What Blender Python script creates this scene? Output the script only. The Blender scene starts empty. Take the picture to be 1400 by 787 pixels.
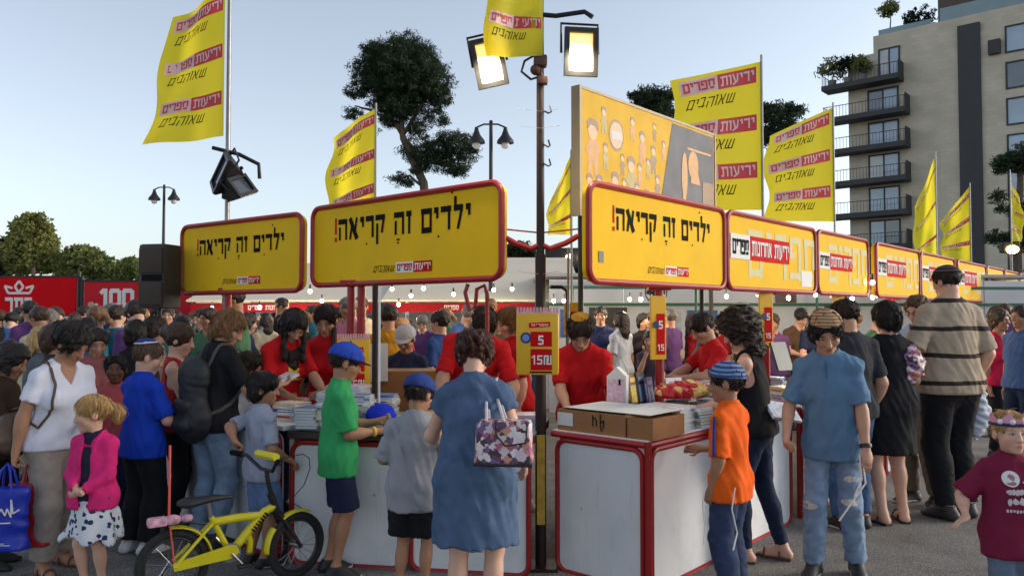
import bpy, bmesh, math, random
import numpy as np
from mathutils import Vector, Matrix
from mathutils.bvhtree import BVHTree

# ------------------------------------------------------------------ scene, camera, sky, sun
SC = bpy.context.scene
COL = SC.collection
R = math.radians
EYE = 1.58          # camera height
FPX = 1071.0        # focal length in pixels of a 1400 px wide picture
HORIZON = 428.0

cam_d = bpy.data.cameras.new('camera')
cam = bpy.data.objects.new('camera', cam_d)
COL.objects.link(cam)
cam_d.sensor_width = 36.0
cam_d.lens = 36.0 * FPX / 1400.0
cam_d.clip_start = 0.05
cam_d.clip_end = 3000
PITCH = math.atan((HORIZON - 393.5) / FPX)
cam.location = (0, 0, EYE)
cam.rotation_euler = (math.pi / 2 + PITCH, 0, 0)
SC.camera = cam

SUN_EL, SUN_AZ = 18.0, 84.0     # evening sun to the right of the picture, veiled
world = bpy.data.worlds.new('World')
SC.world = world
world.use_nodes = True
wn = world.node_tree.nodes
wl = world.node_tree.links
bg = wn['Background']
sky = wn.new('ShaderNodeTexSky')
sky.sky_type = 'NISHITA'
sky.sun_disc = False
sky.sun_elevation = R(SUN_EL)
sky.sun_rotation = R(SUN_AZ)
sky.altitude = 600
sky.air_density = 1.0
sky.dust_density = 2.3
sky.ozone_density = 1.5
hs = wn.new('ShaderNodeHueSaturation')      # milky summer-evening air: the whole sky a little greyer
hs.inputs['Saturation'].default_value = 0.56
wl.new(sky.outputs[0], hs.inputs['Color'])
wl.new(hs.outputs[0], bg.inputs[0])
bg.inputs[1].default_value = 0.145

sun_d = bpy.data.lights.new('sun', 'SUN')
sun_d.energy = 0.7
sun_d.angle = R(20)
sun_d.color = (1.0, 0.86, 0.72)
sun_o = bpy.data.objects.new('sun', sun_d)
COL.objects.link(sun_o)
_az, _el = R(SUN_AZ), R(SUN_EL)
_sd = Vector((math.sin(_az) * math.cos(_el), math.cos(_az) * math.cos(_el), math.sin(_el)))
sun_o.rotation_euler = (-_sd).to_track_quat('-Z', 'Y').to_euler()

SC.view_settings.view_transform = 'Standard'
SC.view_settings.look = 'None'
SC.view_settings.gamma = 1.0
SC.view_settings.exposure = 0.80
SC.render.engine = 'CYCLES'
SC.cycles.use_denoising = True
SC.cycles.max_bounces = 5
SC.cycles.diffuse_bounces = 3
SC.cycles.glossy_bounces = 2
SC.cycles.transmission_bounces = 3
SC.cycles.transparent_max_bounces = 8
SC.cycles.sample_clamp_indirect = 4.0

def at(px, py, depth):
    """point at a depth (metres in front of the camera) seen at a photograph pixel"""
    x = (px - 700.0) / FPX
    y = -(py - 393.5) / FPX
    c, s = math.cos(PITCH), math.sin(PITCH)
    d = Vector((x, c - y * s, s + y * c))
    d *= depth / d.y
    return Vector((d.x, d.y, d.z + EYE))

def ground(px, depth):
    p = at(px, 430, depth)
    return Vector((p.x, depth, 0))

# ------------------------------------------------------------------ helpers
RNG = random.Random(7)

def setp(o, label=None, cat=None, group=None, kind=None):
    if label: o['label'] = label
    if cat: o['category'] = cat
    if group: o['group'] = group
    if kind: o['kind'] = kind
    return o

def empty(name, loc=(0, 0, 0), rz=0.0, label=None, cat=None, group=None):
    o = bpy.data.objects.new(name, None)
    COL.objects.link(o)
    o.location = loc
    o.rotation_euler = (0, 0, rz)
    o.empty_display_size = 0.1
    return setp(o, label, cat, group)

def link(name, me, m, parent=None, smooth=False):
    o = bpy.data.objects.new(name, me)
    COL.objects.link(o)
    if parent is not None:
        o.parent = parent
    if m is not None and len(me.materials) == 0:
        for q in (m if isinstance(m, (list, tuple)) else [m]):
            me.materials.append(q)
    if smooth:
        me.polygons.foreach_set('use_smooth', np.ones(len(me.polygons), dtype=bool))
    return o

class MB:
    """collects shapes for one mesh"""
    def __init__(s):
        s.v, s.f = [], []
    def add(s, vs, fs):
        n = len(s.v)
        s.v += [tuple(v) for v in vs]
        s.f += [tuple(i + n for i in f) for f in fs]
        return s
    def box(s, c, size, M=None, bevel=0.0):
        hx, hy, hz = size[0] / 2, size[1] / 2, size[2] / 2
        c = Vector(c)
        if bevel > 0:
            b = min(bevel, hx * .98, hy * .98, hz * .98)
            bm = bmesh.new()
            bmesh.ops.create_cube(bm, size=1.0)
            for v in bm.verts:
                v.co = Vector((v.co.x * 2 * hx, v.co.y * 2 * hy, v.co.z * 2 * hz))
            bmesh.ops.bevel(bm, geom=bm.edges[:], offset=b, segments=2, profile=0.6, affect='EDGES')
            bm.verts.ensure_lookup_table()
            vs = [v.co.copy() for v in bm.verts]
            fs = [[v.index for v in f.verts] for f in bm.faces]
            bm.free()
        else:
            vs = [Vector((x * hx, y * hy, z * hz)) for x in (-1, 1) for y in (-1, 1) for z in (-1, 1)]
            fs = [(0, 1, 3, 2), (4, 6, 7, 5), (0, 4, 5, 1), (2, 3, 7, 6), (0, 2, 6, 4), (1, 5, 7, 3)]
        if M is not None:
            vs = [M @ v for v in vs]
        return s.add([v + c for v in vs], fs)
    def tube(s, pts, r, n=8, cap=True, closed=False, flat=None):
        pts = [Vector(p) for p in pts]
        rs = r if isinstance(r, (list, tuple)) else [r] * len(pts)
        m = len(pts)
        tang = []
        for i in range(m):
            if closed:
                t = pts[(i + 1) % m] - pts[i - 1]
            else:
                t = pts[min(i + 1, m - 1)] - pts[max(i - 1, 0)]
            tang.append(t.normalized() if t.length > 1e-9 else Vector((0, 0, 1)))
        up = Vector((0, 0, 1)) if abs(tang[0].z) < 0.9 else Vector((1, 0, 0))
        u = tang[0].cross(up).normalized()
        vs, fs = [], []
        for i in range(m):
            u = (u - tang[i] * u.dot(tang[i])).normalized()
            w = tang[i].cross(u)
            for k in range(n):
                a = 2 * math.pi * k / n
                vs.append(pts[i] + (u * math.cos(a) + w * math.sin(a)) * rs[i])
        rows = m if closed else m - 1
        for i in range(rows):
            j = (i + 1) % m
            for k in range(n):
                k2 = (k + 1) % n
                fs.append((i * n + k, i * n + k2, j * n + k2, j * n + k))
        if cap and not closed:
            fs.append(tuple(range(n - 1, -1, -1)))
            fs.append(tuple((m - 1) * n + k for k in range(n)))
        return s.add(vs, fs)
    def cyl(s, a, b, r, n=12, r2=None):
        return s.tube([a, b], [r, r if r2 is None else r2], n)
    def lathe(s, c, prof, n=16, M=None):
        vs, fs = [], []
        c = Vector(c)
        for (r, z) in prof:
            for k in range(n):
                a = 2 * math.pi * k / n
                v = Vector((r * math.cos(a), r * math.sin(a), z))
                vs.append(c + (M @ v if M is not None else v))
        for i in range(len(prof) - 1):
            for k in range(n):
                k2 = (k + 1) % n
                fs.append((i * n + k, i * n + k2, (i + 1) * n + k2, (i + 1) * n + k))
        fs.append(tuple(range(n - 1, -1, -1)))
        fs.append(tuple((len(prof) - 1) * n + k for k in range(n)))
        return s.add(vs, fs)
    def sphere(s, c, r, n=12, m=8):
        r = r if isinstance(r, (list, tuple)) else (r, r, r)
        prof = []
        vs, fs = [], []
        c = Vector(c)
        for i in range(m + 1):
            t = math.pi * i / m
            for k in range(n):
                a = 2 * math.pi * k / n
                vs.append(c + Vector((r[0] * math.sin(t) * math.cos(a), r[1] * math.sin(t) * math.sin(a), r[2] * math.cos(t))))
        for i in range(m):
            for k in range(n):
                k2 = (k + 1) % n
                fs.append((i * n + k, (i + 1) * n + k, (i + 1) * n + k2, i * n + k2))
        return s.add(vs, fs)
    def prism(s, poly, d0, d1, M=None):
        """polygon in XZ extruded along Y from d0 to d1"""
        n = len(poly)
        vs = [Vector((p[0], d0, p[1])) for p in poly] + [Vector((p[0], d1, p[1])) for p in poly]
        if M is not None:
            vs = [M @ v for v in vs]
        fs = [tuple(range(n)), tuple(range(2 * n - 1, n - 1, -1))]
        for i in range(n):
            j = (i + 1) % n
            fs.append((i, n + i, n + j, j))
        return s.add(vs, fs)
    def build(s, name, m, parent=None, smooth=False, fixn=True):
        me = bpy.data.meshes.new(name)
        me.from_pydata([tuple(v) for v in s.v], [], s.f)
        if fixn:
            bm = bmesh.new(); bm.from_mesh(me)
            bmesh.ops.recalc_face_normals(bm, faces=bm.faces[:])
            bm.to_mesh(me); bm.free()
        me.update()
        o = link(name, me, m, parent, False)
        if smooth:
            me.polygons.foreach_set('use_smooth', np.ones(len(me.polygons), dtype=bool))
            try:
                me.set_sharp_from_angle(angle=R(38))
            except Exception:
                pass
        return o

ORD = ['topmost', 'second', 'third', 'fourth', 'fifth', 'sixth', 'seventh', 'eighth', 'ninth', 'tenth', 'eleventh', 'twelfth']
def nth(k):
    w = ['first'] + ORD[1:] + ['thirteenth', 'fourteenth', 'fifteenth', 'sixteenth', 'seventeenth', 'eighteenth', 'nineteenth', 'twentieth', 'twenty-first', 'twenty-second', 'twenty-third', 'twenty-fourth']
    return w[k]

def copy_tree(o, parent=None):
    c = o.copy()
    COL.objects.link(c)
    if parent is not None:
        c.parent = parent
    for ch in o.children:
        copy_tree(ch, c)
    return c

# ------------------------------------------------------------------ materials
_MC = {}
def lin(c):
    """sRGB 0-255 triple to linear"""
    out = []
    for v in c:
        v /= 255.0
        out.append(v / 12.92 if v <= 0.04045 else ((v + 0.055) / 1.055) ** 2.4)
    return tuple(out)

def mat(name, col=(.5, .5, .5), rough=.6, var=.12, scale=8.0, bump=0.0, bscale=60.0, metal=0.0, spec=.5,
        emit=None, estr=0.0, attr=False, trans=0.0, sheen=0.0, stretch=(1, 1, 1), dirt=0.0):
    key = (name, tuple(col), rough, var, scale, bump, bscale, metal, estr)
    if key in _MC:
        return _MC[key]
    m = bpy.data.materials.new(name)
    m.use_nodes = True
    nt = m.node_tree
    N, L = nt.nodes, nt.links
    b = N['Principled BSDF']
    b.inputs['Roughness'].default_value = rough
    b.inputs['Metallic'].default_value = metal
    b.inputs['Specular IOR Level'].default_value = spec
    if sheen:
        b.inputs['Sheen Weight'].default_value = sheen
    tc = N.new('ShaderNodeTexCoord')
    mp = N.new('ShaderNodeMapping')
    mp.inputs['Scale'].default_value = stretch
    L.new(tc.outputs['Object'], mp.inputs[0])
    nz = N.new('ShaderNodeTexNoise')
    nz.inputs['Scale'].default_value = scale
    nz.inputs['Detail'].default_value = 5
    L.new(mp.outputs[0], nz.inputs['Vector'])
    ramp = N.new('ShaderNodeMapRange')
    ramp.inputs[1].default_value = .25
    ramp.inputs[2].default_value = .75
    ramp.inputs[3].default_value = 1 - var
    ramp.inputs[4].default_value = 1 + var
    L.new(nz.outputs[0], ramp.inputs[0])
    mul = N.new('ShaderNodeMix')
    mul.data_type = 'RGBA'
    mul.blend_type = 'MULTIPLY'
    mul.inputs[0].default_value = 1
    if attr:
        at_ = N.new('ShaderNodeVertexColor')
        at_.layer_name = 'Col'
        L.new(at_.outputs[0], mul.inputs[6])
    else:
        mul.inputs[6].default_value = (*col[:3], 1)
    L.new(ramp.outputs[0], mul.inputs[7])
    out = mul.outputs[2]
    if dirt > 0:
        n2 = N.new('ShaderNodeTexNoise')
        n2.inputs['Scale'].default_value = 2.3
        n2.inputs['Detail'].default_value = 8
        n2.inputs['Roughness'].default_value = .7
        L.new(tc.outputs['Object'], n2.inputs['Vector'])
        r2 = N.new('ShaderNodeMapRange')
        r2.inputs[1].default_value = .52
        r2.inputs[2].default_value = .72
        r2.inputs[3].default_value = 0
        r2.inputs[4].default_value = dirt
        L.new(n2.outputs[0], r2.inputs[0])
        mx = N.new('ShaderNodeMix')
        mx.data_type = 'RGBA'
        L.new(r2.outputs[0], mx.inputs[0])
        L.new(out, mx.inputs[6])
        mx.inputs[7].default_value = (.10, .085, .065, 1)
        out = mx.outputs[2]
    L.new(out, b.inputs['Base Color'])
    if bump > 0:
        nb = N.new('ShaderNodeTexNoise')
        nb.inputs['Scale'].default_value = bscale
        nb.inputs['Detail'].default_value = 4
        L.new(mp.outputs[0], nb.inputs['Vector'])
        bp = N.new('ShaderNodeBump')
        bp.inputs['Strength'].default_value = bump
        bp.inputs['Distance'].default_value = 0.01
        L.new(nb.outputs[0], bp.inputs['Height'])
        L.new(bp.outputs[0], b.inputs['Normal'])
    if emit is not None:
        b.inputs['Emission Color'].default_value = (*emit, 1)
        b.inputs['Emission Strength'].default_value = estr
    _MC[key] = m
    return m

def cloth(name, rgb, var=.10, rough=.85, wrinkle=.15):
    """woven cloth: slight colour variation, fine weave and soft creases"""
    m = mat('cloth_' + name, lin(rgb), rough, var, 14, bump=.2, bscale=150, spec=.2)
    nt = m.node_tree
    if nt.nodes.get('crease') is None:
        N, L = nt.nodes, nt.links
        tc = next(n for n in N if n.type == 'TEX_COORD')
        nz = N.new('ShaderNodeTexNoise'); nz.name = 'crease'
        nz.inputs['Scale'].default_value = 6.5
        nz.inputs['Detail'].default_value = 1
        nz.inputs['Distortion'].default_value = .5
        mp = N.new('ShaderNodeMapping'); mp.inputs['Scale'].default_value = (1.2, 1.2, .75)
        mp.inputs['Rotation'].default_value = (.35, .3, 0)
        L.new(tc.outputs['Object'], mp.inputs[0]); L.new(mp.outputs[0], nz.inputs['Vector'])
        ab = N.new('ShaderNodeMath'); ab.operation = 'SUBTRACT'; ab.inputs[1].default_value = .5
        L.new(nz.outputs[0], ab.inputs[0])
        a2 = N.new('ShaderNodeMath'); a2.operation = 'ABSOLUTE'; L.new(ab.outputs[0], a2.inputs[0])
        pw = N.new('ShaderNodeMath'); pw.operation = 'POWER'; pw.inputs[1].default_value = .6
        L.new(a2.outputs[0], pw.inputs[0])
        b2 = N.new('ShaderNodeBump'); b2.inputs['Strength'].default_value = wrinkle
        b2.inputs['Distance'].default_value = .05
        L.new(pw.outputs[0], b2.inputs['Height'])
        b1 = next(n for n in N if n.type == 'BUMP' and n != b2)
        L.new(b1.outputs[0], b2.inputs['Normal'])
        L.new(b2.outputs[0], N['Principled BSDF'].inputs['Normal'])
    return m
# ------------------------------------------------------------------ people: smooth implicit figures turned into meshes
def axis_of(lo, hi, base, fine, spans):
    xs, x = [lo], lo
    while x < hi:
        st = base
        for a, b in spans:
            if a - base < x < b:
                st = fine
        x += st
        xs.append(x)
    return np.array(xs, dtype=np.float32)

class Field:
    def __init__(s, lo, hi, base, fine=None, spans=()):
        sp = list(spans)
        f = fine or base
        s.ax = [axis_of(lo[i], hi[i], base, f, [(q[0][i], q[1][i]) for q in sp]) for i in range(3)]
        s.F = np.full([len(a) for a in s.ax], 1.0, dtype=np.float32)
    def sub(s, lo, hi):
        sl = []
        for i in range(3):
            a = int(np.searchsorted(s.ax[i], lo[i]))
            b = int(np.searchsorted(s.ax[i], hi[i]))
            sl.append(slice(a, b))
        if any(q.stop <= q.start for q in sl):
            return None, None
        X = s.ax[0][sl[0]][:, None, None]
        Y = s.ax[1][sl[1]][None, :, None]
        Z = s.ax[2][sl[2]][None, None, :]
        return tuple(sl), (X, Y, Z)
    def put(s, prim, off=0.0, k=None, mode='add'):
        lo, hi = prim.bounds()
        kk = prim.k if k is None else k
        m = 0.03 + kk + max(off, 0)
        sl, P = s.sub([v - m for v in lo], [v + m for v in hi])
        if sl is None:
            return
        d = prim.dist(*P) - off
        a = s.F[sl]
        if mode == 'add':
            if kk > 0:
                h = np.maximum(kk - np.abs(a - d), 0) / kk
                s.F[sl] = np.minimum(a, d) - h * h * kk * .25
            else:
                s.F[sl] = np.minimum(a, d)
        else:
            d = -d
            if kk > 0:
                h = np.maximum(kk - np.abs(a - d), 0) / kk
                s.F[sl] = np.maximum(a, d) + h * h * kk * .25
            else:
                s.F[sl] = np.maximum(a, d)
    def cut(s, p, n):
        """keep the side n points away from"""
        X, Y, Z = s.ax[0][:, None, None], s.ax[1][None, :, None], s.ax[2][None, None, :]
        n = Vector(n).normalized()
        d = (X - p[0]) * n.x + (Y - p[1]) * n.y + (Z - p[2]) * n.z
        s.F = np.maximum(s.F, d.astype(np.float32))
    def noise(s, amp, freq=(9, 9, 4), seed=0, ridge=False):
        X, Y, Z = s.ax[0][:, None, None], s.ax[1][None, :, None], s.ax[2][None, None, :]
        rg = np.random.RandomState(seed)
        ph = rg.rand(12) * 6.28
        fx, fy, fz = freq
        w = np.sin(X * fx * 1.3 + Z * fz * 2.1 + ph[0]) + np.sin(Y * fy * 1.7 - Z * fz * 1.4 + ph[1])
        n = np.sin(X * fx * 2.2 + w * 1.6 + Z * fz * 1.5 + ph[2]) + np.sin(Z * fz * 5 + w * 1.9 + Y * fy + ph[3]) \
            + .6 * np.sin((X * fx + Y * fy) * 3.1 - w * 1.3 + Z * fz * 4 + ph[4])
        if ridge:
            n = n * .55 + 1.1 * (np.abs(np.sin(X * fx * 1.6 + Z * fz * 2.6 + w * .8 + ph[6])) ** .6 - .6) + .9 * (np.abs(np.sin(Y * fy * 2.1 - Z * fz * 3.3 + w * .7 + ph[7])) ** .6 - .6)
        n = np.broadcast_to(n, s.F.shape)
        s.F = (s.F + amp * n.astype(np.float32) / 2.0).astype(np.float32)
    def mesh(s, name):
        F, (ax, ay, az) = s.F, s.ax
        F = F.copy()
        F[0], F[-1] = 1, 1
        F[:, 0], F[:, -1] = 1, 1
        F[:, :, 0], F[:, :, -1] = 1, 1
        I = F < 0
        nx, ny, nz = F.shape
        cnt = np.zeros((nx - 1, ny - 1, nz - 1), dtype=np.int8)
        for dx in (0, 1):
            for dy in (0, 1):
                for dz in (0, 1):
                    cnt += I[dx:nx - 1 + dx, dy:ny - 1 + dy, dz:nz - 1 + dz]
        act = (cnt > 0) & (cnt < 8)
        ci = np.argwhere(act)
        if len(ci) == 0:
            me = bpy.data.meshes.new(name)
            return me
        idx = np.full(act.shape, -1, dtype=np.int64)
        idx[act] = np.arange(len(ci))
        acc = np.zeros((len(ci), 3)); num = np.zeros(len(ci))
        corners = [(a, b, c) for a in (0, 1) for b in (0, 1) for c in (0, 1)]
        cp = {}
        cv = {}
        for c in corners:
            q = ci + c
            cp[c] = np.stack([ax[q[:, 0]], ay[q[:, 1]], az[q[:, 2]]], 1)
            cv[c] = F[q[:, 0], q[:, 1], q[:, 2]]
        for c in corners:
            for d in range(3):
                if c[d] == 0:
                    e = list(c); e[d] = 1; e = tuple(e)
                    a, b = cv[c], cv[e]
                    m = (a < 0) != (b < 0)
                    t = np.where(m, a / np.where(m, a - b, 1), 0)[:, None]
                    acc += np.where(m[:, None], cp[c] + (cp[e] - cp[c]) * t, 0)
                    num += m
        V = acc / num[:, None]
        quads = []
        for d in range(3):
            sl0 = [slice(None)] * 3; sl1 = [slice(None)] * 3
            sl0[d] = slice(0, -1); sl1[d] = slice(1, None)
            A, B = I[tuple(sl0)], I[tuple(sl1)]
            ed = np.argwhere(A != B)
            o1, o2 = (d + 1) % 3, (d + 2) % 3
            ok = (ed[:, o1] > 0) & (ed[:, o2] > 0) & (ed[:, o1] < F.shape[o1] - 1) & (ed[:, o2] < F.shape[o2] - 1)
            ed = ed[ok]
            ins = A[ed[:, 0], ed[:, 1], ed[:, 2]]
            def cell(a, b):
                q = ed.copy(); q[:, o1] -= a; q[:, o2] -= b
                return idx[q[:, 0], q[:, 1], q[:, 2]]
            q = np.stack([cell(1, 1), cell(0, 1), cell(0, 0), cell(1, 0)], 1)
            q[~ins] = q[~ins][:, ::-1]
            quads.append(q)
        Q = np.concatenate(quads)
        Q = Q[(Q >= 0).all(1)]
        return raw_mesh(name, V, Q)

def raw_mesh(name, V, Q):
    me = bpy.data.meshes.new(name)
    me.vertices.add(len(V))
    me.vertices.foreach_set('co', np.asarray(V, dtype=np.float32).ravel())
    n = len(Q)
    me.loops.add(n * 4)
    me.loops.foreach_set('vertex_index', np.asarray(Q, dtype=np.int32).ravel())
    me.polygons.add(n)
    me.polygons.foreach_set('loop_start', np.arange(n, dtype=np.int32) * 4)
    me.polygons.foreach_set('use_smooth', np.ones(n, dtype=bool))
    me.update(calc_edges=True)
    return me

class Cone:
    """rounded cone from a to b, optionally flattened along direction n by q, or cut flat at b"""
    def __init__(s, a, b, ra, rb, k=.02, flat=None, q=1.0, end=False, start=False):
        s.a, s.b, s.ra, s.rb, s.k = Vector(a), Vector(b), ra, rb, k
        s.n, s.q, s.end, s.start = (Vector(flat).normalized() if flat is not None else None), q, end, start
    def bounds(s):
        r = max(s.ra, s.rb) * max(1.0, s.q)
        return [min(s.a[i], s.b[i]) - r for i in range(3)], [max(s.a[i], s.b[i]) + r for i in range(3)]
    def dist(s, X, Y, Z):
        ba = s.b - s.a
        L = max(ba.length, 1e-6)
        px, py, pz = X - s.a.x, Y - s.a.y, Z - s.a.z
        t0 = (px * ba.x + py * ba.y + pz * ba.z) / (L * L)
        t = np.clip(t0, 0, 1)
        tt = t0 if (s.end and s.start) else (np.maximum(t0, 0) if s.end else (np.minimum(t0, 1) if s.start else t))
        vx, vy, vz = px - ba.x * tt, py - ba.y * tt, pz - ba.z * tt
        d2 = vx * vx + vy * vy + vz * vz
        if s.n is not None:
            vn = vx * s.n.x + vy * s.n.y + vz * s.n.z
            d2 = d2 + vn * vn * (1 / (s.q * s.q) - 1)
        d = np.sqrt(d2) - (s.ra + (s.rb - s.ra) * t)
        if s.end:
            d = np.maximum(d, (t0 - 1) * L)
        if s.start:
            d = np.maximum(d, -t0 * L)
        return d.astype(np.float32)

class Ell:
    def __init__(s, c, r, M=None, k=.02):
        s.c, s.r, s.k = Vector(c), r, k
        s.M = M if M is not None else Matrix.Identity(3)
    def bounds(s):
        r = max(s.r)
        return [s.c[i] - r for i in range(3)], [s.c[i] + r for i in range(3)]
    def dist(s, X, Y, Z):
        px, py, pz = X - s.c.x, Y - s.c.y, Z - s.c.z
        M = s.M
        a = (px * M[0][0] + py * M[1][0] + pz * M[2][0]) / s.r[0]
        b = (px * M[0][1] + py * M[1][1] + pz * M[2][1]) / s.r[1]
        c = (px * M[0][2] + py * M[1][2] + pz * M[2][2]) / s.r[2]
        k0 = np.sqrt(a * a + b * b + c * c)
        k1 = np.sqrt((a / s.r[0]) ** 2 + (b / s.r[1]) ** 2 + (c / s.r[2]) ** 2)
        return (k0 * (k0 - 1) / np.maximum(k1, 1e-5)).astype(np.float32)

def ik(a, t, l1, l2, pole):
    d = t - a
    L = min(max(d.length, 1e-4), (l1 + l2) * .995)
    d = d.normalized()
    t = a + d * L
    x = (l1 * l1 - l2 * l2 + L * L) / (2 * L)
    h = math.sqrt(max(l1 * l1 - x * x, 0))
    p = Vector(pole)
    p = (p - d * p.dot(d))
    p = p.normalized() if p.length > 1e-5 else Vector((0, 1, 0))
    return a + d * x + p * h, t

SKIN = {'fair': (.62, .36, .26), 'mid': (.48, .26, .17), 'tan': (.36, .18, .105), 'dark': (.17, .075, .042)}
SKIN_MAT = mat('skin', (.5, .3, .2), .5, .07, 25, bump=.08, bscale=90, attr=True, spec=.35)
EYE_MAT = mat('eye_white', (.62, .6, .57), .25, .03)
IRIS_MAT = mat('iris', (.03, .018, .01), .15, .05)

def hair_mat(name, rgb):
    return mat('hair_' + name, lin(rgb), .45, .55, 22, bump=.9, bscale=40, spec=.35, stretch=(5, 5, .55))
HAIR = {'black': (30, 25, 23), 'dark': (44, 32, 26), 'brown': (62, 42, 30), 'light': (120, 86, 54), 'blond': (186, 148, 96),
        'grey': (110, 104, 98), 'auburn': (70, 36, 26), 'short': (92, 72, 56)}

class Human:
    def __init__(s, H=1.7, sex='m', w=1.0, lean=0.0, side=0.0, twist=0.0, head=(0, 0, 0), feet=None, ra=None, la=None,
                 skin='mid', belly=0.0, hh=None, res=.0115, fine=.0062, fingers=True, legw=1.0, crouch=.004):
        s.H = H
        s.hh = hh or (0.228 if H >= 1.62 else 0.188 + (H - 1.0) / .62 * .04)
        s.s = sc = (H - s.hh) / 1.525
        s.w, s.sex, s.skin = w, sex, skin
        s.res, s.fine, s.fingers = res, fine, fingers
        fem = sex == 'f'
        s.P = {}
        # legs
        feet = feet or ((.10, .02, 12), (-.10, -.02, -12))
        zp = .915 * sc - crouch * sc
        hipw = (.092 if not fem else .098) * sc * (0.5 + .5 * w)
        s.pel = Vector((0, 0, zp))
        Rp = Matrix.Rotation(R(twist) * .3, 3, 'Z')
        s.Rt = Matrix.Rotation(R(twist), 3, 'Z') @ Matrix.Rotation(R(side), 3, 'Y') @ Matrix.Rotation(-R(lean), 3, 'X')
        s.Rl = Matrix.Rotation(R(twist) * .6, 3, 'Z') @ Matrix.Rotation(R(side) * .5, 3, 'Y') @ Matrix.Rotation(-R(lean) * .5, 3, 'X')
        T = lambda v: s.waist + s.Rt @ (Vector(v) * sc)
        s.waist = s.pel + s.Rl @ Vector((0, 0, .16 * sc))
        s.T = T
        fwd = s.Rt @ Vector((0, 1, 0))
        s.fwd, s.up = fwd, s.Rt @ Vector((0, 0, 1))
        s.rt = s.Rt @ Vector((1, 0, 0))
        lb = Rp @ Vector((0, 1, 0))
        pr = s.P
        tw = w
        hipr = (.112 if fem else .104) * sc * (.35 + .65 * tw)
        pr['torso'] = [
            Cone(s.pel + Rp @ Vector((-hipw * .75, -.012 * sc, .035 * sc)), s.pel + Rp @ Vector((hipw * .75, -.012 * sc, .035 * sc)), hipr, hipr, .05 * sc, lb, .98),
            Cone(s.pel + Vector((0, 0, .02)), s.waist, .135 * sc * tw, (.118 if fem else .128) * sc * tw, .06 * sc, lb, .78),
            Cone(s.waist, T((0, 0, .20)), (.118 if fem else .13) * sc * tw, (.132 if fem else .15) * sc * (.4 + .6 * tw), .06 * sc, fwd, .74),
            Cone(T((0, .0, .19)), T((0, -.012, .31)), (.13 if fem else .148) * sc * (.5 + .5 * tw), .115 * sc, .06 * sc, fwd, .74),
        ]
        if belly > 0:
            pr['torso'].append(Ell(s.waist + s.Rl @ Vector((0, (.05 + belly * .3) * sc, -.01)), (.13 * sc * tw, .10 * sc + belly * sc * .5, .13 * sc), s.Rl, .07 * sc))
        if fem and H > 1.4:
            for q in (-1, 1):
                pr['torso'].append(Ell(T((q * .07, .088, .165)), (.066 * sc * (.5 + .5 * tw), .056 * sc, .062 * sc), s.Rt, .05 * sc))
        shw = (.152 if fem else .168) * (.6 + .4 * tw)
        s.sh = {1: T((shw, -.012, .322)), -1: T((-shw, -.012, .322))}
        s.nb = T((0, -.015, .385))
        pr['torso'] += [Cone(s.sh[-1] + s.up * .008 * sc, s.nb - s.up * .03 * sc, .046 * sc, .058 * sc, .05 * sc), Cone(s.sh[1] + s.up * .008 * sc, s.nb - s.up * .03 * sc, .046 * sc, .058 * sc, .05 * sc)]
        pr['trap'] = [Cone(s.sh[q] * .55 + s.nb * .45 + s.up * .006, s.nb + s.up * .035 * sc, .042 * sc, .045 * sc, .04 * sc) for q in (-1, 1)]
        # head
        f = s.hh / .225
        s.f = f
        hy, hp, hr = head
        s.Rh = s.Rt @ Matrix.Rotation(R(hy), 3, 'Z') @ Matrix.Rotation(-R(hp), 3, 'X') @ Matrix.Rotation(R(hr), 3, 'Y')
        nlen = 1.525 * sc + .1125 * f - (.915 + .16 + .385) * sc
        pv = s.nb + s.up * nlen * .55
        s.hc = pv + s.Rh @ Vector((0, .012, nlen * .45))
        # neck leans forward a little with the head
        Hd = lambda v: s.hc + s.Rh @ (Vector(v) * f)
        s.Hd = Hd
        nr = (.048 if fem or H < 1.45 else .056) * sc * (.7 + .3 * tw)
        pr['neck'] = [Cone(s.nb - s.up * .02, Hd((0, -.022, -.055)), nr * 1.06, nr, .03 * sc)]
        E = lambda c, r, k=.012: Ell(Hd(c), tuple(x * f for x in r), s.Rh, k * f)
        kid = 1.0 if H < 1.3 else 0.0
        pr['head'] = [
            E((0, -.012, .035), (.074, .094, .078)),
            E((0, .020, -.034), (.0575 + kid * .004, .066, .074), .03),
            E((0, .066, -.092), (.021, .018, .016), .03),
            E((-.034, .052, -.024), (.028, .03, .028), .02), E((.034, .052, -.024), (.028, .03, .028), .02),
            Cone(Hd((-.034, .072, .026)), Hd((.034, .072, .026)), .011 * f, .011 * f, .018 * f),
        ]
        pr['socket'] = [E((q * .031, .100, .004), (.019, .020, .012), .012) for q in (-1, 1)]
        pr['face'] = [
            Cone(Hd((0, .084, .012)), Hd((0, .104 - kid * .004, -.030)), .008 * f, .0125 * f, .010 * f),
            E((-.010, .096, -.032), (.008, .009, .007), .008), E((.010, .096, -.032), (.008, .009, .007), .008),
            Cone(Hd((-.017, .083, -.058)), Hd((.017, .083, -.058)), .0065 * f, .0065 * f, .008 * f),
            Cone(Hd((-.012, .083, -.069)), Hd((.012, .083, -.069)), .0075 * f, .0075 * f, .008 * f),
            E((-.075, -.012, -.004), (.011, .022, .033), .008), E((.075, -.012, -.004), (.011, .022, .033), .008),
        ]
        for q in (-1, 1):
            pr['face'].append(Cone(Hd((q * .031 - .013, .0785, .0105)), Hd((q * .031 + .013, .0785, .0105)), .0062 * f, .0062 * f, .006 * f))
            pr['face'].append(Cone(Hd((q * .031 - .012, .0785, -.0075)), Hd((q * .031 + .012, .0785, -.0075)), .005 * f, .005 * f, .006 * f))
        # arms
        s.el, s.wr = {}, {}
        uA, fA = .285 * sc, .25 * sc
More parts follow.
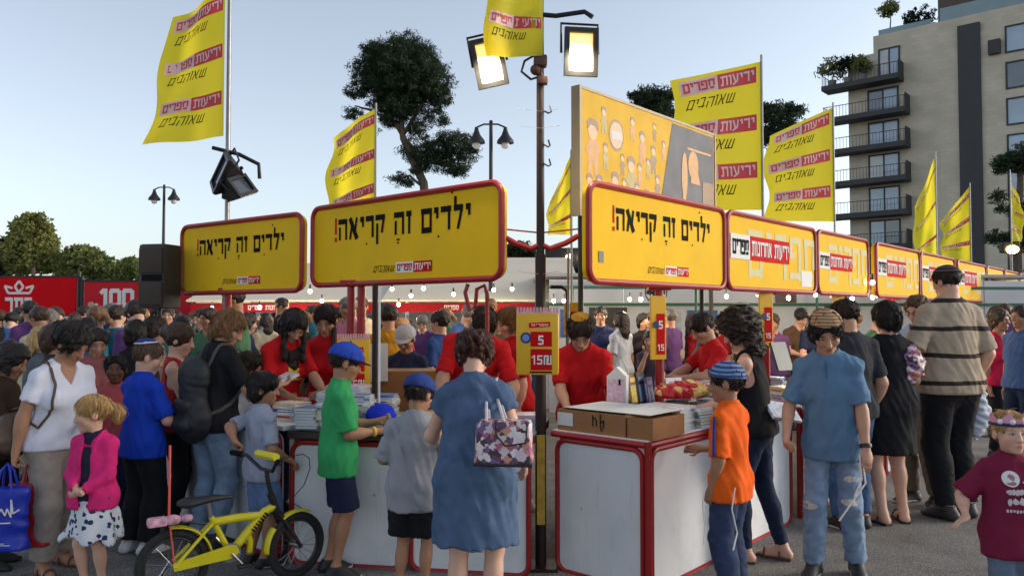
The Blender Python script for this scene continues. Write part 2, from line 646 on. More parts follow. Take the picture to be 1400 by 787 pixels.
        arms = {1: ra or dict(t=(.20, .04, -.545)), -1: la or dict(t=(-.20, .04, -.545))}
        s.hands = {}
        aw = (.5 + .5 * tw) * (.9 if fem else 1.0)
        for q in (1, -1):
            A = arms[q]
            tgt = A['t']
            if A.get('abs'):
                tg = Vector(tgt)
            else:
                # relative to the shoulder centre, in torso-heading space, metres on a 1.75 m figure
                Rz = Matrix.Rotation(R(twist), 3, 'Z')
                mid = (s.sh[1] + s.sh[-1]) * .5
                tg = mid + Rz @ (Vector(tgt) * sc)
            pole = A.get('pole', (q * .55, -1, -.35))
            e, wr = ik(s.sh[q], tg, uA, fA, Vector(pole))
            s.el[q], s.wr[q] = e, wr
            pr['upper%d' % q] = [Cone(s.sh[q], e, .054 * sc * aw, .041 * sc * aw, .03 * sc)]
            pr['fore%d' % q] = [Cone(e, wr, .0415 * sc * aw, .0265 * sc, .02 * sc),
                                Ell(e.lerp(wr, .25), (.040 * sc * aw, .040 * sc * aw, .075 * sc), (wr - e).to_track_quat('Z', 'Y').to_matrix(), .03)]
            # hand
            d = Vector(A['d']).normalized() if 'd' in A else (wr - e).normalized()
            n = Vector(A.get('n', (-q, 0.2, 0)))     # palm faces along n
            n = (n - d * n.dot(d)).normalized()
            sd = d.cross(n) * (1 if q == 1 else -1)  # towards the thumb side sign below
            hs = .96 * sc * (.9 if fem else 1.0)
            if H < 1.35: hs *= .95
            curl = A.get('curl', .35)
            th = n.cross(d) * q          # thumb side
            s.hands[q] = (wr, d, n, th, hs)
            L = []
            pc = wr + d * .052 * hs
            M3 = Matrix((th, d, n)).transposed()
            L.append(Ell(pc, (.043 * hs, .056 * hs, .0175 * hs), M3, .012))
            L.append(Cone(wr - d * .01, wr + d * .03 * hs, .025 * hs, .027 * hs, .015, n, .72))
            if fingers:
                for i, (o, ln) in enumerate(((.030, .070), (.0105, .079), (-.0095, .074), (-.028, .058))):
                    b = wr + d * .095 * hs + th * o * hs
                    p0, dd = b - d * .015 * hs, d.copy()
                    cu = curl * (1 + .12 * i)
                    for j, (fr, rr) in enumerate(((.45, .0092), (.32, .0085), (.23, .0075))):
                        a_ = cu * (.75 if j == 0 else .95)
                        ax = th * q
                        dd = (Matrix.Rotation(-a_ if q == 1 else a_, 3, th) @ dd).normalized()
                        if dd.dot(n) < 0 and j == 0:
                            dd = (Matrix.Rotation(2 * a_ if q == 1 else -2 * a_, 3, th) @ dd).normalized()
                        p1 = p0 + dd * (ln * fr + (.015 if j == 0 else 0)) * hs
                        L.append(Cone(p0, p1, rr * hs, rr * .93 * hs, .004))
                        p0 = p1
                tb = wr + d * .030 * hs + th * .028 * hs + n * .006 * hs
                t1 = tb + (d * .55 + th * .6 + n * (.25 + curl * .4)).normalized() * .042 * hs
                t2 = t1 + (d * .9 + th * (.25 - curl * .5) + n * (.2 + curl * .5)).normalized() * .034 * hs
                L.append(Cone(tb, t1, .014 * hs, .011 * hs, .010))
                L.append(Cone(t1, t2, .0105 * hs, .0085 * hs, .005))
            else:
                L.append(Ell(wr + d * .125 * hs + n * curl * .04 * hs, (.036 * hs, .055 * hs, .014 * hs), M3, .01))
            pr['hand%d' % q] = L
        # legs
        s.ft, s.kn, s.an = {}, {}, {}
        for q in (1, -1):
            fx, fy, fyaw = feet[0] if q == 1 else feet[1]
            hip = s.pel + Rp @ Vector((q * hipw, 0, -.01 * sc))
            ank = Vector((fx * sc, fy * sc - .04 * sc, .085 * sc + (feet[0] if q == 1 else feet[1])[3] * sc if len(feet[0]) > 3 else .085 * sc))
            kn, ank = ik(hip, ank, .415 * sc, .415 * sc, (q * .12 + math.sin(-R(fyaw)) * .5, 1, 0))
            s.kn[q], s.an[q] = kn, ank
            lw = legw * (.55 + .45 * tw)
            pr['thigh%d' % q] = [Cone(hip, kn, (.088 if fem else .083) * sc * lw, .052 * sc * lw, .05 * sc)]
            pr['calf%d' % q] = [Cone(kn, ank, .050 * sc * lw, .034 * sc * lw, .03 * sc),
                                Ell(kn.lerp(ank, .3) + Vector((0, -.014 * sc, 0)), (.050 * sc * lw, .050 * sc * lw, .10 * sc), (ank - kn).to_track_quat('Z', 'Y').to_matrix(), .03)]
            fd = Vector((-math.sin(R(fyaw)) * -1, math.cos(R(fyaw)), 0))
            heel = ank + Vector((0, 0, -.05 * sc)) - fd * .035 * sc
            ball = Vector((ank.x, ank.y, ank.z - .060 * sc)) + fd * .115 * sc
            toe = Vector((ank.x, ank.y, ank.z - .066 * sc)) + fd * .165 * sc
            s.ft[q] = (heel, ball, toe, fd)
            pr['foot%d' % q] = [Cone(ank, heel, .036 * sc, .034 * sc, .02 * sc), Cone(ank, ball, .036 * sc, .03 * sc, .02 * sc),
                                Cone(heel, ball, .032 * sc, .036 * sc, .02 * sc, (0, 0, 1), .8), Cone(ball, toe, .037 * sc, .024 * sc, .02 * sc, (0, 0, 1), .6)]
    def box(s, prims, m=.05):
        lo = [1e9] * 3; hi = [-1e9] * 3
        for p in prims:
            a, b = p.bounds()
            for i in range(3):
                lo[i] = min(lo[i], a[i] - m); hi[i] = max(hi[i], b[i] + m)
        return lo, hi
    def body(s, parent, brow=None, lipc=None):
        allp = [p for L in s.P.values() for p in L if L is not s.P['socket']]
        lo, hi = s.box(allp, .02)
        spans = []
        hl, hh_ = s.box(s.P['head'] + s.P['face'], .004)
        spans.append((hl, hh_))
        if s.fingers:
            for q in (1, -1):
                spans.append(s.box(s.P['hand%d' % q][2:], .002))
        F = Field(lo, hi, s.res, s.fine, spans)
        for t in ('torso', 'trap', 'thigh1', 'thigh-1', 'calf1', 'calf-1', 'foot1', 'foot-1', 'upper1', 'upper-1', 'fore1', 'fore-1', 'neck', 'head'):
            for p in s.P[t]:
                F.put(p)
        for p in s.P['socket']:
            F.put(p, mode='sub')
        for t in ('face', 'hand1', 'hand-1'):
            for p in s.P[t]:
                F.put(p)
        me = F.mesh('body')
        n = len(me.vertices)
        co = np.empty(n * 3, dtype=np.float32)
        me.vertices.foreach_get('co', co)
        co = co.reshape(-1, 3)
        M = np.array(s.Rh)
        l = (co - np.array(s.hc)) @ M / s.f
        base = np.array(SKIN[s.skin] if isinstance(s.skin, str) else s.skin)
        c = np.tile(base, (n, 1))
        ish = (np.abs(l) < .14).all(1)
        x, y, z = np.abs(l[:, 0]), l[:, 1], l[:, 2]
        def bl(m, col, w=1.0):
            m = (np.clip(m, 0, 1) * ish * w)[:, None]
            return c * (1 - m) + np.array(col) * m
        lip = lipc or tuple(base * np.array((.82, .52, .50)))
        c = bl(np.clip((1 - ((x / .023) ** 2 + ((z + .063) / .0105) ** 2)) * 2, 0, 1) * (y > .06), lip)
        c = bl(np.clip((1 - ((x / .012) ** 2 + ((z + .0635) / .0022) ** 2)), 0, 1) * (y > .06), base * .3, .8)
        c = bl(np.clip(1 - (((x - .04) / .022) ** 2 + ((z + .03) / .02) ** 2), 0, 1) * (y > .03), base * np.array((1.05, .8, .78)), .5)
        bc = brow if brow is not None else (.03, .02, .015)
        c = bl(np.clip((1 - (((x - .033) / .020) ** 2 + ((z - .0245 + (x - .033) ** 2 * 8) / .0055) ** 2)) * 2, 0, 1) * (y > .04), bc, .85)
        c = bl(np.clip((1 - (((x - .031) / .0185) ** 2 + ((z - .004) / .0095) ** 2)) * 2, 0, 1) * (y > .04), base * .45, .8)
        c4 = np.ones((n, 4), dtype=np.float32)
        c4[:, :3] = c
        ca = me.color_attributes.new('Col', 'FLOAT_COLOR', 'POINT')
        ca.data.foreach_set('color', c4.ravel())
        o = link('body', me, SKIN_MAT, parent)
        if s.fingers:
            for q in (1, -1):
                e = MB().sphere(s.Hd((q * .031, .0700, .003)), .0135 * s.f, 10, 8).build('eye', EYE_MAT, parent, True)
                g = (s.Rh @ Vector((0, 1, 0)))
                c0 = s.Hd((q * .031, .0700, .003))
                MB().sphere(c0 + g * .0085 * s.f, .0066 * s.f, 8, 6).build('iris', IRIS_MAT, e, True)
        return o
    # ---------------- clothing
    def top(s, parent, m, name='shirt', loose=.022, hem=-.02, sleeve=.75, neck='crew', fold=.010, seed=1, flare=.018, res=None, long=0.0,
            open=0.0, drape=.5, hemr=None):
        """hem: height above the hip joint (m on a 1.75 m figure); sleeve: fraction of upper arm (over 1 goes on down the forearm)"""
        sc, P = s.s, s.P
        res = res or s.res
        tor = list(P['torso'])
        hemz = s.pel.z + hem * sc
        hp = Vector((s.pel.x, s.pel.y, hemz))
        rr = hemr or (.158 * sc * (.3 + .7 * s.w) + loose)
        fw = Matrix.Rotation(0, 3, 'Z') @ Vector((s.fwd.x, s.fwd.y, 0)).normalized()
        chest = s.T((0, .0, .16))
        skirt = Cone(chest, hp, .135 * sc * (.4 + .6 * s.w) + loose * drape, rr, .05 * sc, fw, .80, end=True)
        tor2 = [Cone(s.pel, s.waist, .1, .1, .02)] if False else []
        sl = []
        for q in (1, -1):
            if sleeve <= 0:
                continue
            aw = P['upper%d' % q][0]
            e = aw.a.lerp(aw.b, min(sleeve, 1.0))
            if sleeve <= 1:
                sl.append(Cone(aw.a, e, aw.ra + loose * .15, aw.ra + (aw.rb - aw.ra) * sleeve + flare, .035 * sc, end=True))
            else:
                sl.append(Cone(aw.a, e, aw.ra + loose * .5, aw.rb + flare * .8, .035 * sc))
                fa = P['fore%d' % q][0]
                e2 = fa.a.lerp(fa.b, sleeve - 1.0)
                sl.append(Cone(fa.a, e2, fa.ra + flare * .8, fa.ra + (fa.rb - fa.ra) * (sleeve - 1) + flare * .8, .02 * sc, end=True))
        lo, hi = s.box(tor + sl + [skirt], .05)
        lo[2] = max(lo[2], hemz - .15)
        nbx = [([s.nb[i] - .13 * sc for i in range(3)], [s.nb[i] + .11 * sc for i in range(3)])] if s.fingers else []
        F = Field(lo, hi, res, .0062, nbx)
        for p in tor:
            F.put(p, off=loose * .55 + .005)
        F.put(skirt)
        for q in (1, -1):
            F.put(P['thigh%d' % q][0], off=.020 + .022 * sc)      # hangs clear of the trousers
        F.noise(fold * .75, (23, 23, 6), seed=seed, ridge=True)
        F.cut(hp, (0, 0, -1) if abs(s.fwd.z) < .35 else (0, 0, -1))
        if sl:
            G = Field(lo, hi, res, .0062, nbx)
            for p in sl:
                G.put(p)
            G.noise(fold * .45, (26, 26, 14), seed=seed + 5, ridge=True)
            k = .03 * sc
            h = np.maximum(k - np.abs(F.F - G.F), 0) / k
            F.F = np.minimum(F.F, G.F) - h * h * k * .25
        for p in P['trap']:
            F.put(p, off=.012)
        nd = (s.Hd((0, -.02, -.05)) - s.nb).normalized()
        nr = P['neck'][0].ra
        band = None
        if s.fingers and neck in ('crew', 'wide'):
            cz = Cone(s.nb + nd * .012 * sc + s.fwd * .014 * sc, s.nb + nd * .2, nr * 1.22, nr * 1.5, .0) if neck == 'crew' else Cone(s.nb - nd * .015 * sc + s.fwd * .03 * sc, s.nb + nd * .2, nr * 1.65, nr * 1.9, .0)
            lo_, hi_ = [s.nb[i] - .15 * sc for i in range(3)], [s.nb[i] + .13 * sc for i in range(3)]
            sl_, P_ = F.sub(lo_, hi_)
            if sl_ is not None:
                B = Field.__new__(Field)
                B.ax = [F.ax[i][sl_[i]] for i in range(3)]
                B.F = np.maximum(F.F[sl_] - .0035, np.abs(cz.dist(*P_) - .007) - .0075).astype(np.float32)
                band = B.mesh('neckband')
        if neck == 'crew':
            F.put(Cone(s.nb + nd * .012 * sc + s.fwd * .014 * sc, s.nb + nd * .2, nr * 1.22, nr * 1.5, .0), mode='sub')
        elif neck == 'wide':
            F.put(Cone(s.nb - nd * .015 * sc + s.fwd * .03 * sc, s.nb + nd * .2, nr * 1.65, nr * 1.9, .0), mode='sub')
        elif neck == 'v':
            F.put(Cone(s.nb + nd * .008 * sc + s.fwd * .012 * sc, s.nb + nd * .2, nr * 1.35, nr * 1.6, .0), mode='sub')
            for j in range(5):
                t = j / 4
                F.put(Cone(s.nb + s.fwd * .10 * sc - s.up * (.10 - .11 * t) * sc, s.nb + s.fwd * .25 * sc - s.up * (.10 - .11 * t) * sc, (.008 + .055 * t) * sc, (.008 + .055 * t) * sc, 0), mode='sub')
        elif neck == 'tank':
            F.put(Cone(s.nb - nd * .03 * sc + s.fwd * .05 * sc, s.nb + nd * .2, nr * 1.7, nr * 2.2, .0), mode='sub')
            for q in (1, -1):
                F.put(Cone(s.sh[q] + s.rt * q * .012 * sc - s.up * .10 * sc, s.sh[q] + s.rt * q * .03 * sc + s.up * .10 * sc, .066 * sc, .07 * sc, .0), mode='sub')
        if open > 0:
            a = s.nb + s.fwd * .11 * sc
            b = Vector((0, .16 * sc, hemz - .05))
            F.put(Cone(a, b, open * sc * .8, open * sc * 1.1, 0, s.fwd, 3.2), mode='sub')
        me = F.mesh(name)
        o = link(name, me, m, parent)
        if band is not None and len(band.polygons):
            link('neckband', band, m, o)
        return o
    def legs(s, parent, m, name='trousers', length=1.92, loose=.016, flare=.0, fold=.005, seed=3, rise=.13, res=None):
        """length: 0..1 along the thigh, 1..2 down the calf"""
        P, sc = s.P, s.s
        res = res or s.res
        tz = s.pel.z + rise * sc
        L = []
        for q in (1, -1):
            t, c = P['thigh%d' % q][0], P['calf%d' % q][0]
            if length <= 1:
                e = t.a.lerp(t.b, length)
                L.append(Cone(t.a, e, t.ra + loose, t.ra + (t.rb - t.ra) * length + loose + flare, .05 * sc, end=True))
            else:
                L.append(Cone(t.a, t.b, t.ra + loose, t.rb + loose + flare * .5, .05 * sc))
                e = c.a.lerp(c.b, length - 1)
                L.append(Cone(c.a, e, c.ra + loose + .004 + flare * .5, c.rb + loose + flare + .008, .03 * sc, end=True))
        tor = P['torso'][:2]
        lo, hi = s.box(L + tor, .04)
        hi[2] = min(hi[2], tz + .05)
        F = Field(lo, hi, res)
        for p in tor:
            F.put(p, off=loose * .5)
        F.cut((0, 0, tz), (0, 0, 1))
        for p in L:
            F.put(p)
        for p in P['thigh1'][1:] + P['calf1'][1:] + P['calf-1'][1:]:
            if length > 1.4:
                F.put(p, off=loose)
        F.noise(fold, (26, 26, 17), seed, True)
        me = F.mesh(name)
        return link(name, me, m, parent)
    def skirt(s, parent, m, name='skirt', hem=-.38, top=.12, r=.26, fold=.02, seed=4, q=.8, res=None):
        sc = s.s
        a = s.pel + Vector((0, 0, top * sc)); b = s.pel + Vector((0, 0, hem * sc))
        p = Cone(a, b, .148 * sc * s.w, r * sc, .03, (0, 1, 0), q, end=True)
        lo, hi = s.box([p], .05)
        hi[2] = a.z + .06
        F = Field(lo, hi, res or s.res)
        F.put(p)
        for t in s.P['torso'][:2]:
            F.put(t, off=.012)
        F.cut(a + Vector((0, 0, .02)), (0, 0, 1))
        F.noise(fold, (13, 13, 1.2), seed)
        return link(name, F.mesh(name), m, parent)
    def shoes(s, parent, m, name='shoe', sandal=False, sole=None):
        sc = s.s
        for q in (1, -1):
            heel, ball, toe, fd = s.ft[q]
            g = .016 * sc
            if sandal:
                b = MB()
                z0 = max(0.002, toe.z - .034 * sc)
                sd = Vector((fd.y, -fd.x, 0))
                pts = [(heel - fd * .03 * sc, .030), (heel + fd * .03 * sc, .034), (ball, .044), (toe + fd * .022 * sc, .022)]
                top = []
                for sg in (1, -1):
                    for p, w_ in (pts if sg == 1 else pts[::-1]):
                        top.append(Vector((p.x, p.y, 0)) + sd * sg * w_ * sc)
                n = len(top)
                b.add([Vector((v.x, v.y, z0)) for v in top] + [Vector((v.x, v.y, z0 + .016 * sc)) for v in top],
                      [tuple(range(n - 1, -1, -1)), tuple(range(n, 2 * n))] + [(i, (i + 1) % n, n + (i + 1) % n, n + i) for i in range(n)])
                for f0 in (.25, .8):
                    c0 = heel.lerp(toe, f0)
                    arc = []
                    for j in range(7):
                        a = math.pi * j / 6
                        arc.append(Vector((c0.x, c0.y, z0 + .01 * sc)) + sd * math.cos(a) * .044 * sc + Vector((0, 0, math.sin(a) * (.075 if f0 < .5 else .062) * sc)))
                    b.tube(arc, .007 * sc, 6)
                b.build(name, m, parent, True)
                continue
            L = s.P['foot%d' % q]
            lo, hi = s.box(L, .03)
            F = Field(lo, hi, .0085)
            for p in L:
                F.put(p, off=.011 * sc)
            an = s.an[q]
            F.cut((0, 0, an.z + .015 * sc), (0, 0, 1))
            F.cut((0, 0, max(.004, toe.z - .026 * sc)), (0, 0, -1))
            o = link(name, F.mesh(name), m, parent)
            if sole is not None:
                G = Field(lo, hi, .0085)
                for p in L[2:]:
                    G.put(p, off=.016 * sc)
                zz = max(.003, toe.z - .032 * sc)
                G.cut((0, 0, zz + .022 * sc), (0, 0, 1)); G.cut((0, 0, zz), (0, 0, -1))
                link('sole', G.mesh('sole'), sole, o)
    def hair(s, parent, m, style='short', seed=2, name='hair', thick=.012, res=.0075, length=.25, width=.075, curl=.006):
        f, Hd, Rh = s.f, s.Hd, s.Rh
        E = lambda c, r, k=.015: Ell(Hd(c), tuple(x * f for x in r), Rh, k * f)
        C = lambda a, b, r0, r1, k=.03, **kw: Cone(Hd(a), Hd(b), r0 * f, r1 * f, k * f, **kw)
        t = thick
        L = [E((0, -.012, .037), (.075 + t, .095 + t, .079 + t))]
        S = [E((0, .128, -.035), (.072, .078, .106), .01), E((0, .03, -.12), (.12, .085, .075), .01)]
        W = [Vector((0, 0, 1))]
        back = -(s.Rh @ Vector((0, 1, 0)))
        if style == 'short':
            S += [E((0, -.03, -.105), (.12, .13, .045), .01)]
        elif style == 'crop':
            S += [E((0, -.03, -.10), (.12, .13, .05), .01), E((0, .125, -.03), (.085, .08, .11), .01)]
        elif style == 'bob':
            L += [E((0, -.035, -.02), (.088, .075, .095), .03)]
        elif style == 'fringe':
            L += [C((-.05, .055, .055), (.05, .055, .055), .035, .035), E((0, -.04, -.03), (.080, .065, .07), .03)]
            S = [E((0, .140, -.055), (.075, .07, .080), .01), E((0, .03, -.13), (.12, .085, .075), .01)]
        elif style in ('long', 'curly'):
            # falls from the skull along gravity
            a = Hd((0, -.045, .0))
            b = a + back * .03 + Vector((0, 0, -length * .5))
            e = a + back * .015 + Vector((0, 0, -length))
            L += [E((0, -.04, -.03), (.086, .075, .085), .04), Cone(a, b, .085 * f, width * f, .04, back, .75), Cone(b, e, width * f, width * f * .75, .03, back, .6)]
            for q in (-1, 1):
                p0 = Hd((q * .072, .0, .0)); p1 = p0 + Vector((0, 0, -length * .7)) + (s.Rh @ Vector((q * .005, .01, 0)))
                L.append(Cone(p0, p1, .028 * f, .022 * f, .02))
        elif style == 'bun':
            S += [E((0, -.03, -.105), (.12, .13, .045), .01)]
            L += [E((0, -.115, .045), (.045, .042, .045), .015)]
        elif style == 'pony':
            S += [E((0, -.03, -.105), (.12, .13, .045), .01)]
            a = Hd((0, -.105, .03)); b = a + back * .05 + Vector((0, 0, -length * .4)); e = a + back * .02 + Vector((0, 0, -length))
            L += [Cone(a, b, .03 * f, .034 * f, .02), Cone(b, e, .034 * f, .012 * f, .02)]
        lo, hi = s.box(L, .03)
        F = Field(lo, hi, res)
        for p in L:
            F.put(p)
        F.noise(curl, (38, 38, 16) if style != 'curly' else (30, 30, 34), seed)
        for p in S:
            F.put(p, mode='sub')
        me = F.mesh(name)
        o = link(name, me, m, parent)
        if s.fingers and s.res < .0125:
            s.strands(o, m, style, seed)
        return o
    def strands(s, o, m, style, seed, n=420):
        """loose locks lying over the hair mass and lifting off it"""
        me = o.data
        nv = len(me.vertices)
        if nv < 50:
            return
        bvh = BVHTree.FromPolygons([v.co.copy() for v in me.vertices], [tuple(p.vertices) for p in me.polygons])
        rg = random.Random(seed * 7 + nv)
        crown = s.Hd((0, -.03, .12))
        b = MB()
        long = style in ('long', 'curly', 'pony', 'bob')
        step = (.020 if long else .011) * (1.0 if style != 'crop' else .6)
        for _ in range(n):
            v = me.vertices[rg.randrange(nv)]
            p, nn = v.co.copy(), v.normal.copy()
            if (p - s.hc).dot(s.Rh @ Vector((0, 1, 0))) > .085 * s.f:
                continue
            pts, lift = [], 0
            w = rg.uniform(.0012, .0026)
            d0 = (p - crown)
            bias = Vector((rg.uniform(-.5, .5), rg.uniform(-.5, .5), rg.uniform(-.3, .1)))
            fly = rg.random() < .22
            for k in range(6):
                pts.append(p + nn * (.0025 + (.0035 * k if fly else .0005 * k)))
                d = d0.normalized() * .8 + Vector((0, 0, -1)) + bias * .5
                if style == 'curly':
                    d += Vector((math.sin(k * 2 + _), math.cos(k * 2.3 + _), 0)) * 1.2
                d = (d - nn * d.dot(nn))
                if d.length < 1e-4:
                    break
                p = p + d.normalized() * step
                hit = bvh.find_nearest(p)
                if hit[0] is None:
                    break
                if (hit[0] - p).length < .03:
                    p, nn = hit[0], hit[1]
            if len(pts) < 3:
                continue
            m_ = len(pts)
            b.tube(pts, [w * (1 - .75 * (i / (m_ - 1)) ** 2) for i in range(m_)], 3, cap=False)
        if b.v:
            k = b.build('loose_hair', m, o, True, fixn=False)
            k['kind'] = 'stuff'
    def cap(s, parent, m, m2=None, name='cap', yaw=0):
        f = s.f
        Hd, Rh = s.Hd, s.Rh
        o0 = Ell(Hd((0, -.010, .040)), (.097 * f, .117 * f, .100 * f), Rh, .01)
        lo, hi = s.box([o0], .12)
        F = Field(lo, hi, .0075)
        F.put(o0)
        up = Rh @ Vector((0, 0, 1)); fw = Rh @ Vector((0, 1, 0))
        F.cut(Hd((0, 0, .032)), -up + fw * .0)
        c = link(name, F.mesh(name), m, parent)
        b = MB()
        rows = []
        for i in range(9):
            a = -1.15 + 2.3 * i / 8
            rows.append(((.088 * math.sin(a), .088 * math.cos(a) + .005), (.080 * math.sin(a), .088 * math.cos(a) + .075 * math.cos(a * 1.2))))
        vs = []
        for dz in (.0, -.006):
            for p, q in rows:
                vs += [Hd((p[0], p[1], .046 + dz)), Hd((q[0], q[1], .032 + dz - .25 * q[0] ** 2 * 4))]
        n = len(rows) * 2
        fs = []
        for i in range(len(rows) - 1):
            a = i * 2
            fs += [(a, a + 1, a + 3, a + 2), (n + a, n + a + 2, n + a + 3, n + a + 1), (a + 1, n + a + 1, n + a + 3, a + 3)]
        b.add(vs, fs).build('visor', m2 or m, c, True)
        MB().sphere(Hd((0, -.010, .141)), .009 * f, 8, 6).build('button', m, c, True)
        return c
    def kippah(s, parent, m, r=.062, name='skullcap', tilt=-.028, deep=.0, band=None):
        f, Hd, Rh = s.f, s.Hd, s.Rh
        R0 = Rh @ Matrix.Rotation(R(22 if deep <= 0 else 10), 3, 'X')
        up = R0 @ Vector((0, 0, 1))
        c = Hd((0, -.012, .037))
        o0 = Ell(c, (.094 * f, .114 * f, .0975 * f), Rh, .0)
        lo, hi = s.box([o0], .02)
        F = Field(lo, hi, .0065)
        F.put(o0)
        h = math.sqrt(max(1 - (r / .10) ** 2, .02)) * .0965
        F.cut(c + up * (h - deep) * f, -up)
        o = link(name, F.mesh(name), m, parent)
        return o
# ------------------------------------------------------------------ lettering (block letters cut from strokes)
GLYPH = {
 'י': (.25, [('h', 0, .25, 1), ('v', .13, .52, .99)]), 'ו': (.25, [('h', 0, .25, 1), ('v', .13, 0, .99)]),
 'ז': (.34, [('h', 0, .34, 1), ('v', .13, 0, .99)]), 'ד': (.62, [('h', 0, .62, 1), ('v', .43, 0, .99)]),
 'ר': (.55, [('h', 0, .55, 1), ('v', .43, 0, .99)]), 'ה': (.66, [('h', 0, .66, 1), ('v', .54, 0, .99), ('v', .05, 0, .62)]),
 'ח': (.68, [('h', 0, .68, 1), ('v', .56, 0, .99), ('v', .05, 0, .99)]),
 'ת': (.72, [('h', .03, .70, 1), ('v', .59, 0, .99), ('v', .15, 0, .99), ('h', 0, .2, .18)]),
 'ם': (.66, [('h', 0, .66, 1), ('h', .03, .66, .19), ('v', .04, 0, .99), ('v', .54, 0, .99)]),
 'ס': (.68, [('h', 0, .68, 1), ('d', .10, .9, .14, .3), ('d', .60, .9, .56, .3), ('h', .14, .56, .2)]),
 'פ': (.6, [('h', .02, .6, 1), ('v', .48, 0, .99), ('h', 0, .6, .19), ('v', .02, .48, .99), ('h', .05, .30, .66)]),
 'ב': (.64, [('h', .02, .56, 1), ('v', .43, 0, .99), ('h', 0, .64, .19)]),
 'כ': (.56, [('h', .02, .56, 1), ('v', .44, 0, .99), ('h', 0, .56, .19)]),
 'נ': (.42, [('h', .10, .40, 1), ('v', .28, 0, .99), ('h', 0, .42, .19)]),
 'ע': (.64, [('d', .09, 1, .33, .12), ('d', .57, 1, .50, .25), ('d', .53, .28, .03, -.06)]),
 'ש': (.82, [('v', .03, .12, 1), ('v', .67, .12, 1), ('d', .43, 1, .34, .14), ('h', .03, .78, .2)]),
 'א': (.70, [('d', .08, 1, .62, 0), ('d', .60, 1, .48, .42), ('d', .10, 0, .22, .60)]),
 'ל': (.54, [('v', .02, .9, 1.36), ('h', 0, .54, 1), ('d', .48, .88, .24, 0)]),
 'ק': (.66, [('h', 0, .66, 1), ('d', .59, .9, .44, .16), ('v', .05, -.34, .60)]),
 '!': (.16, [('d', .08, 1.08, .08, .3), ('h', .0, .16, .14)]),
 '1': (.42, [('v', .20, 0, 1), ('d', .02, .72, .24, .95)]), '0': (.66, [('h', .06, .60, 1), ('h', .06, .60, .19), ('v', .0, .1, .9), ('v', .5, .1, .9)]),
 '5': (.58, [('h', .02, .55, 1), ('v', .02, .45, .99), ('h', .02, .48, .62), ('v', .40, .1, .55), ('h', .0, .5, .19)]),
 '.': (.22, [('h', .02, .2, .17)]),
 '₪': (.8, [('v', .0, 0, 1), ('h', 0, .5, 1), ('v', .38, .3, .99), ('v', .66, 0, 1), ('h', .28, .78, .17), ('v', .28, 0, .7)]),
 ' ': (.38, []),
}
def letters(txt, th=.19, tv=.13, gap=.16, slant=0.0, align='l', wob=0.0):
    """visual left to right string -> list of polygons in units of letter height"""
    rg = random.Random(len(txt))
    x, out = 0.0, []
    for ch in txt:
        w, st = GLYPH[ch]
        dy = rg.uniform(-wob, wob)
        for s_ in st:
            if s_[0] == 'h':
                _, a, b, y = s_
                p = [(a, y - th), (b, y - th), (b, y), (a, y)]
            elif s_[0] == 'v':
                _, a, y0, y1 = s_
                p = [(a, y0), (a + tv, y0), (a + tv, y1), (a, y1)]
            else:
                _, x0, y0, x1, y1 = s_
                wv = (tv if ch != 'א' or abs(x1 - x0) < .3 else th) / 2
                L = math.hypot(x1 - x0, y1 - y0)
                nx, ny = -(y1 - y0) / L * wv, (x1 - x0) / L * wv
                p = [(x0 + nx, y0 + ny), (x0 - nx, y0 - ny), (x1 - nx, y1 - ny), (x1 + nx, y1 + ny)]
            out.append([(x + q[0] + slant * q[1], q[1] + dy) for q in p])
        x += w + gap
    W = x - gap
    sh = {'l': 0, 'c': -W / 2, 'r': -W}[align]
    return [[(a + sh, b) for a, b in p] for p in out], W

def rect(x0, x1, y0, y1):
    return [(x0, y0), (x1, y0), (x1, y1), (x0, y1)]

def print_on(name, polys, fn, m, parent, lift=.003, cut=None):
    """flat print: polygons (u, v) laid on a surface fn(u, v, lift)"""
    bm = bmesh.new()
    for i, p in enumerate(polys):
        vs = [bm.verts.new((a, b, i % 17)) for a, b in p]
        try:
            bm.faces.new(vs)
        except Exception:
            pass
    if cut:
        us = [v.co.x for v in bm.verts]
        a, b = min(us), max(us)
        k = math.ceil(a / cut)
        while k * cut < b:
            bmesh.ops.bisect_plane(bm, geom=bm.verts[:] + bm.edges[:] + bm.faces[:], plane_co=(k * cut, 0, 0), plane_no=(1, 0, 0))
            k += 1
        ws = [v.co.y for v in bm.verts]
        a, b = min(ws), max(ws)
        k = math.ceil(a / cut)
        while k * cut < b:
            bmesh.ops.bisect_plane(bm, geom=bm.verts[:] + bm.edges[:] + bm.faces[:], plane_co=(0, k * cut, 0), plane_no=(0, 1, 0))
            k += 1
    for v in bm.verts:
        v.co = fn(v.co.x, v.co.y, lift + v.co.z * .00012)
    me = bpy.data.meshes.new(name)
    bm.to_mesh(me); bm.free()
    return link(name, me, m, parent)

def place(polys, x, y, s):
    return [[(x + a * s, y + b * s) for a, b in p] for p in polys]

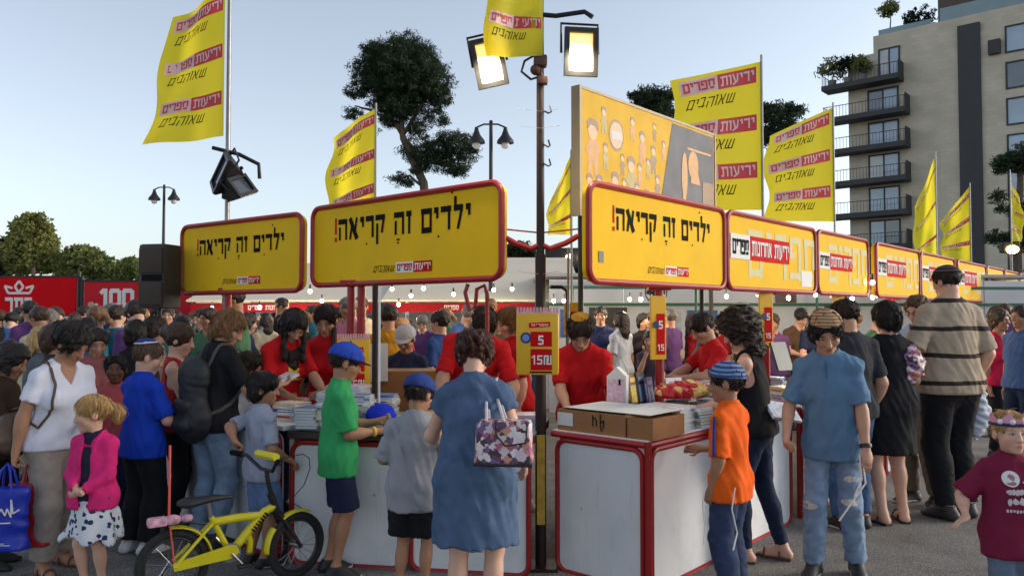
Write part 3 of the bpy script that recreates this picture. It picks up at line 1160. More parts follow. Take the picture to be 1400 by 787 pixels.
# ------------------------------------------------------------------ common materials
M_RED = mat('red_paint', lin((150, 18, 22)), .42, .18, 9, bump=.1, bscale=40, dirt=.35)
M_YEL = mat('yellow_sign_plastic', (.79, .475, .011), .66, .06, 3, bump=.05, bscale=9, dirt=.10, spec=.12)
M_BLK = mat('black_print', (.009, .009, .009), .8, .05, spec=.08)
M_REDP = mat('red_print', lin((196, 20, 28)), .75, .06, spec=.08)
M_WHP = mat('white_print', (.74, .72, .70), .75, .05, spec=.08)
M_GHOST = mat('pale_print', (.62, .58, .34), .75, .05, spec=.08)
M_DARK = mat('dark_metal', (.022, .022, .024), .45, .15, 20, metal=.3)
M_GREY = mat('grey_metal', (.25, .25, .26), .4, .12, 15, metal=.7)
M_WHITE = mat('white_laminate', (.70, .72, .745), .5, .06, 4, bump=.05, bscale=8, dirt=.20, spec=.3)
def scuffs(m):
    N, L = m.node_tree.nodes, m.node_tree.links
    b = N['Principled BSDF']; src = b.inputs['Base Color'].links[0].from_socket
    tc = next(n for n in N if n.type == 'TEX_COORD')
    v = N.new('ShaderNodeTexVoronoi'); v.inputs['Scale'].default_value = 7; L.new(tc.outputs['Object'], v.inputs['Vector'])
    nz = N.new('ShaderNodeTexNoise'); nz.inputs['Scale'].default_value = 45; nz.inputs['Detail'].default_value = 6
    mp = N.new('ShaderNodeMapping'); mp.inputs['Scale'].default_value = (1, 1, .12); L.new(tc.outputs['Object'], mp.inputs[0]); L.new(mp.outputs[0], nz.inputs['Vector'])
    r1 = N.new('ShaderNodeMapRange'); r1.inputs[1].default_value = .035; r1.inputs[2].default_value = .075; r1.inputs[3].default_value = .75; r1.inputs[4].default_value = 0; L.new(v.outputs[0], r1.inputs[0])
    r2 = N.new('ShaderNodeMapRange'); r2.inputs[1].default_value = .60; r2.inputs[2].default_value = .75; r2.inputs[3].default_value = 0; r2.inputs[4].default_value = .18; L.new(nz.outputs[0], r2.inputs[0])
    mxm = N.new('ShaderNodeMath'); mxm.operation = 'MAXIMUM'; L.new(r1.outputs[0], mxm.inputs[0]); L.new(r2.outputs[0], mxm.inputs[1])
    mx = N.new('ShaderNodeMix'); mx.data_type = 'RGBA'; L.new(mxm.outputs[0], mx.inputs[0]); L.new(src, mx.inputs[6]); mx.inputs[7].default_value = (.14, .13, .12, 1)
    L.new(mx.outputs[2], b.inputs['Base Color'])
scuffs(M_WHITE)
M_BROWN = mat('brown_pole_paint', (.026, .012, .010), .5, .2, 12, bump=.1, spec=.3)
M_CARD = mat('cardboard', lin((150, 104, 62)), .8, .10, 12, bump=.12, bscale=60, dirt=.15)
M_PAPER = mat('paper', (.66, .66, .64), .7, .05)
M_GLASSY = mat('dark_glass', (.05, .06, .075), .08, .1, 2, spec=.8)
M_BULB = mat('bulb_glow', (1, .95, .8), .4, 0, emit=(1.0, .90, .70), estr=9.0)
M_GREEN = mat('green_frame_paint', (.03, .12, .07), .5, .1)

# ------------------------------------------------------------------ ground
def asphalt():
    m = mat('asphalt', (.20, .19, .172), .9, .32, 3.0, bump=.5, bscale=70)
    nt = m.node_tree
    N, L = nt.nodes, nt.links
    b = N['Principled BSDF']
    src = b.inputs['Base Color'].links[0].from_socket
    tc = next(n for n in N if n.type == 'TEX_COORD')
    vz = N.new('ShaderNodeTexVoronoi'); vz.inputs['Scale'].default_value = 95
    L.new(tc.outputs['Object'], vz.inputs['Vector'])
    r = N.new('ShaderNodeMapRange'); r.inputs[1].default_value = 0; r.inputs[2].default_value = .6
    r.inputs[3].default_value = 1.7; r.inputs[4].default_value = .6
    L.new(vz.outputs[0], r.inputs[0])
    mx = N.new('ShaderNodeMix'); mx.data_type = 'RGBA'; mx.blend_type = 'MULTIPLY'; mx.inputs[0].default_value = 1
    L.new(src, mx.inputs[6]); L.new(r.outputs[0], mx.inputs[7])
    L.new(mx.outputs[2], b.inputs['Base Color'])
    return m
g = MB()
g.add([(-400, -60, 0), (400, -60, 0), (400, 900, 0), (-400, 900, 0)], [(0, 1, 2, 3)])
setp(g.build('ground', asphalt(), None, fixn=False), 'dark grey asphalt ground of the fair', kind='structure')

# directions of the two stall rows (they meet at a right angle near the corner pole)
UR = Vector((.663, .749, 0)).normalized()
UL = Vector((-.749, .663, 0)).normalized()

def frame_on(o, u, up=Vector((0, 0, 1))):
    """surface function for flat print: u to the right along a wall, v up, lift towards the viewer"""
    u = Vector(u).normalized()
    n = u.cross(up).normalized()
    return lambda a, b, l: o + u * a + up * b + n * l

# ------------------------------------------------------------------ trees
def leaf_mat(name, c, var=.35, tr=.35):
    m = mat('leaf_' + name, c, .7, var, 1.2, spec=.2)
    N, L = m.node_tree.nodes, m.node_tree.links
    b = N['Principled BSDF']
    t = N.new('ShaderNodeBsdfTranslucent')
    L.new(b.inputs['Base Color'].links[0].from_socket, t.inputs[0])
    mx = N.new('ShaderNodeMixShader'); mx.inputs[0].default_value = tr
    L.new(b.outputs[0], mx.inputs[1]); L.new(t.outputs[0], mx.inputs[2])
    L.new(mx.outputs[0], N['Material Output'].inputs[0])
    return m
M_BARK = mat('bark', (.10, .07, .05), .9, .3, 6, bump=.8, bscale=14)

def leaves(name, blobs, m, parent, n_clump, per, size, seed, thin=.35, squash=.7):
    """blobs: (centre, radii). Clumps scattered through the crown volume, mostly near its skin; each clump many small leaf faces."""
    rg = np.random.RandomState(seed)
    vol = np.array([r[0] * r[1] * r[2] for _, r in blobs]) ** .75
    pick = rg.choice(len(blobs), n_clump, p=vol / vol.sum())
    C = np.array([tuple(c) for c, _ in blobs])[pick]
    Rr = np.array([tuple(r) for _, r in blobs])[pick]
    d = rg.normal(size=(n_clump, 3)); d /= np.linalg.norm(d, axis=1)[:, None]
    rad = rg.rand(n_clump) ** .38 * rg.uniform(.82, 1.12, n_clump)
    cc = C + d * Rr * rad[:, None]
    cr = rg.uniform(.5, 1.2, n_clump) * size * 2.6
    P = np.repeat(cc, per, 0)
    q = rg.normal(size=(n_clump * per, 3)); q /= np.linalg.norm(q, axis=1)[:, None]
    q[:, 2] *= squash
    P = P + q * np.repeat(cr, per)[:, None] * (rg.rand(n_clump * per) ** .5)[:, None]
    N = len(P)
    a = rg.normal(size=(N, 3)); a += q * .6; a /= np.linalg.norm(a, axis=1)[:, None]
    b = np.cross(a, rg.normal(size=(N, 3))); b /= np.linalg.norm(b, axis=1)[:, None]
    sz = rg.uniform(.6, 1.3, N)[:, None] * size
    V = np.stack([P - a * sz - b * sz * thin * .3, P - b * sz * thin, P + a * sz, P + b * sz * thin], 1).reshape(-1, 3)
    Q = np.arange(N * 4).reshape(-1, 4)
    me = raw_mesh(name, V, Q)
    me.polygons.foreach_set('use_smooth', np.zeros(N, dtype=bool))
    return link(name, me, m, parent)

def limb(b, pts, r0, r1, n=7, wob=.0, seed=0):
    rg = random.Random(seed)
    P = [Vector(p) for p in pts]
    out, rs = [], []
    for i in range(len(P) - 1):
        for j in range(4):
            t = j / 4
            out.append(P[i].lerp(P[i + 1], t) + Vector((rg.uniform(-wob, wob), rg.uniform(-wob, wob), 0)))
    out.append(P[-1])
    for i in range(len(out)):
        rs.append(r0 + (r1 - r0) * i / (len(out) - 1))
    b.tube(out, rs, n)

def tree(name, label, base, trunk, blobs, m, n_clump, per, size, seed, group=None, thin=.35, rot=.2):
    e = empty(name, base, 0, label, 'tree', group)
    b = MB()
    B = Vector(base)
    for pts, r0, r1 in trunk:
        limb(b, [Vector(p) - B for p in pts], r0, r1, 7, .04, seed)
    b.build('trunk', M_BARK, e, True)
    leaves('crown', [(Vector(c) - B, r) for c, r in blobs], m, e, n_clump, per, size, seed, thin)
    return e

LF_PINE = leaf_mat('pine', (.036, .056, .027), .5, .2)
LF_WARM = leaf_mat('broad', (.25, .26, .08), .5)
LF_MID = leaf_mat('mid', (.19, .215, .07), .5)
LF_DARK = leaf_mat('dark', (.030, .045, .025), .45)

def blob(px, py, d, rx, rz=None, ry=None):
    """crown lobe centred at a photograph pixel, radii in pixels"""
    s = d / FPX
    return (at(px, py, d), (rx * s, (ry or rx) * s, (rz or rx) * s))

D = 36
tp = lambda px, py, d=D: at(px, py, d)
tree('pine_tree', 'tall dark stone pine with leaning trunk rising behind the second yellow sign', ground(592, D),
     [([ground(592, D), tp(590, 340), tp(578, 250), tp(552, 190), tp(545, 120)], .30, .10),
      ([tp(578, 250), tp(566, 205), tp(536, 165), tp(520, 110)], .14, .05),
      ([tp(565, 222), tp(600, 190), tp(625, 205)], .11, .04), ([tp(550, 185), tp(585, 130), tp(595, 100)], .11, .04),
      ([tp(585, 262), tp(560, 240), tp(545, 245)], .08, .03), ([tp(545, 170), tp(505, 150), tp(485, 145)], .09, .03)],
     [blob(540, 88, D, 46, 36), blob(548, 108, D, 58, 26), blob(575, 90, D, 32, 30), blob(525, 118, D, 30, 20), blob(585, 215, D, 22, 16), blob(545, 150, D, 30, 14), blob(590, 158, D, 20, 12), blob(520, 142, D, 20, 12), blob(572, 232, D, 14, 10), blob(560, 205, D, 14, 18), blob(505, 100, D, 28, 26), blob(585, 110, D, 36, 30), blob(556, 128, D, 44, 22), blob(512, 70, D, 20, 16), blob(560, 66, D, 34, 17), blob(600, 135, D, 20, 14), blob(487, 125, D, 16, 12),
      blob(482, 155, D, 13, 9), blob(618, 200, D, 30, 22), blob(640, 205, D, 16, 20), blob(598, 220, D, 16, 14), blob(622, 230, D, 22, 12), blob(535, 165, D, 18, 10), blob(570, 175, D, 16, 14),
      blob(550, 246, D, 20, 9), blob(580, 195, D, 12, 10), blob(508, 175, D, 10, 6), blob(604, 165, D, 9, 8)],
     LF_PINE, 3600, 26, .105, 11, thin=.16)

D = 38
tree('broad_tree', 'leafy yellow green tree above the left red banner, tallest of the left trees', ground(42, D),
     [([ground(42, D), tp(44, 400), tp(46, 365)], .16, .07)],
     [blob(45, 318, D, 26, 22), blob(40, 345, D, 32, 26), blob(55, 335, D, 24, 20), blob(30, 330, D, 17, 15), blob(45, 300, D, 14, 8), blob(62, 355, D, 18, 18), blob(26, 360, D, 18, 18)],
     LF_WARM, 1300, 18, .11, 21, 'trees behind the banners', .55)
tree('broad_tree', 'round green tree between the two red banners and the loudspeaker', ground(118, D + 3),
     [([ground(118, D + 3), tp(118, 405, D + 3), tp(117, 385, D + 3)], .16, .07)],
     [blob(113, 358, D, 26, 20), blob(125, 362, D, 26, 18), blob(100, 368, D, 22, 14), blob(140, 370, D, 18, 12), blob(112, 345, D, 16, 9), blob(92, 375, D, 10, 9)],
     LF_MID, 1100, 18, .11, 22, 'trees behind the banners', .55)
tree('broad_tree', 'low green tree just left of the loudspeaker', ground(175, D + 5),
     [([ground(175, D + 5), tp(175, 400, D + 5), tp(175, 385, D + 5)], .15, .07)],
     [blob(170, 370, D, 20, 12), blob(186, 368, D, 16, 10), blob(160, 376, D, 16, 9), blob(180, 358, D, 7, 6), blob(205, 376, D, 18, 9)],
     LF_MID, 700, 18, .11, 23, 'trees behind the banners', .55)
tree('cypress_tree', 'dark narrow tree cut by the left edge of the picture', ground(-6, D + 2),
     [([ground(-6, D + 2), tp(-6, 380, D), tp(-6, 350, D)], .25, .08)],
     [blob(-4, 352, D, 14, 20), blob(-5, 370, D, 17, 22), blob(-3, 335, D, 8, 12)], LF_DARK, 520, 18, .11, 24, 'trees behind the banners', .5)
for k, (px, py, d, sx, sy, sd, lb) in enumerate((
        (893, 140, 34, 30, 22, 31, 'dark pine crown showing left of the largest flag, above the billboard'),
        (1062, 160, 33, 34, 20, 32, 'dark pine crown showing between the two large flags'))):
    d_ = d
    tree('pine_tree', lb, ground(px, d_), [([ground(px, d_), tp(px, py + 90, d_), tp(px + 3, py, d_)], .3, .08), ([tp(px, py + 50, d_), tp(px + 25, py + 15, d_)], .12, .04), ([tp(px, py + 50, d_), tp(px - 20, py + 10, d_)], .12, .04)],
         [blob(px, py, d_, sx, sy), blob(px - 20, py - 8, d_, sx * .5, sy * .5), blob(px + 22, py - 10, d_, sx * .5, sy * .45), blob(px + 5, py + 25, d_, sx * .9, sy * .8), blob(px - 25, py + 30, d_, sx * .6, sy * .5), blob(px + 30, py + 18, d_, sx * .5, sy * .5)],
         LF_PINE, 420, 24, .095, sd, 'pines behind the flags', .25)
d_ = 40
tree('pine_tree', 'open pine in front of the apartment block at the right edge', ground(1392, d_),
     [([ground(1392, d_), tp(1390, 340, d_), tp(1394, 260, d_), tp(1398, 200, d_)], .3, .1), ([tp(1393, 280, d_), tp(1368, 268, d_)], .08, .03), ([tp(1392, 310, d_), tp(1365, 325, d_)], .08, .03)],
     [blob(1392, 222, d_, 30, 16), blob(1372, 226, d_, 14, 11), blob(1410, 215, d_, 30, 22), blob(1363, 270, d_, 12, 9), blob(1385, 285, d_, 20, 9), blob(1362, 325, d_, 16, 10), blob(1388, 330, d_, 24, 14), blob(1420, 300, d_, 30, 24)],
     LF_PINE, 800, 24, .10, 41, None, .25)
# shrubs behind the corner pole
d_ = 24
for k, (px, py, rx, rz, lb) in enumerate(((710, 345, 22, 12, 'dark shrub mass left of the corner pole above the pale canopy'), (782, 368, 30, 24, 'dark shrub mass right of the corner pole beside the third sign'))):
    tree('shrub', lb, ground(px, d_), [([ground(px, d_), tp(px, py + 30, d_), tp(px, py, d_)], .12, .05)],
         [blob(px, py, d_, rx, rz), blob(px + 12, py + 8, d_, rx * .7, rz * .8), blob(px - 12, py + 10, d_, rx * .7, rz * .7)], LF_DARK, 200, 18, .09, 51 + k, None, .5)

# ------------------------------------------------------------------ apartment block
def stone_mat():
    m = mat('limestone_cladding', (.56, .49, .38), .8, .14, .5, bump=.15, bscale=3)
    nt = m.node_tree
    N, L = nt.nodes, nt.links
    b = N['Principled BSDF']
    src = b.inputs['Base Color'].links[0].from_socket
    tc = next(n for n in N if n.type == 'TEX_COORD')
    sp = N.new('ShaderNodeSeparateXYZ'); cb = N.new('ShaderNodeCombineXYZ')
    L.new(tc.outputs['Object'], sp.inputs[0]); L.new(sp.outputs[0], cb.inputs[0]); L.new(sp.outputs[2], cb.inputs[1])
    br = N.new('ShaderNodeTexBrick'); br.inputs['Scale'].default_value = 1.0
    br.inputs['Brick Width'].default_value = .9; br.inputs['Row Height'].default_value = .34; br.inputs['Mortar Size'].default_value = .012
    br.inputs['Color1'].default_value = (1.08, 1.06, 1.04, 1); br.inputs['Color2'].default_value = (.94, .94, .94, 1); br.inputs['Mortar'].default_value = (.84, .84, .84, 1)
    L.new(cb.outputs[0], br.inputs[0])
    mx = N.new('ShaderNodeMix'); mx.data_type = 'RGBA'; mx.blend_type = 'MULTIPLY'; mx.inputs[0].default_value = .85
    L.new(src, mx.inputs[6]); L.new(br.outputs[0], mx.inputs[7]); L.new(mx.outputs[2], b.inputs['Base Color'])
    return m
M_STONE = stone_mat()
M_CHAR = mat('charcoal_cladding', (.035, .034, .036), .6, .15, 2)
M_WGLASS = mat('window_glass', (.26, .34, .43), .06, .25, .35, spec=1.0)
M_WGLASS2 = mat('window_glass_curtain', (.42, .43, .42), .12, .3, .8, spec=1.0)
M_WGLASS3 = mat('window_glass_dim', (.08, .10, .13), .06, .3, .5, spec=1.0)
M_BALG = mat('balcony_glass', (.16, .24, .25), .1, .1, 1, spec=.8)

bu = -UL                               # towards the right of the picture, coming nearer
b0 = Vector((33.9, 74, 0)) - bu * 3.4  # left corner of the facade
bld = empty('apartment_building', b0, math.atan2(bu.y, bu.x), 'beige stone apartment block with dark balconies behind the right row of signs', 'building')
# local frame: x along the facade to the right, y away from the viewer, z up
W_ = 34.0
MB().box((1.6 + (W_ - 1.6) / 2, 9, 13.1), (W_ - 1.6, 18, 26.2)).build('wall', M_STONE, bld)
MB().box((3.9 + (W_ - 3.9) / 2, 9, 27.05), (W_ - 3.9, 17.6, 1.7)).build('wall', M_STONE, bld)
MB().box((11.95, -.08, 13.45), (1.75, .3, 27.1)).build('facade_strip', M_CHAR, bld)
pent = MB(); pent.box((9.3 + 11, 7.5, 30.2), (22, 13, 4.6)); pent.build('penthouse', mat('penthouse_timber', (.10, .07, .05), .7, .25, 1.5), bld)
pr_ = MB(); pr_.box((9.0 + 12, 8.0, 32.7), (24, 17, .4)); pr_.build('roof', M_CHAR, bld)
pg = MB(); pg.box((9.6 + 11, .3, 28.5), (22, .06, 1.2)); pg.build('terrace_glass', M_BALG, bld)
tg = MB(); tg.box((6.4, 1.2, 28.3), (4.6, .06, .8)); tg.build('terrace_glass', M_BALG, bld)

def window(parent, x, z, w, h, panes=2, y=-.02, deep=.16):
    f = MB(); t = .13
    f.box((x, y, z + h / 2 - t / 2), (w, deep, t)); f.box((x, y, z - h / 2 + t / 2), (w, deep, t))
    for q in (-1, 1):
        f.box((x + q * (w / 2 - t / 2), y, z), (t, deep - .004, h - 2 * t))
    if panes == 2:
        f.box((x, y, z), (t * .8, deep - .008, h - 2 * t))
    fr = f.build('window', M_CHAR, parent)
    pw = (w - 2 * t) / panes
    for k in range(panes):
        MB().box((x - w / 2 + t + pw * (k + .5), y + .03, z), (pw - .004, .05, h - 2 * t - .004)).build('pane', RNG.choice((M_WGLASS, M_WGLASS, M_WGLASS2, M_WGLASS3)), fr)
    return fr

zs = [23.35, 20.2, 17.1, 14.0, 10.9, 7.8, 4.7]
for i, z in enumerate(zs):
    x0, x1 = (-.2, 7.1) if i else (-.3, 6.6)
    s_ = MB()
    s_.box(((x0 + x1) / 2, -.95, z - .14), (x1 - x0, 1.9, .46))
    sl = s_.build('balcony', M_CHAR, bld)
    rl = MB()
    rl.box(((x0 + x1) / 2, -1.85, z + 1.12), (x1 - x0, .06, .06))
    for k in range(25):
        rl.box((x0 + .1 + (x1 - x0 - .2) * k / 24, -1.85, z + .6), (.028, .028, 1.0))
    for k in range(6):
        for xx in (x0 + .04, x1 - .04):
            rl.box((xx, -1.75 + k * .32, z + .6), (.028, .028, 1.0))
    for xx in (x0 + .04, x1 - .04):
        rl.box((xx, -.9, z + 1.12), (.05, 1.85, .05))
    rl.build('railing', M_CHAR, sl)
    MB().box((x1 - .05, -.8, z + .75), (.08, 1.5, 1.35)).build('side_screen', M_CHAR, sl)
    if i == 0:
        window(bld, 5.35, z + 1.75, 1.9, 2.7)
    else:
        window(bld, 4.75, z + 1.35, 2.75, 2.35)
for i in range(7):
    z = 25.0 - i * 3.12
    window(bld, 16.2, z, 3.1, 2.35)
    if i == 0:
        MB().box((13.9, -.25, z - .5), (.9, .5, 1.2)).build('balcony', M_CHAR, bld)
# terrace plants
def potted(label, bx, by, bz, h, r, seed, potc=(.2, .2, .2)):
    p = bld.matrix_world if False else None
    loc = b0 + bu * bx + Vector((-bu.y, bu.x, 0)) * by + Vector((0, 0, bz))
    e = empty('potted_plant', loc, 0, label, 'plant', 'terrace plants')
    MB().lathe((0, 0, 0), [(.34, 0), (.42, .6), (.38, .6)], 10).build('pot', mat('pot', potc, .6), e, True)
    b = MB(); limb(b, [(0, 0, .5), (.1, 0, h * .6), (0, 0, h)], .07, .03); b.build('stem', M_BARK, e)
    leaves('crown', [(Vector((0, 0, h)), (r, r, r * .75)), (Vector((r * .6, 0, h - r * .4)), (r * .6, r * .6, r * .5)), (Vector((-r * .6, .2, h - r * .3)), (r * .6, r * .6, r * .5))], LF_MID if seed % 2 else LF_DARK, e, 60, 16, .17, seed, .4)
potted('small round tree in a pot on the roof terrace corner', 5.0, 1.6, 27.9, 2.9, .95, 61, (.25, .35, .33))
potted('wide grey green shrub on the roof terrace beside the potted tree', 7.6, 1.6, 27.9, 1.5, 1.25, 62)
potted('bushy plant on the top balcony, at its left corner', .5, -1.2, 23.4, 1.9, 1.15, 63)
potted('bushy plant in the middle of the top balcony', 2.0, -1.2, 23.4, 2.2, 1.0, 64)
potted('loose plant on the top balcony beside the window', 3.3, -1.2, 23.4, 1.7, .85, 65)

# ------------------------------------------------------------------ street lamps
def street_lamp(px, ytop, d, label):
    e = empty('street_lamp', ground(px, d), 0, label, 'street lamp', 'twin street lamps')
    top = at(px, ytop, d).z
    b = MB(); b.tube([(0, 0, 0), (0, 0, 1.0), (0, 0, 1.05), (0, 0, top)], [.07, .07, .045, .032], 10); b.build('post', M_DARK, e, True)
    b = MB(); b.tube([(-.24, 0, top - .05), (-.12, 0, top + .0), (.12, 0, top + .0), (.24, 0, top - .05)], .016, 6)
    b.sphere((0, 0, top + .04), .035, 8, 6); b.build('arm', M_DARK, e, True)
    for q in (-1, 1):
        l = MB(); l.lathe((q * .25, 0, top - .33), [(.15, 0), (.14, .05), (.07, .14), (.04, .22), (.03, .28)], 14)
        s_ = l.build('lamp_shade', M_DARK, e, True)
        MB().sphere((q * .25, 0, top - .36), (.075, .075, .07), 10, 8).build('globe', mat('lamp_globe', (.6, .62, .65), .2, .03), s_, True)
street_lamp(222, 256, 20, 'slim twin-headed street lamp standing above the loudspeaker')
street_lamp(671, 170, 13.5, 'slim twin-headed street lamp just left of the corner pole')
# ------------------------------------------------------------------ yellow signs over the two rows
def rounded(w, h, r, n=6):
    pts = []
    for cx, cy, a0 in ((w - r, h - r, 0), (r, h - r, 90), (r, r, 180), (w - r, r, 270)):
        for k in range(n + 1):
            a = R(a0 + 90 * k / n)
            pts.append((cx + r * math.cos(a), cy + r * math.sin(a)))
    return pts

def logo(fn, x, y, s, parent, script=True, script_below=False, cut=None, words=('תועידי', 'םירפס'), ms=None):
    """white box with red word, red box with white word, handwritten word"""
    w1, W1 = letters(words[1], .2, .16, .13)
    w2, W2 = letters(words[0], .2, .16, .13)
    p = .28
    ms = ms or (M_WHP, M_REDP, M_BLK)
    B1 = rect(x, x + (W1 + 2 * p) * s, y, y + (1 + 2 * p) * s)
    x2 = x + (W1 + 2 * p) * s
    B2 = rect(x2, x2 + (W2 + 2 * p) * s, y, y + (1 + 2 * p) * s)
    print_on('logo_box', [B1], fn, ms[0], parent, .0025, cut)
    print_on('logo_box', [B2], fn, ms[1], parent, .0025, cut)
    print_on('lettering', place(w1, x + p * s, y + p * s, s), fn, ms[1], parent, .0045, cut)
    print_on('lettering', place(w2, x2 + p * s, y + p * s, s), fn, ms[0], parent, .0045, cut)
    sc_, SW = letters('םיבהואש', .10, .10, .12, slant=.35, wob=.08)
    if script:
        if script_below:
            print_on('script', place(sc_, x + .4 * s, y - 1.55 * s, s * 1.05), fn, ms[2], parent, .003, cut)
        else:
            print_on('script', place(sc_, x - (SW + .55) * s, y + .2 * s, s), fn, ms[2], parent, .003, cut)
    return x2 + (W2 + 2 * p) * s - x

def stall_sign(a, b, z0, z1, label, style, group):
    """sign panel from ground point a to b (left to right as seen)"""
    a, b = Vector(a), Vector(b)
    u = (b - a); w = u.length; u.normalize()
    h = z1 - z0
    e = empty('stall_sign', (a.x, a.y, z0), math.atan2(u.y, u.x), label, 'sign', group)
    M = Matrix.Identity(4)
    pts = rounded(w, h, .085)
    MB().prism(pts, .0, .05).build('panel', M_YEL, e)
    tb = MB(); tb.tube([(p[0], -.002, p[1]) for p in pts], .021, 8, closed=True)
    tb.build('frame', M_RED, e, True)
    fn = lambda p, q, l: Vector((p, -l, q))
    if style == 'kids':
        vis = ['!', 'האירק', 'הז', 'םידלי']
        tot, parts_ = 0, []
        for wd in vis[1:]:
            P, Wd = letters(wd, .25, .14, .16)
            parts_.append((P, Wd)); tot += Wd
        s_ = w * .70 / (tot + 1.24)
        x = w * .165; y = h * .555
        ex, _ = letters('!', .2, .13)
        print_on('lettering', place(ex, x - .28 * s_, y, s_), fn, M_REDP, e)
        for P, Wd in parts_:
            print_on('lettering', place(P, x, y, s_), fn, M_BLK, e)
            x += (Wd + .62) * s_
        # vowel points
        dots = []
        x0 = w * .165
        for (dx, dy) in ((2.15, -.28), (4.42, -.22), (4.30, -.22), (4.36, -.36), (6.95, -.24), (7.75, 1.52)):
            c = (x0 + dx * s_, y + dy * s_); r_ = .055 * s_
            dots.append([(c[0] + r_ * math.cos(t), c[1] + r_ * math.sin(t)) for t in [k * 1.0472 for k in range(6)]])
        print_on('vowel_points', dots, fn, M_BLK, e)
        logo(fn, w * .50, h * .11, w * .024, e)
    else:
        gh, GW = letters('םירפס', .15, .15, .20)
        gs = h * .60
        sx = (w * .80) / GW
        P = [[(w * .20 + p * sx, h * .16 + q * h * .66) for p, q in pl_] for pl_ in gh]
        print_on('ghost_lettering', P, fn, M_GHOST, e, .0015)
        w1, W1 = letters('םירפס', .2, .17, .13); w2, W2 = letters('תונורחא תועידי', .2, .17, .13)
        s_ = w * .62 / (W1 + W2 + 1.1); x = w * .03; y = h * .40; p = .32
        x2 = x + (W1 + 2 * p) * s_
        print_on('logo_box', [rect(x, x2, y, y + s_ * (1 + 2 * p) * 1.35)], fn, M_WHP, e, .006)
        print_on('logo_box', [rect(x2, x2 + (W2 + 2 * p) * s_, y, y + s_ * (1 + 2 * p) * 1.35)], fn, M_REDP, e, .006)
        st = lambda L, xx: [[(xx + a_ * s_, y + (p + b_) * s_ * 1.35) for a_, b_ in q] for q in L]
        print_on('lettering', st(w1, x + p * s_), fn, M_BLK, e, .009)
        print_on('lettering', st(w2, x2 + p * s_), fn, M_WHP, e, .009)
    return e

GS = 'yellow stall signs in red frames'
sA, sB = at(428, 340, 6.24), at(686, 315, 4.91)
stall_sign((sA.x, sA.y, 0), (sB.x, sB.y, 0), 1.80, 2.41, 'largest yellow sign with black Hebrew heading, just left of the corner pole', 'kids', GS)
sA, sB = at(249, 365, 7.20), at(413, 350, 6.20)
stall_sign((sA.x, sA.y, 0), (sB.x, sB.y, 0), 1.76, 2.37, 'leftmost yellow sign with black Hebrew heading, beside the loudspeaker', 'kids', GS)
S0 = Vector((.467, 4.76, 0))
names = ['yellow sign with black Hebrew heading, just right of the corner pole',
         'yellow sign with pale ghost letters and red label, next to the headed sign',
         'second of the pale lettered yellow signs counted from the corner pole',
         'third of the pale lettered yellow signs, ending left of the striped man',
         'pale lettered yellow sign directly behind the striped man',
         'pale lettered yellow sign just right of the striped man',
         'small distant yellow sign, sixth of the pale lettered ones',
         'small distant yellow sign, seventh of the pale lettered ones', 'farthest yellow sign at the right edge of the picture']
ts = [(0.0, 1.79), (1.84, 3.69), (3.75, 5.26), (5.55, 7.35), (7.42, 9.26), (9.46, 11.5), (11.6, 13.1), (13.2, 14.6), (14.8, 16.6)]
for i, (t0, t1) in enumerate(ts):
    stall_sign(S0 + UR * t0, S0 + UR * t1, 1.775, 2.38, names[i], 'kids' if i == 0 else 'pale', GS)
# small stickers on the headed signs
def sticker(label, o, u, x, z, w, h, m):
    nrm = Vector(u).normalized()
    fn = lambda p, q, l: o + nrm * p + Vector((0, 0, q)) + nrm.cross(Vector((0, 0, 1))) * l
    setp(print_on('sticker', [rect(x, x + w, z, z + h)], fn, m, None, .004), label, 'sticker')
sticker('small dark square sticker low on the sign right of the pole', S0 + Vector((0, 0, 1.775)), UR, .10, .12, .055, .07, mat('sticker_dark', (.05, .05, .05), .5))
sticker('white square sticker in the lower corner of the first pale lettered sign', S0 + UR * 1.84 + Vector((0, 0, 1.775)), UR, 1.50, .05, .26, .15, M_WHP)

# red posts that carry the signs, each standing in the counter
def sign_post(p, z0, z1, label, group='red posts carrying the signs', r=.03):
    e = MB()
    e.cyl((0, 0, z0), (0, 0, z1), r, 10)
    e.box((0, 0, z0 + .012), (.12, .12, .02)); e.box((0, -.0, z1 - .02), (.16, .05, .04))
    o = e.build('sign_post', M_RED, None, True)
    o.location = (p.x, p.y, 0)
    return setp(o, label, 'post', group)
inn = Vector((-.749, .663, 0))
for i, (t, lb) in enumerate(((.92, 'red post under the headed sign right of the corner pole'), (2.7, 'red post under the first pale lettered sign'), (4.5, 'red post under the second pale lettered sign'), (6.4, 'red post under the third pale lettered sign'))):
    sign_post(S0 + UR * t + inn * .06, .0, 1.78, lb)
pL = at(480, 420, 5.95); sign_post(pL, 0, 1.83, 'left one of the twin red posts under the largest sign')
pL = at(494, 420, 5.90); sign_post(pL, 0, 1.83, 'right one of the twin red posts under the largest sign')
pL = at(312, 420, 6.85); sign_post(pL, 0, 1.80, 'red post under the leftmost yellow sign')

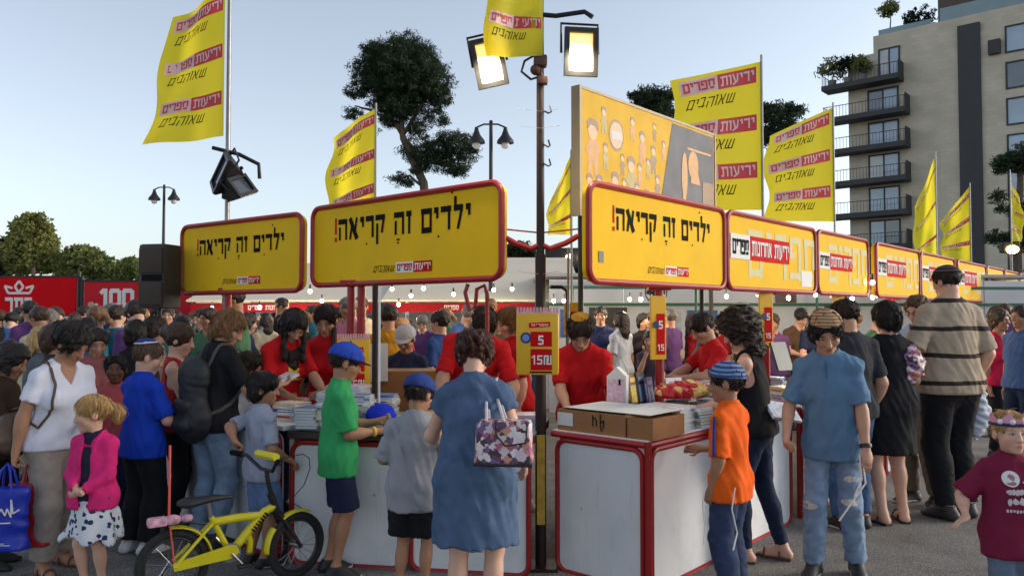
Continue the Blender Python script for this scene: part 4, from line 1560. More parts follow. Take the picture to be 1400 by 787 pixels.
def pipe_stand(label, pts, m, r=.014):
    b = MB(); b.tube(pts, r, 8)
    return setp(b.build('tube_frame', m, None, True), label, 'tube frame', 'bent tubes of the stalls')
q = lambda px, py, d: at(px, py, d)
pipe_stand('bent red tube loop hanging under the right end of the largest sign', [q(640, 388, 5.2), q(636, 400, 5.2), q(642, 425, 5.2), q(650, 418, 5.2), q(652, 395, 5.2), q(662, 390, 5.2), q(666, 402, 5.2), q(666, 460, 5.2)], M_RED)
pipe_stand('bent brown tube frame behind the corner pole', [q(752, 392, 6.5), q(768, 392, 6.5), q(775, 398, 6.5), q(776, 420, 6.5), q(776, 560, 6.5)], M_BROWN)
b = MB(); p0 = at(513, 400, 5.35); b.cyl((p0.x, p0.y, 0), (p0.x, p0.y, 1.78), .020, 10)
setp(b.build('stall_pole', M_BROWN, None, True), 'dark brown pole standing left of the seated man with the cap', 'pole')
b = MB(); p0 = at(519, 400, 5.3); b.cyl((p0.x, p0.y, 0), (p0.x, p0.y, 1.76), .008, 8)
setp(b.build('thin_pole', M_WHITE, None, True), 'thin white rod standing against the dark brown pole', 'pole')
b = MB(); p0 = at(777, 400, 6.2); b.cyl((p0.x, p0.y, 0), (p0.x, p0.y, 2.1), .010, 8)
setp(b.build('thin_pole', M_GREY, None, True), 'thin grey rod between the corner pole and the headed sign', 'pole')
b = MB(); p0 = at(972, 400, 10.6); b.cyl((p0.x, p0.y, 0), (p0.x, p0.y, 2.1), .03, 8)
setp(b.build('stall_pole', M_DARK, None, True), 'dark upright pole against the white back panels', 'pole')

# ------------------------------------------------------------------ corner pole with floodlights
PZ = 4.93
pole_p = ground(739, PZ)
pole = empty('corner_pole', pole_p, 0, 'tall dark brown corner pole carrying two lit floodlights', 'pole')
b = MB(); b.tube([(0, 0, 0), (0, 0, 1.95), (0, 0, 1.951), (0, 0, 3.9)], [.034, .034, .026, .022], 12); b.build('shaft', M_BROWN, pole, True)
b = MB(); b.box((0, 0, .01), (.2, .2, .02)); b.build('base_plate', M_BROWN, pole)
def pz(py): return at(739, py, PZ).z
b = MB(); b.box((0, -.01, pz(85)), (.085, .09, .07), bevel=.015); b.box((.012, -.02, pz(112)), (.07, .07, .05), bevel=.015); b.sphere((-.03, -.02, pz(97)), .035, 10, 8); b.build('clamp', mat('rusty_clamp', (.10, .04, .03), .6, .3, 20, bump=.3), pole, True)
arm = MB(); arm.tube([(-.01, 0, pz(20)), (.10, 0, pz(22)), (.28, -.02, pz(18)), (.33, -.03, pz(26))], .016, 8); arm.tube([(.0, 0, pz(24)), (-.2, .0, pz(38)), (-.30, -.03, pz(48))], .014, 8); arm.build('lamp_arm', M_DARK, pole, True)
for q_ in (-1, 1):
    arm = MB(); arm.tube([(0, 0, pz(334)), (q_ * .06, -.01, pz(340)), (q_ * .16, .02, pz(332)), (q_ * .24, .03, pz(322))], .018, 8)
    arm.build('bracket', M_RED, pole, True)
    arm = MB(); arm.cyl((q_ * .01, 0, pz(318)), (q_ * .24, .04, pz(312)), .006, 6); arm.build('tie_rod', M_RED, pole)
for k, (py, L_) in enumerate(((152, .06), (198, .05), (224, .055))):
    wr = MB(); wr.tube([(.02, -.01, pz(py)), (.05, -.02, pz(py + 4)), (L_ + .01, -.02, pz(py + 2)), (L_, -.015, pz(py - 6))], .006, 6); wr.build('hook', M_DARK, pole, True)
wr = MB(); wr.tube([(-.03, 0, pz(75)), (-.10, -.02, pz(85)), (-.12, -.03, pz(100)), (-.06, -.02, pz(110)), (-.02, 0, pz(106))], .008, 6)
wr.build('cable', M_DARK, pole, True)
b = MB()
for q_, (y0, y1) in ((0, (120, 122)),):
    pass
rg = random.Random(3)
for py in (151, 174, 372):
    a = rg.uniform(-.3, .3)
    b.tube([(-.13 + a * .1, -.03, pz(py)), (0, -.03, pz(py + 3)), (.12, -.02, pz(py - 1))], .0012, 5)
b.build('wire_tie', mat('grey_wire', (.25, .25, .25), .5), pole)
tp_ = MB(); tp_.box((0, -.036, .55), (.05, .012, .55)); tp_.build('tape', mat('yellow_tape', (.5, .3, .03), .6, .3, 20), pole)

def floodlight(label, loc, yaw, pitch, w, h, lit, roll=0, group='floodlights', core=(1.0, .82, .42)):
    e = empty('floodlight', loc, 0, label, 'floodlight', group)
    e.rotation_euler = (R(pitch), R(roll), R(yaw))
    # front faces -y
    b = MB()
    b.add([(-w / 2, 0, -h / 2), (w / 2, 0, -h / 2), (w / 2, 0, h / 2), (-w / 2, 0, h / 2), (-w * .32, .12, -h * .30), (w * .32, .12, -h * .30), (w * .32, .12, h * .30), (-w * .32, .12, h * .30)],
          [(4, 7, 6, 5), (0, 4, 5, 1), (1, 5, 6, 2), (2, 6, 7, 3), (3, 7, 4, 0)])
    for k in range(5):
        b.box((-w * .26 + k * w * .13, .135, 0), (.006, .05, h * .5))
    b.build('housing', M_DARK, e)
    f = MB(); t = .030
    f.box((0, -.012, h / 2 - t / 2), (w, .03, t)); f.box((0, -.012, -h / 2 + t / 2), (w, .03, t))
    f.box((-w / 2 + t / 2, -.012, 0), (t, .028, h - 2 * t)); f.box((w / 2 - t / 2, -.012, 0), (t, .028, h - 2 * t))
    f.build('bezel', M_DARK, e)
    # visor above the glass
    if lit:
        m = mat('floodlight_glow', (1, .93, .75), .3, 0, emit=(1.0, .52, .12), estr=.75)
        m2 = mat('floodlight_core%d' % (core[2] * 100), (.9, .8, .6), .3, 0, emit=core, estr=1.5)
        MB().box((0, .002, 0), (w - 2 * t - .004, .008, h - 2 * t - .004)).build('reflector', m, e)
        MB().box((0, -.004, -h * .08), (w * .60, .004, h * .50)).build('lamp', m2, e)
    else:
        MB().box((0, .0, 0), (w - 2 * t - .004, .008, h - 2 * t - .004)).build('glass', M_GLASSY, e)
    y = MB(); y.tube([(-w / 2 - .012, .03, 0), (-w / 2 - .012, .05, h * .62), (w / 2 + .012, .05, h * .62), (w / 2 + .012, .03, 0)], .009, 6); y.build('yoke', M_DARK, e)
    return e
fl = at(794, 72, PZ - .05)
floodlight('lit floodlight on the arm right of the corner pole', fl, 8, 6, .215, .30, True)
fl2 = at(669, 86, PZ - .02)
floodlight('lit tilted floodlight left of the corner pole, partly behind the flag', fl2, -6, 6, .20, .31, True, -11, core=(1.0, .62, .09))
for p_, nm in ((fl, 'right'), (fl2, 'left')):
    ld = bpy.data.lights.new('floodlight_beam', 'SPOT')
    ld.energy = 32; ld.color = (1.0, .82, .55); ld.spot_size = R(120); ld.spot_blend = .6; ld.shadow_soft_size = .1
    lo_ = bpy.data.objects.new('floodlight_beam', ld); COL.objects.link(lo_)
    lo_.location = p_ + Vector((0, -.06, -.02)); lo_.rotation_euler = (R(38), 0, 0)

# unlit floodlights on the left flag pole
FP1 = 7.05
fp = ground(309, FP1)
e = empty('flag_pole', fp, 0, 'grey flag pole behind the leftmost yellow sign', 'pole', 'flag poles')
b = MB(); b.cyl((0, 0, 0), (0, 0, 4.8), .026, 10, .018); b.build('shaft', M_GREY, e, True)
b = MB(); zz = at(309, 232, FP1).z
b.tube([(-.14, 0, zz + .20), (.1, 0, zz + .14), (.28, 0, zz + .05), (.29, 0, zz - .08)], .018, 8); b.box((0, 0, zz - .22), (.08, .08, .10), bevel=.01); b.tube([(.0, 0, zz - .1), (.14, -.02, zz + .02)], .016, 6)
b.build('lamp_bracket', M_DARK, e, True)
floodlight('dark unlit floodlight on the left flag pole, tilted to the left', at(303, 236, FP1 - .1), -62, -18, .28, .34, False, 30)
floodlight('dark unlit floodlight on the left flag pole, tilted to the right', at(330, 255, FP1 - .12), 70, -30, .26, .20, False, -20)

# ------------------------------------------------------------------ flags
def flag_mat():
    m = bpy.data.materials.new('yellow_flag_cloth'); m.use_nodes = True
    N, L = m.node_tree.nodes, m.node_tree.links
    b = N['Principled BSDF']; b.inputs['Base Color'].default_value = (.78, .67, .03, 1); b.inputs['Roughness'].default_value = .6
    tc = N.new('ShaderNodeTexCoord'); nz = N.new('ShaderNodeTexNoise'); nz.inputs['Scale'].default_value = 6
    L.new(tc.outputs['Object'], nz.inputs['Vector'])
    bp = N.new('ShaderNodeBump'); bp.inputs['Strength'].default_value = .35; bp.inputs['Distance'].default_value = .03
    L.new(nz.outputs[0], bp.inputs['Height']); L.new(bp.outputs[0], b.inputs['Normal'])
    tr = N.new('ShaderNodeBsdfTranslucent'); tr.inputs[0].default_value = (.88, .76, .04, 1)
    mx = N.new('ShaderNodeMixShader'); mx.inputs[0].default_value = .58
    L.new(b.outputs[0], mx.inputs[1]); L.new(tr.outputs[0], mx.inputs[2])
    L.new(mx.outputs[0], N['Material Output'].inputs[0])
    return m
M_FLAG = flag_mat()
M_FRED = mat('flag_red', lin((205, 60, 66)), .6, .1, 9)
M_FWH = mat('flag_pink_white', lin((226, 190, 190)), .6, .06, 9)
def flag(label, pole_top, height, width, u, corners, seed, wave=.05, rows=3, logo_w=.9, poledrop=None, pole_label=None, x0=.04, tail=0.0, taper=0.0, ms=None):
    """flag hanging from the line pole_top -> down; u: direction it flies in; corners: (top, bottom) extra drop of the free edge"""
    u = Vector(u).normalized()
    nrm = Vector((u.y, -u.x, 0))
    if nrm.y > 0: nrm = -nrm
    rg = random.Random(seed)
    ph = [rg.uniform(0, 6.28) for _ in range(4)]
    P0 = Vector(pole_top)
    e = empty('flag', P0 - Vector((0, 0, height)), 0, label, 'flag', 'yellow publisher flags')
    B = P0 - Vector((0, 0, height))
    def S(a, b, l=0):
        """a 0..1 along the fly, b 0..1 downwards"""
        d0, d1 = corners
        drop = (d0 + (d1 - d0) * b) * a
        wv = wave * a ** .8 * (math.sin(5.0 * a + 2.2 * b + ph[0]) + .6 * math.sin(9 * a - 4.1 * b + ph[1])) + wave * .4 * math.sin(11 * b + 3 * a + ph[2]) * a
        sh = (1 - taper * (1 - b)) * (1 - .05 * math.sin(9 * b + ph[3]) * a) - tail * (1 - abs(2 * b - 1)) * a
        return P0 + u * (a * width * sh) - Vector((0, 0, b * height + drop)) + nrm * (wv + l)
    nx, ny = 22, 30
    vs = [S(i / nx, j / ny) - B for j in range(ny + 1) for i in range(nx + 1)]
    fs = [(j * (nx + 1) + i, j * (nx + 1) + i + 1, (j + 1) * (nx + 1) + i + 1, (j + 1) * (nx + 1) + i) for j in range(ny) for i in range(nx)]
    c = MB().add(vs, fs).build('cloth', M_FLAG, e, True, fixn=False)
    # print: u measured left to right as the viewer sees it
    left = u.x < 0
    def fn(p, q, l):
        a = (1 - p / width) if left else p / width
        return S(min(max(a, 0), 1), min(max(1 - q / height, 0), 1), l) - B
    w = width * logo_w
    tot = 0
    w1, W1 = letters('םירפס', .2, .16, .13); w2, W2 = letters('תועידי', .2, .16, .13)
    s_ = w / (W1 + W2 + 1.12)
    for k in range(rows):
        y = height * (1 - (k + .42) / rows * .97) 
        logo(fn, width * x0 + (width - w) * .3, y, s_, e, True, True, cut=.07, ms=ms or (M_FWH, M_FRED, M_BLK))
    if poledrop is not None:
        sp = MB(); sp.cyl((P0.x, P0.y, poledrop), (P0.x, P0.y, P0.z + .06), .016, 8, .012)
        setp(sp.build('flag_pole', M_GREY, None, True), pole_label, 'pole', 'flag poles')
    return e
z_ = lambda px, py, d: at(px, py, d).z
def fl_pos(px, py, d):
    return at(px, py, d)
flag('yellow flag on the left pole, reaching the top edge of the picture', fl_pos(308, -14, 7.0), z_(308, -14, 7) - z_(308, 186, 7), .70, (-1, .04, 0), (.26, .08), 1, .055, taper=.30)
flag('yellow flag behind the largest sign, left of the dark pine', fl_pos(514, 148, 9.0), 1.25, 0.62, (-1, .15, 0), (.33, .12), 2, .07, taper=.12, poledrop=0, pole_label='thin pole of the flag left of the dark pine')
flag('curled yellow flag at the top of the corner pole', fl_pos(742, -40, PZ - .06), .54, .375, (-1, -.25, 0), (-.10, .05), 3, .035, rows=2)
flag('small narrow yellow flag between the corner pole and the headed sign', fl_pos(781, 212, 9), .92, .27, (-1, .2, 0), (.55, .0), 4, .05, poledrop=0, pole_label='thin pole of the small flag right of the corner pole')
flag('largest yellow flag, upright above the end of the billboard', fl_pos(1041, 84, 7.2), z_(1041, 84, 7.2) - z_(1041, 287, 7.2), .87, (-1, -.1, 0), (.22, .02), 5, .025, poledrop=0, pole_label='pole of the largest flag', logo_w=.86)
flag('second largest yellow flag, right of the largest one', fl_pos(1139, 147, 9.3), z_(1139, 147, 9.3) - z_(1139, 303, 9.3), .83, (-1, -.1, 0), (.36, .0), 6, .03, poledrop=0, pole_label='pole of the second largest flag', logo_w=.86)
flag('narrow hanging yellow flag in front of the beige facade', fl_pos(1279, 212, 14.5), 1.95, .36, (-1, .8, 0), (.95, .1), 7, .09, poledrop=0, pole_label='pale pole of the narrow hanging flag')
flag('pointed yellow flag in front of the dark facade strip', fl_pos(1326, 254, 16), 1.55, .55, (-1, .3, 0), (.75, -.1), 8, .06, poledrop=0, pole_label='pole of the pointed flag by the dark strip')
flag('yellow flag at the right edge of the picture', fl_pos(1381, 236, 17), 1.5, .38, (1, .6, 0), (.7, .0), 9, .08, poledrop=0, pole_label='white pole of the rightmost flag')

# ------------------------------------------------------------------ billboard behind the headed sign
o_ = Vector((.484, 5.458, 2.28)); L_ = 1.99; hb = .88
e = empty('billboard', o_, math.atan2(UR.y, UR.x), 'large yellow and grey cartoon billboard above the headed sign', 'billboard')
MB().box((L_ / 2, .03, hb / 2), (L_, .06, hb)).build('panel', mat('billboard_yellow', (.70, .42, .03), .6, .14, 5, spec=.15), e)
fr_ = MB(); fr_.box((-.012, .03, hb / 2), (.024, .075, hb + .04)); fr_.box((L_ + .012, .03, hb / 2), (.024, .075, hb + .04)); fr_.box((L_ / 2, .03, hb + .010), (L_, .07, .02))
fr_.build('frame', mat('billboard_edge', (.32, .24, .12), .5, .1), e)
fn = lambda p, q_, l: Vector((p, -l, q_))
print_on('grey_field', [[(1.02, .02), (L_ - .02, .02), (L_ - .02, hb - .02), (1.26, hb - .02)]], fn, mat('billboard_grey', (.17, .18, .20), .6, .2, 5, spec=.15), e)
rg = random.Random(12)
M_B1 = mat('print_orange', (.50, .22, .03), .5, .15, 20); M_B2 = mat('print_brown', (.20, .11, .04), .5, .2, 20); M_B4 = mat('print_olive', (.34, .26, .05), .5, .2, 20); M_B3 = mat('print_peach', (.58, .36, .18), .5, .1, 20)
def disc(x, y, rx, ry, n=14):
    return [(x + rx * math.cos(2 * math.pi * k / n), y + ry * math.sin(2 * math.pi * k / n)) for k in range(n)]
figs = [(.14, .60, 1.25), (.42, .28, .9), (.64, .42, 1.0), (.80, .66, .75), (.96, .58, .7), (.22, .24, .8), (.86, .20, .95), (1.02, .36, .6), (.28, .76, .6), (.66, .76, .55), (.60, .14, .6), (.10, .24, .7), (1.12, .66, .5), (.52, .46, .5), (.30, .50, .6), (.76, .42, .55), (.98, .78, .45), (.34, .22, .55), (.72, .26, .6), (1.00, .20, .55), (.88, .48, .5), (.54, .28, .5)]
for n_, (x, y, s_) in enumerate(figs):
    rr = lambda a, b_: rg.uniform(a, b_)
    print_on('printed_figure', [[(x - .05 * s_, y - .26 * s_), (x - .015 * s_, y - .26 * s_), (x, y - .17 * s_), (x + .02 * s_, y - .26 * s_), (x + .055 * s_, y - .26 * s_), (x + .05 * s_, y - .14 * s_), (x + .08 * s_, y - .10 * s_), (x + .035 * s_, y - .045 * s_), (x - .035 * s_, y - .045 * s_), (x - .075 * s_, y - .12 * s_), (x - .045 * s_, y - .14 * s_)]], fn, (M_B1, M_B2, M_B4)[n_ % 3], e, .0012)
    print_on('printed_head', [disc(x, y, .046 * s_, .052 * s_)], fn, M_B3, e, .0018)
    print_on('printed_hair', [[(x - .05 * s_, y), (x - .055 * s_, y + .05 * s_), (x - .02 * s_, y + .075 * s_), (x + .03 * s_, y + .07 * s_), (x + .055 * s_, y + .04 * s_), (x + .05 * s_, y), (x + .02 * s_, y + .03 * s_), (x - .02 * s_, y + .035 * s_)]], fn, M_B2, e, .0024)
print_on('printed_emblem', [disc(.44, .62, .10, .12, 20)], fn, M_B2, e, .0014)
print_on('printed_emblem', [disc(.44, .62, .085, .10, 20)], fn, M_B3, e, .002)
print_on('printed_emblem', [rect(.375, .505, .585, .645)], fn, M_WHP, e, .0028)
print_on('printed_shapes', [rect(1.06, 1.34, .12, .155), rect(1.32, 1.36, .02, .2), rect(1.75, 1.96, .20, .235), rect(1.42, 1.47, .1, .6), rect(1.50, 1.92, .68, .70), disc(1.6, .56, .09, .12), disc(1.45, .45, .05, .2), [(1.55, .40), (1.72, .40), (1.66, .56), (1.58, .56)]], fn, M_B1, e, .0052)
print_on('printed_block', [rect(1.76, 1.96, .24, .44)], fn, M_B2, e, .0062)
print_on('printed_block', [rect(1.78, 1.97, .03, .15)], fn, M_REDP, e, .0064)
pst = MB()
for x in (.1, L_ - .1):
    pst.cyl((x, .08, -2.28), (x, .08, hb * .6), .02, 8)
pst.build('support', M_DARK, e)

# ------------------------------------------------------------------ loudspeaker on its stand
SD = 7.0
sp = at(219, 378, SD)
e = empty('loudspeaker', (sp.x, sp.y, sp.z - .285), R(-14), 'black box loudspeaker on a pole stand beside the leftmost yellow sign', 'loudspeaker')
M_SPK = mat('speaker_black', (.030, .027, .025), .6, .15, 30, bump=.2, bscale=120)
MB().box((0, 0, .285), (.265, .24, .57), bevel=.025).build('cabinet', M_SPK, e, True)
M_GRL = mat('speaker_grille', (.05, .032, .022), .7, .3, 90, bump=.6, bscale=200)
MB().box((0, -.126, .42), (.235, .02, .22), bevel=.008).build('grille', M_GRL, e, True)
MB().box((0, -.126, .13), (.235, .02, .20), bevel=.008).build('grille', M_GRL, e, True)
MB().box((.01, -.122, .27), (.20, .01, .055)).build('horn', M_BLK, e)
st = empty('speaker_stand', (sp.x, sp.y, 0), 0, 'black pole stand under the loudspeaker', 'stand')
b = MB(); b.cyl((0, 0, .08), (0, 0, sp.z - .28), .018, 10); b.build('pole', M_DARK, st, True)
for k in range(3):
    a = k * 2.094
    b = MB(); b.cyl((0, 0, .6), (.42 * math.cos(a), .42 * math.sin(a), .01), .011, 8); b.build('leg', M_DARK, st)

# ------------------------------------------------------------------ red banners and far stalls
M_BAN = mat('red_banner', lin((205, 14, 22)), .7, .06, 1.5, bump=.05, bscale=3, spec=.1)
M_BAN3 = mat('red_fascia', lin((150, 28, 34)), .7, .1, 2, spec=.1)
M_BAN2 = mat('red_banner_faded', lin((196, 40, 50)), .7, .08, 1.5, bump=.05, bscale=3, spec=.1)
def banner_stall(px0, px1, d, y0, y1, label, deco, m=None):
    a, b_ = at(px0, y1, d), at(px1, y1, d)
    zt, zb = at(px0, y0, d).z, at(px0, y1, d).z
    w = b_.x - a.x
    e = empty('banner_stall', (a.x, d, 0), 0, label, 'stall', 'far book stalls')
    MB().box((w / 2, 0, (zt + zb) / 2), (w, .05, zt - zb), bevel=.01).build('banner', m or M_BAN, e)
    f = MB(); f.box((w / 2, 0, zt + .018), (w + .06, .07, .035)); f.box((w / 2, 0, zb - .018), (w + .06, .07, .035)); f.build('frame', M_DARK, e)
    for x in (-.05, w + .05):
        MB().cyl((x, 0, 0), (x, 0, zt + .1), .035, 8).build('post', M_DARK, e)
    c = MB(); c.box((w / 2, .5, .45), (w, .8, .9)); c.build('counter', M_WHITE, e)
    r_ = MB(); r_.add([(-.1, .05, zb - .12), (w + .1, .05, zb - .12), (w + .1, 3, zt + .0), (-.1, 3, zt + .0), (-.1, .05, zb - .07), (w + .1, .05, zb - .07), (w + .1, 3, zt + .05), (-.1, 3, zt + .05)],
                     [(0, 1, 2, 3), (7, 6, 5, 4), (0, 4, 5, 1), (1, 5, 6, 2), (2, 6, 7, 3), (3, 7, 4, 0)])
    r_.build('canopy', mat('canopy_cloth', (.66, .58, .45), .8, .06, 2), e)
    fn = lambda p, q_, l: Vector((p, -.025 - l, zb + q_))
    deco(fn, e, w, zt - zb)
    return e
def deco_a(fn, e, w, h):
    k = h / 52.0; x0 = w - 105 * k * 1.0
    X = lambda px: x0 + px * k
    Y = lambda py: (430 - py) * k
    P, Wd = letters('רתכ', .24, .20, .14)
    print_on('lettering', [[(X(7) + p * 36 * k / Wd, Y(426) + q_ * 20 * k) for p, q_ in pl_] for pl_ in P], fn, M_WHP, e)
    cr = []
    def seg(x1, y1, x2, y2, t=1.6):
        L2 = math.hypot(x2 - x1, y2 - y1); nx, ny = -(y2 - y1) / L2 * t, (x2 - x1) / L2 * t
        cr.append([(X(x1 + nx), Y(y1 + ny)), (X(x2 + nx), Y(y2 + ny)), (X(x2 - nx), Y(y2 - ny)), (X(x1 - nx), Y(y1 - ny))])
    for s__ in ((6, 390, 17, 393), (6, 390, 11, 400), (11, 400, 41, 400), (41, 400, 46, 390), (46, 390, 35, 393), (26, 383, 20, 391), (26, 383, 32, 391), (20, 391, 26, 399), (32, 391, 26, 399)):
        seg(*s__)
    print_on('crown_emblem', cr, fn, M_WHP, e)
def deco_b(fn, e, w, h):
    k = h / 48.0
    P, Wd = letters('.100', .24, .22, .10)
    print_on('lettering', [[(16 * k + p * 56 * k / Wd, 12 * k + q_ * 26 * k) for p, q_ in pl_] for pl_ in P], fn, M_WHP, e)
    print_on('lettering', [disc(11 * k, 15 * k, 5 * k, 4 * k)], fn, mat('print_tan', (.5, .36, .25), .5), e)
banner_stall(-75, 104, 16, 379, 430, 'far stall under the red banner with the white crown emblem', deco_a)
banner_stall(115, 262, 16, 385, 430, 'far stall under the red banner with the large number', deco_b, M_BAN2)

def far_stall(x0, x1, y, zf, label, fascia, text, hb_=.15, roof=True, hroof=.85):
    w = x1 - x0
    e = empty('canopy_stall', (x0, y, 0), 0, label, 'stall', 'far book stalls')
    MB().box((w / 2, 0, zf + hb_ / 2), (w, .05, hb_)).build('fascia', fascia, e)
    P, Wd = letters(text, .2, .16, .13)
    fn = lambda p, q_, l: Vector((p, -.025 - l, q_))
    s_ = hb_ * .5
    print_on('lettering', place(P, w * .30, zf + hb_ * .25, s_), fn, M_WHP, e)
    for x in (.04, w * .5, w - .04):
        MB().cyl((x, .06, 0), (x, .06, zf + .05), .025, 8).build('post', M_GREEN, e)
    if roof:
        zt = zf + hb_
        r_ = MB(); r_.add([(-.05, -.1, zt + .02), (w + .05, -.1, zt + .02), (w + .05, 3.2, zt + hroof), (-.05, 3.2, zt + hroof), (-.05, -.1, zt + .05), (w + .05, -.1, zt + .05), (w + .05, 3.2, zt + hroof + .03), (-.05, 3.2, zt + hroof + .03)],
                         [(0, 1, 2, 3), (7, 6, 5, 4), (0, 4, 5, 1), (1, 5, 6, 2), (2, 6, 7, 3), (3, 7, 4, 0)])
        r_.build('canopy', mat('canopy_cloth', (.66, .58, .45), .8, .06, 2), e)
    c = MB(); c.box((w / 2, .45, .42), (w, .8, .84)); c.box((w / 2, .45, .855), (w + .06, .86, .03)); c.build('counter', M_WHITE, e)
    bk = MB(); bk.box((w / 2, 3.0, 1.0), (w, .04, 2.0)); bk.build('back_panel', M_WHITE, e)
    return e
far_stall(-5.4, -2.2, 13.2, 1.60, 'far stall with red fascia seen under the leftmost yellow sign', M_BAN3, 'םירפס תונורחא')
far_stall(-2.1, 1.15, 13.0, 1.60, 'far stall with pale canopy and red fascia seen under the largest sign', M_BAN3, 'םירפס', hroof=.95)

# white back panels of the stall across the yard
e = empty('panel_stall', (.6, 12.6, 0), R(4), 'white panelled stall across the yard, seen under the headed sign', 'stall', 'far book stalls')
for k in range(7):
    MB().box((.6 + k * 1.22, 0, 1.06), (1.20, .03, 2.12)).build('panel', mat('white_panel', (.60, .63, .66), .5, .05, 2), e)
bm_ = MB(); bm_.box((4.2, -.5, 1.98), (8.6, .05, .05)); bm_.box((4.2, -.1, 1.72), (8.6, .04, .05)); bm_.build('beam', M_GREEN, e)
for k in range(5):
    MB().cyl((.3 + k * 1.95, -.5, 0), (.3 + k * 1.95, -.5, 2.0), .022, 8).build('post', M_GREEN, e)
for k, (x, z, w, h, c) in enumerate(((.35, 1.42, .35, .45, (.05, .12, .32)), (.95, 1.40, .62, .55, (.02, .02, .025)), (1.9, 1.4, .5, .4, (.45, .5, .55)), (2.5, 1.48, .5, .3, (.03, .16, .45)), (3.0, 1.36, .4, .5, (.04, .07, .2)), (3.9, 1.86, .35, .22, (.12, .08, .08)), (4.8, 1.45, .5, .5, (.03, .06, .14)), (5.6, 1.4, .45, .5, (.4, .42, .45)), (6.5, 1.4, .6, .5, (.04, .08, .1)))):
    MB().box((x, -.025, z), (w, .015, h)).build('poster', mat('poster%d' % k, c, .45, .35, 9), e)
cb = MB(); cb.box((3.2, -1.0, .43), (4.4, .6, .86)); cb.box((3.2, -1.0, .875), (4.5, .68, .03)); cb.build('counter', mat('dark_counter', (.07, .065, .06), .6, .1), e)
MB().box((4.2, 1.3, 2.2), (8.6, 2.6, .05)).build('roof', mat('roof_sheet', (.40, .41, .42), .6, .08, 2), e)

# wall fan
fp_ = at(897, 399, 11.4)
e = empty('wall_fan', fp_, 0, 'dark round fan hanging below the headed sign across the yard', 'fan')
b = MB(); Mx = Matrix.Rotation(R(90), 3, 'X')
for rr in (.16, .10):
    b.tube([(rr * math.cos(t), 0, rr * math.sin(t)) for t in [k * .3927 for k in range(16)]], .009, 5, closed=True)
for k in range(8):
    t = k * .785
    b.cyl((0, -.03, 0), (.16 * math.cos(t), 0, .16 * math.sin(t)), .004, 4)
b.build('cage', M_DARK, e)
for k in range(4):
    t = k * 1.571
    b = MB(); b.box((.07 * math.cos(t), .03, .07 * math.sin(t)), (.13, .012, .07), Matrix.Rotation(-t, 3, 'Y')); b.build('blade', M_DARK, e)
MB().sphere((0, .05, 0), (.06, .09, .06), 10, 8).build('motor', M_DARK, e, True)
MB().cyl((0, .05, 0), (0, .05, .25), .012, 6).build('hanger', M_DARK, e)

# dark lamp box with two bright bulbs behind the pole, and strings of bulbs
dk = at(775, 352, 20)
e = empty('twin_lamp', dk, 0, 'pair of warm bright lamps shining right of the corner pole', 'lamp')
MB().box((0, .1, 0), (1.1, .2, .5)).build('housing', M_DARK, e)
for x in (.05, .36):
    MB().sphere((x, -.06, 0), .085, 10, 8).build('bulb', mat('warm_bulb', (1, .8, .5), .4, 0, emit=(1, .74, .36), estr=8), e, True)
MB().cyl((0, .1, -dk.z), (0, .1, -.2), .04, 8).build('post', M_DARK, e)
def bulb(px, py, d, r, label, group='bulbs under the stalls', lamp=0):
    p = at(px, py, d)
    e = empty('light_bulb', p, 0, label, 'light bulb', group)
    MB().sphere((0, 0, 0), (r, r, r * 1.15), 10, 8).build('globe', M_BULB, e, True)
    MB().cyl((0, 0, r), (0, 0, r + .07), r * .5, 8).build('socket', M_DARK, e)
    if lamp:
        ld = bpy.data.lights.new('bulb_light', 'POINT'); ld.energy = lamp; ld.color = (1.0, .78, .50); ld.shadow_soft_size = .05
        lo_ = bpy.data.objects.new('bulb_light', ld); COL.objects.link(lo_); lo_.parent = e; lo_.location = (0, -r * 1.6, -r * 1.6)
BULBS = sorted(((579, 394, 9.5), (562, 404, 12), (536, 395, 12.2), (620, 402, 12.2), (675, 396, 12.4), (700, 395, 12.2), (424, 398, 11.5), (440, 411, 12.4), (545, 416, 12.3), (355, 420, 12.4), (290, 421, 12.4), (386, 421, 12.5),
                  (757, 411, 10.5), (771, 411, 10.6), (861, 409, 10.6), (876, 409, 10.8), (993, 405, 10), (1036, 402, 9.6), (1078, 407, 9.2), (1115, 403, 9.5), (1193, 386, 8.6), (1193, 406, 9.2), (1206, 402, 10.5), (1165, 408, 11)))
for k, (px, py, d) in enumerate(BULBS):
    bulb(px, py, d, .024 if d < 10.7 else .029, 'bare glowing bulb under the far stalls, %s counted from the left' % nth(k), lamp=14 if k % 2 == 0 else 0)
w_ = at(1384, 341, 22)
e = empty('street_floodlight', w_, 0, 'warm glowing lamp at the far right beside the pine', 'lamp')
MB().sphere((0, 0, 0), (.17, .14, .12), 12, 8).build('globe', mat('amber_bulb', (1, .6, .2), .4, 0, emit=(1, .55, .14), estr=9), e, True)
MB().box((0, .12, .06), (.5, .2, .3), bevel=.04).build('housing', M_DARK, e)
MB().cyl((.0, .15, -w_.z), (0, .15, 0), .04, 8).build('post', M_DARK, e)
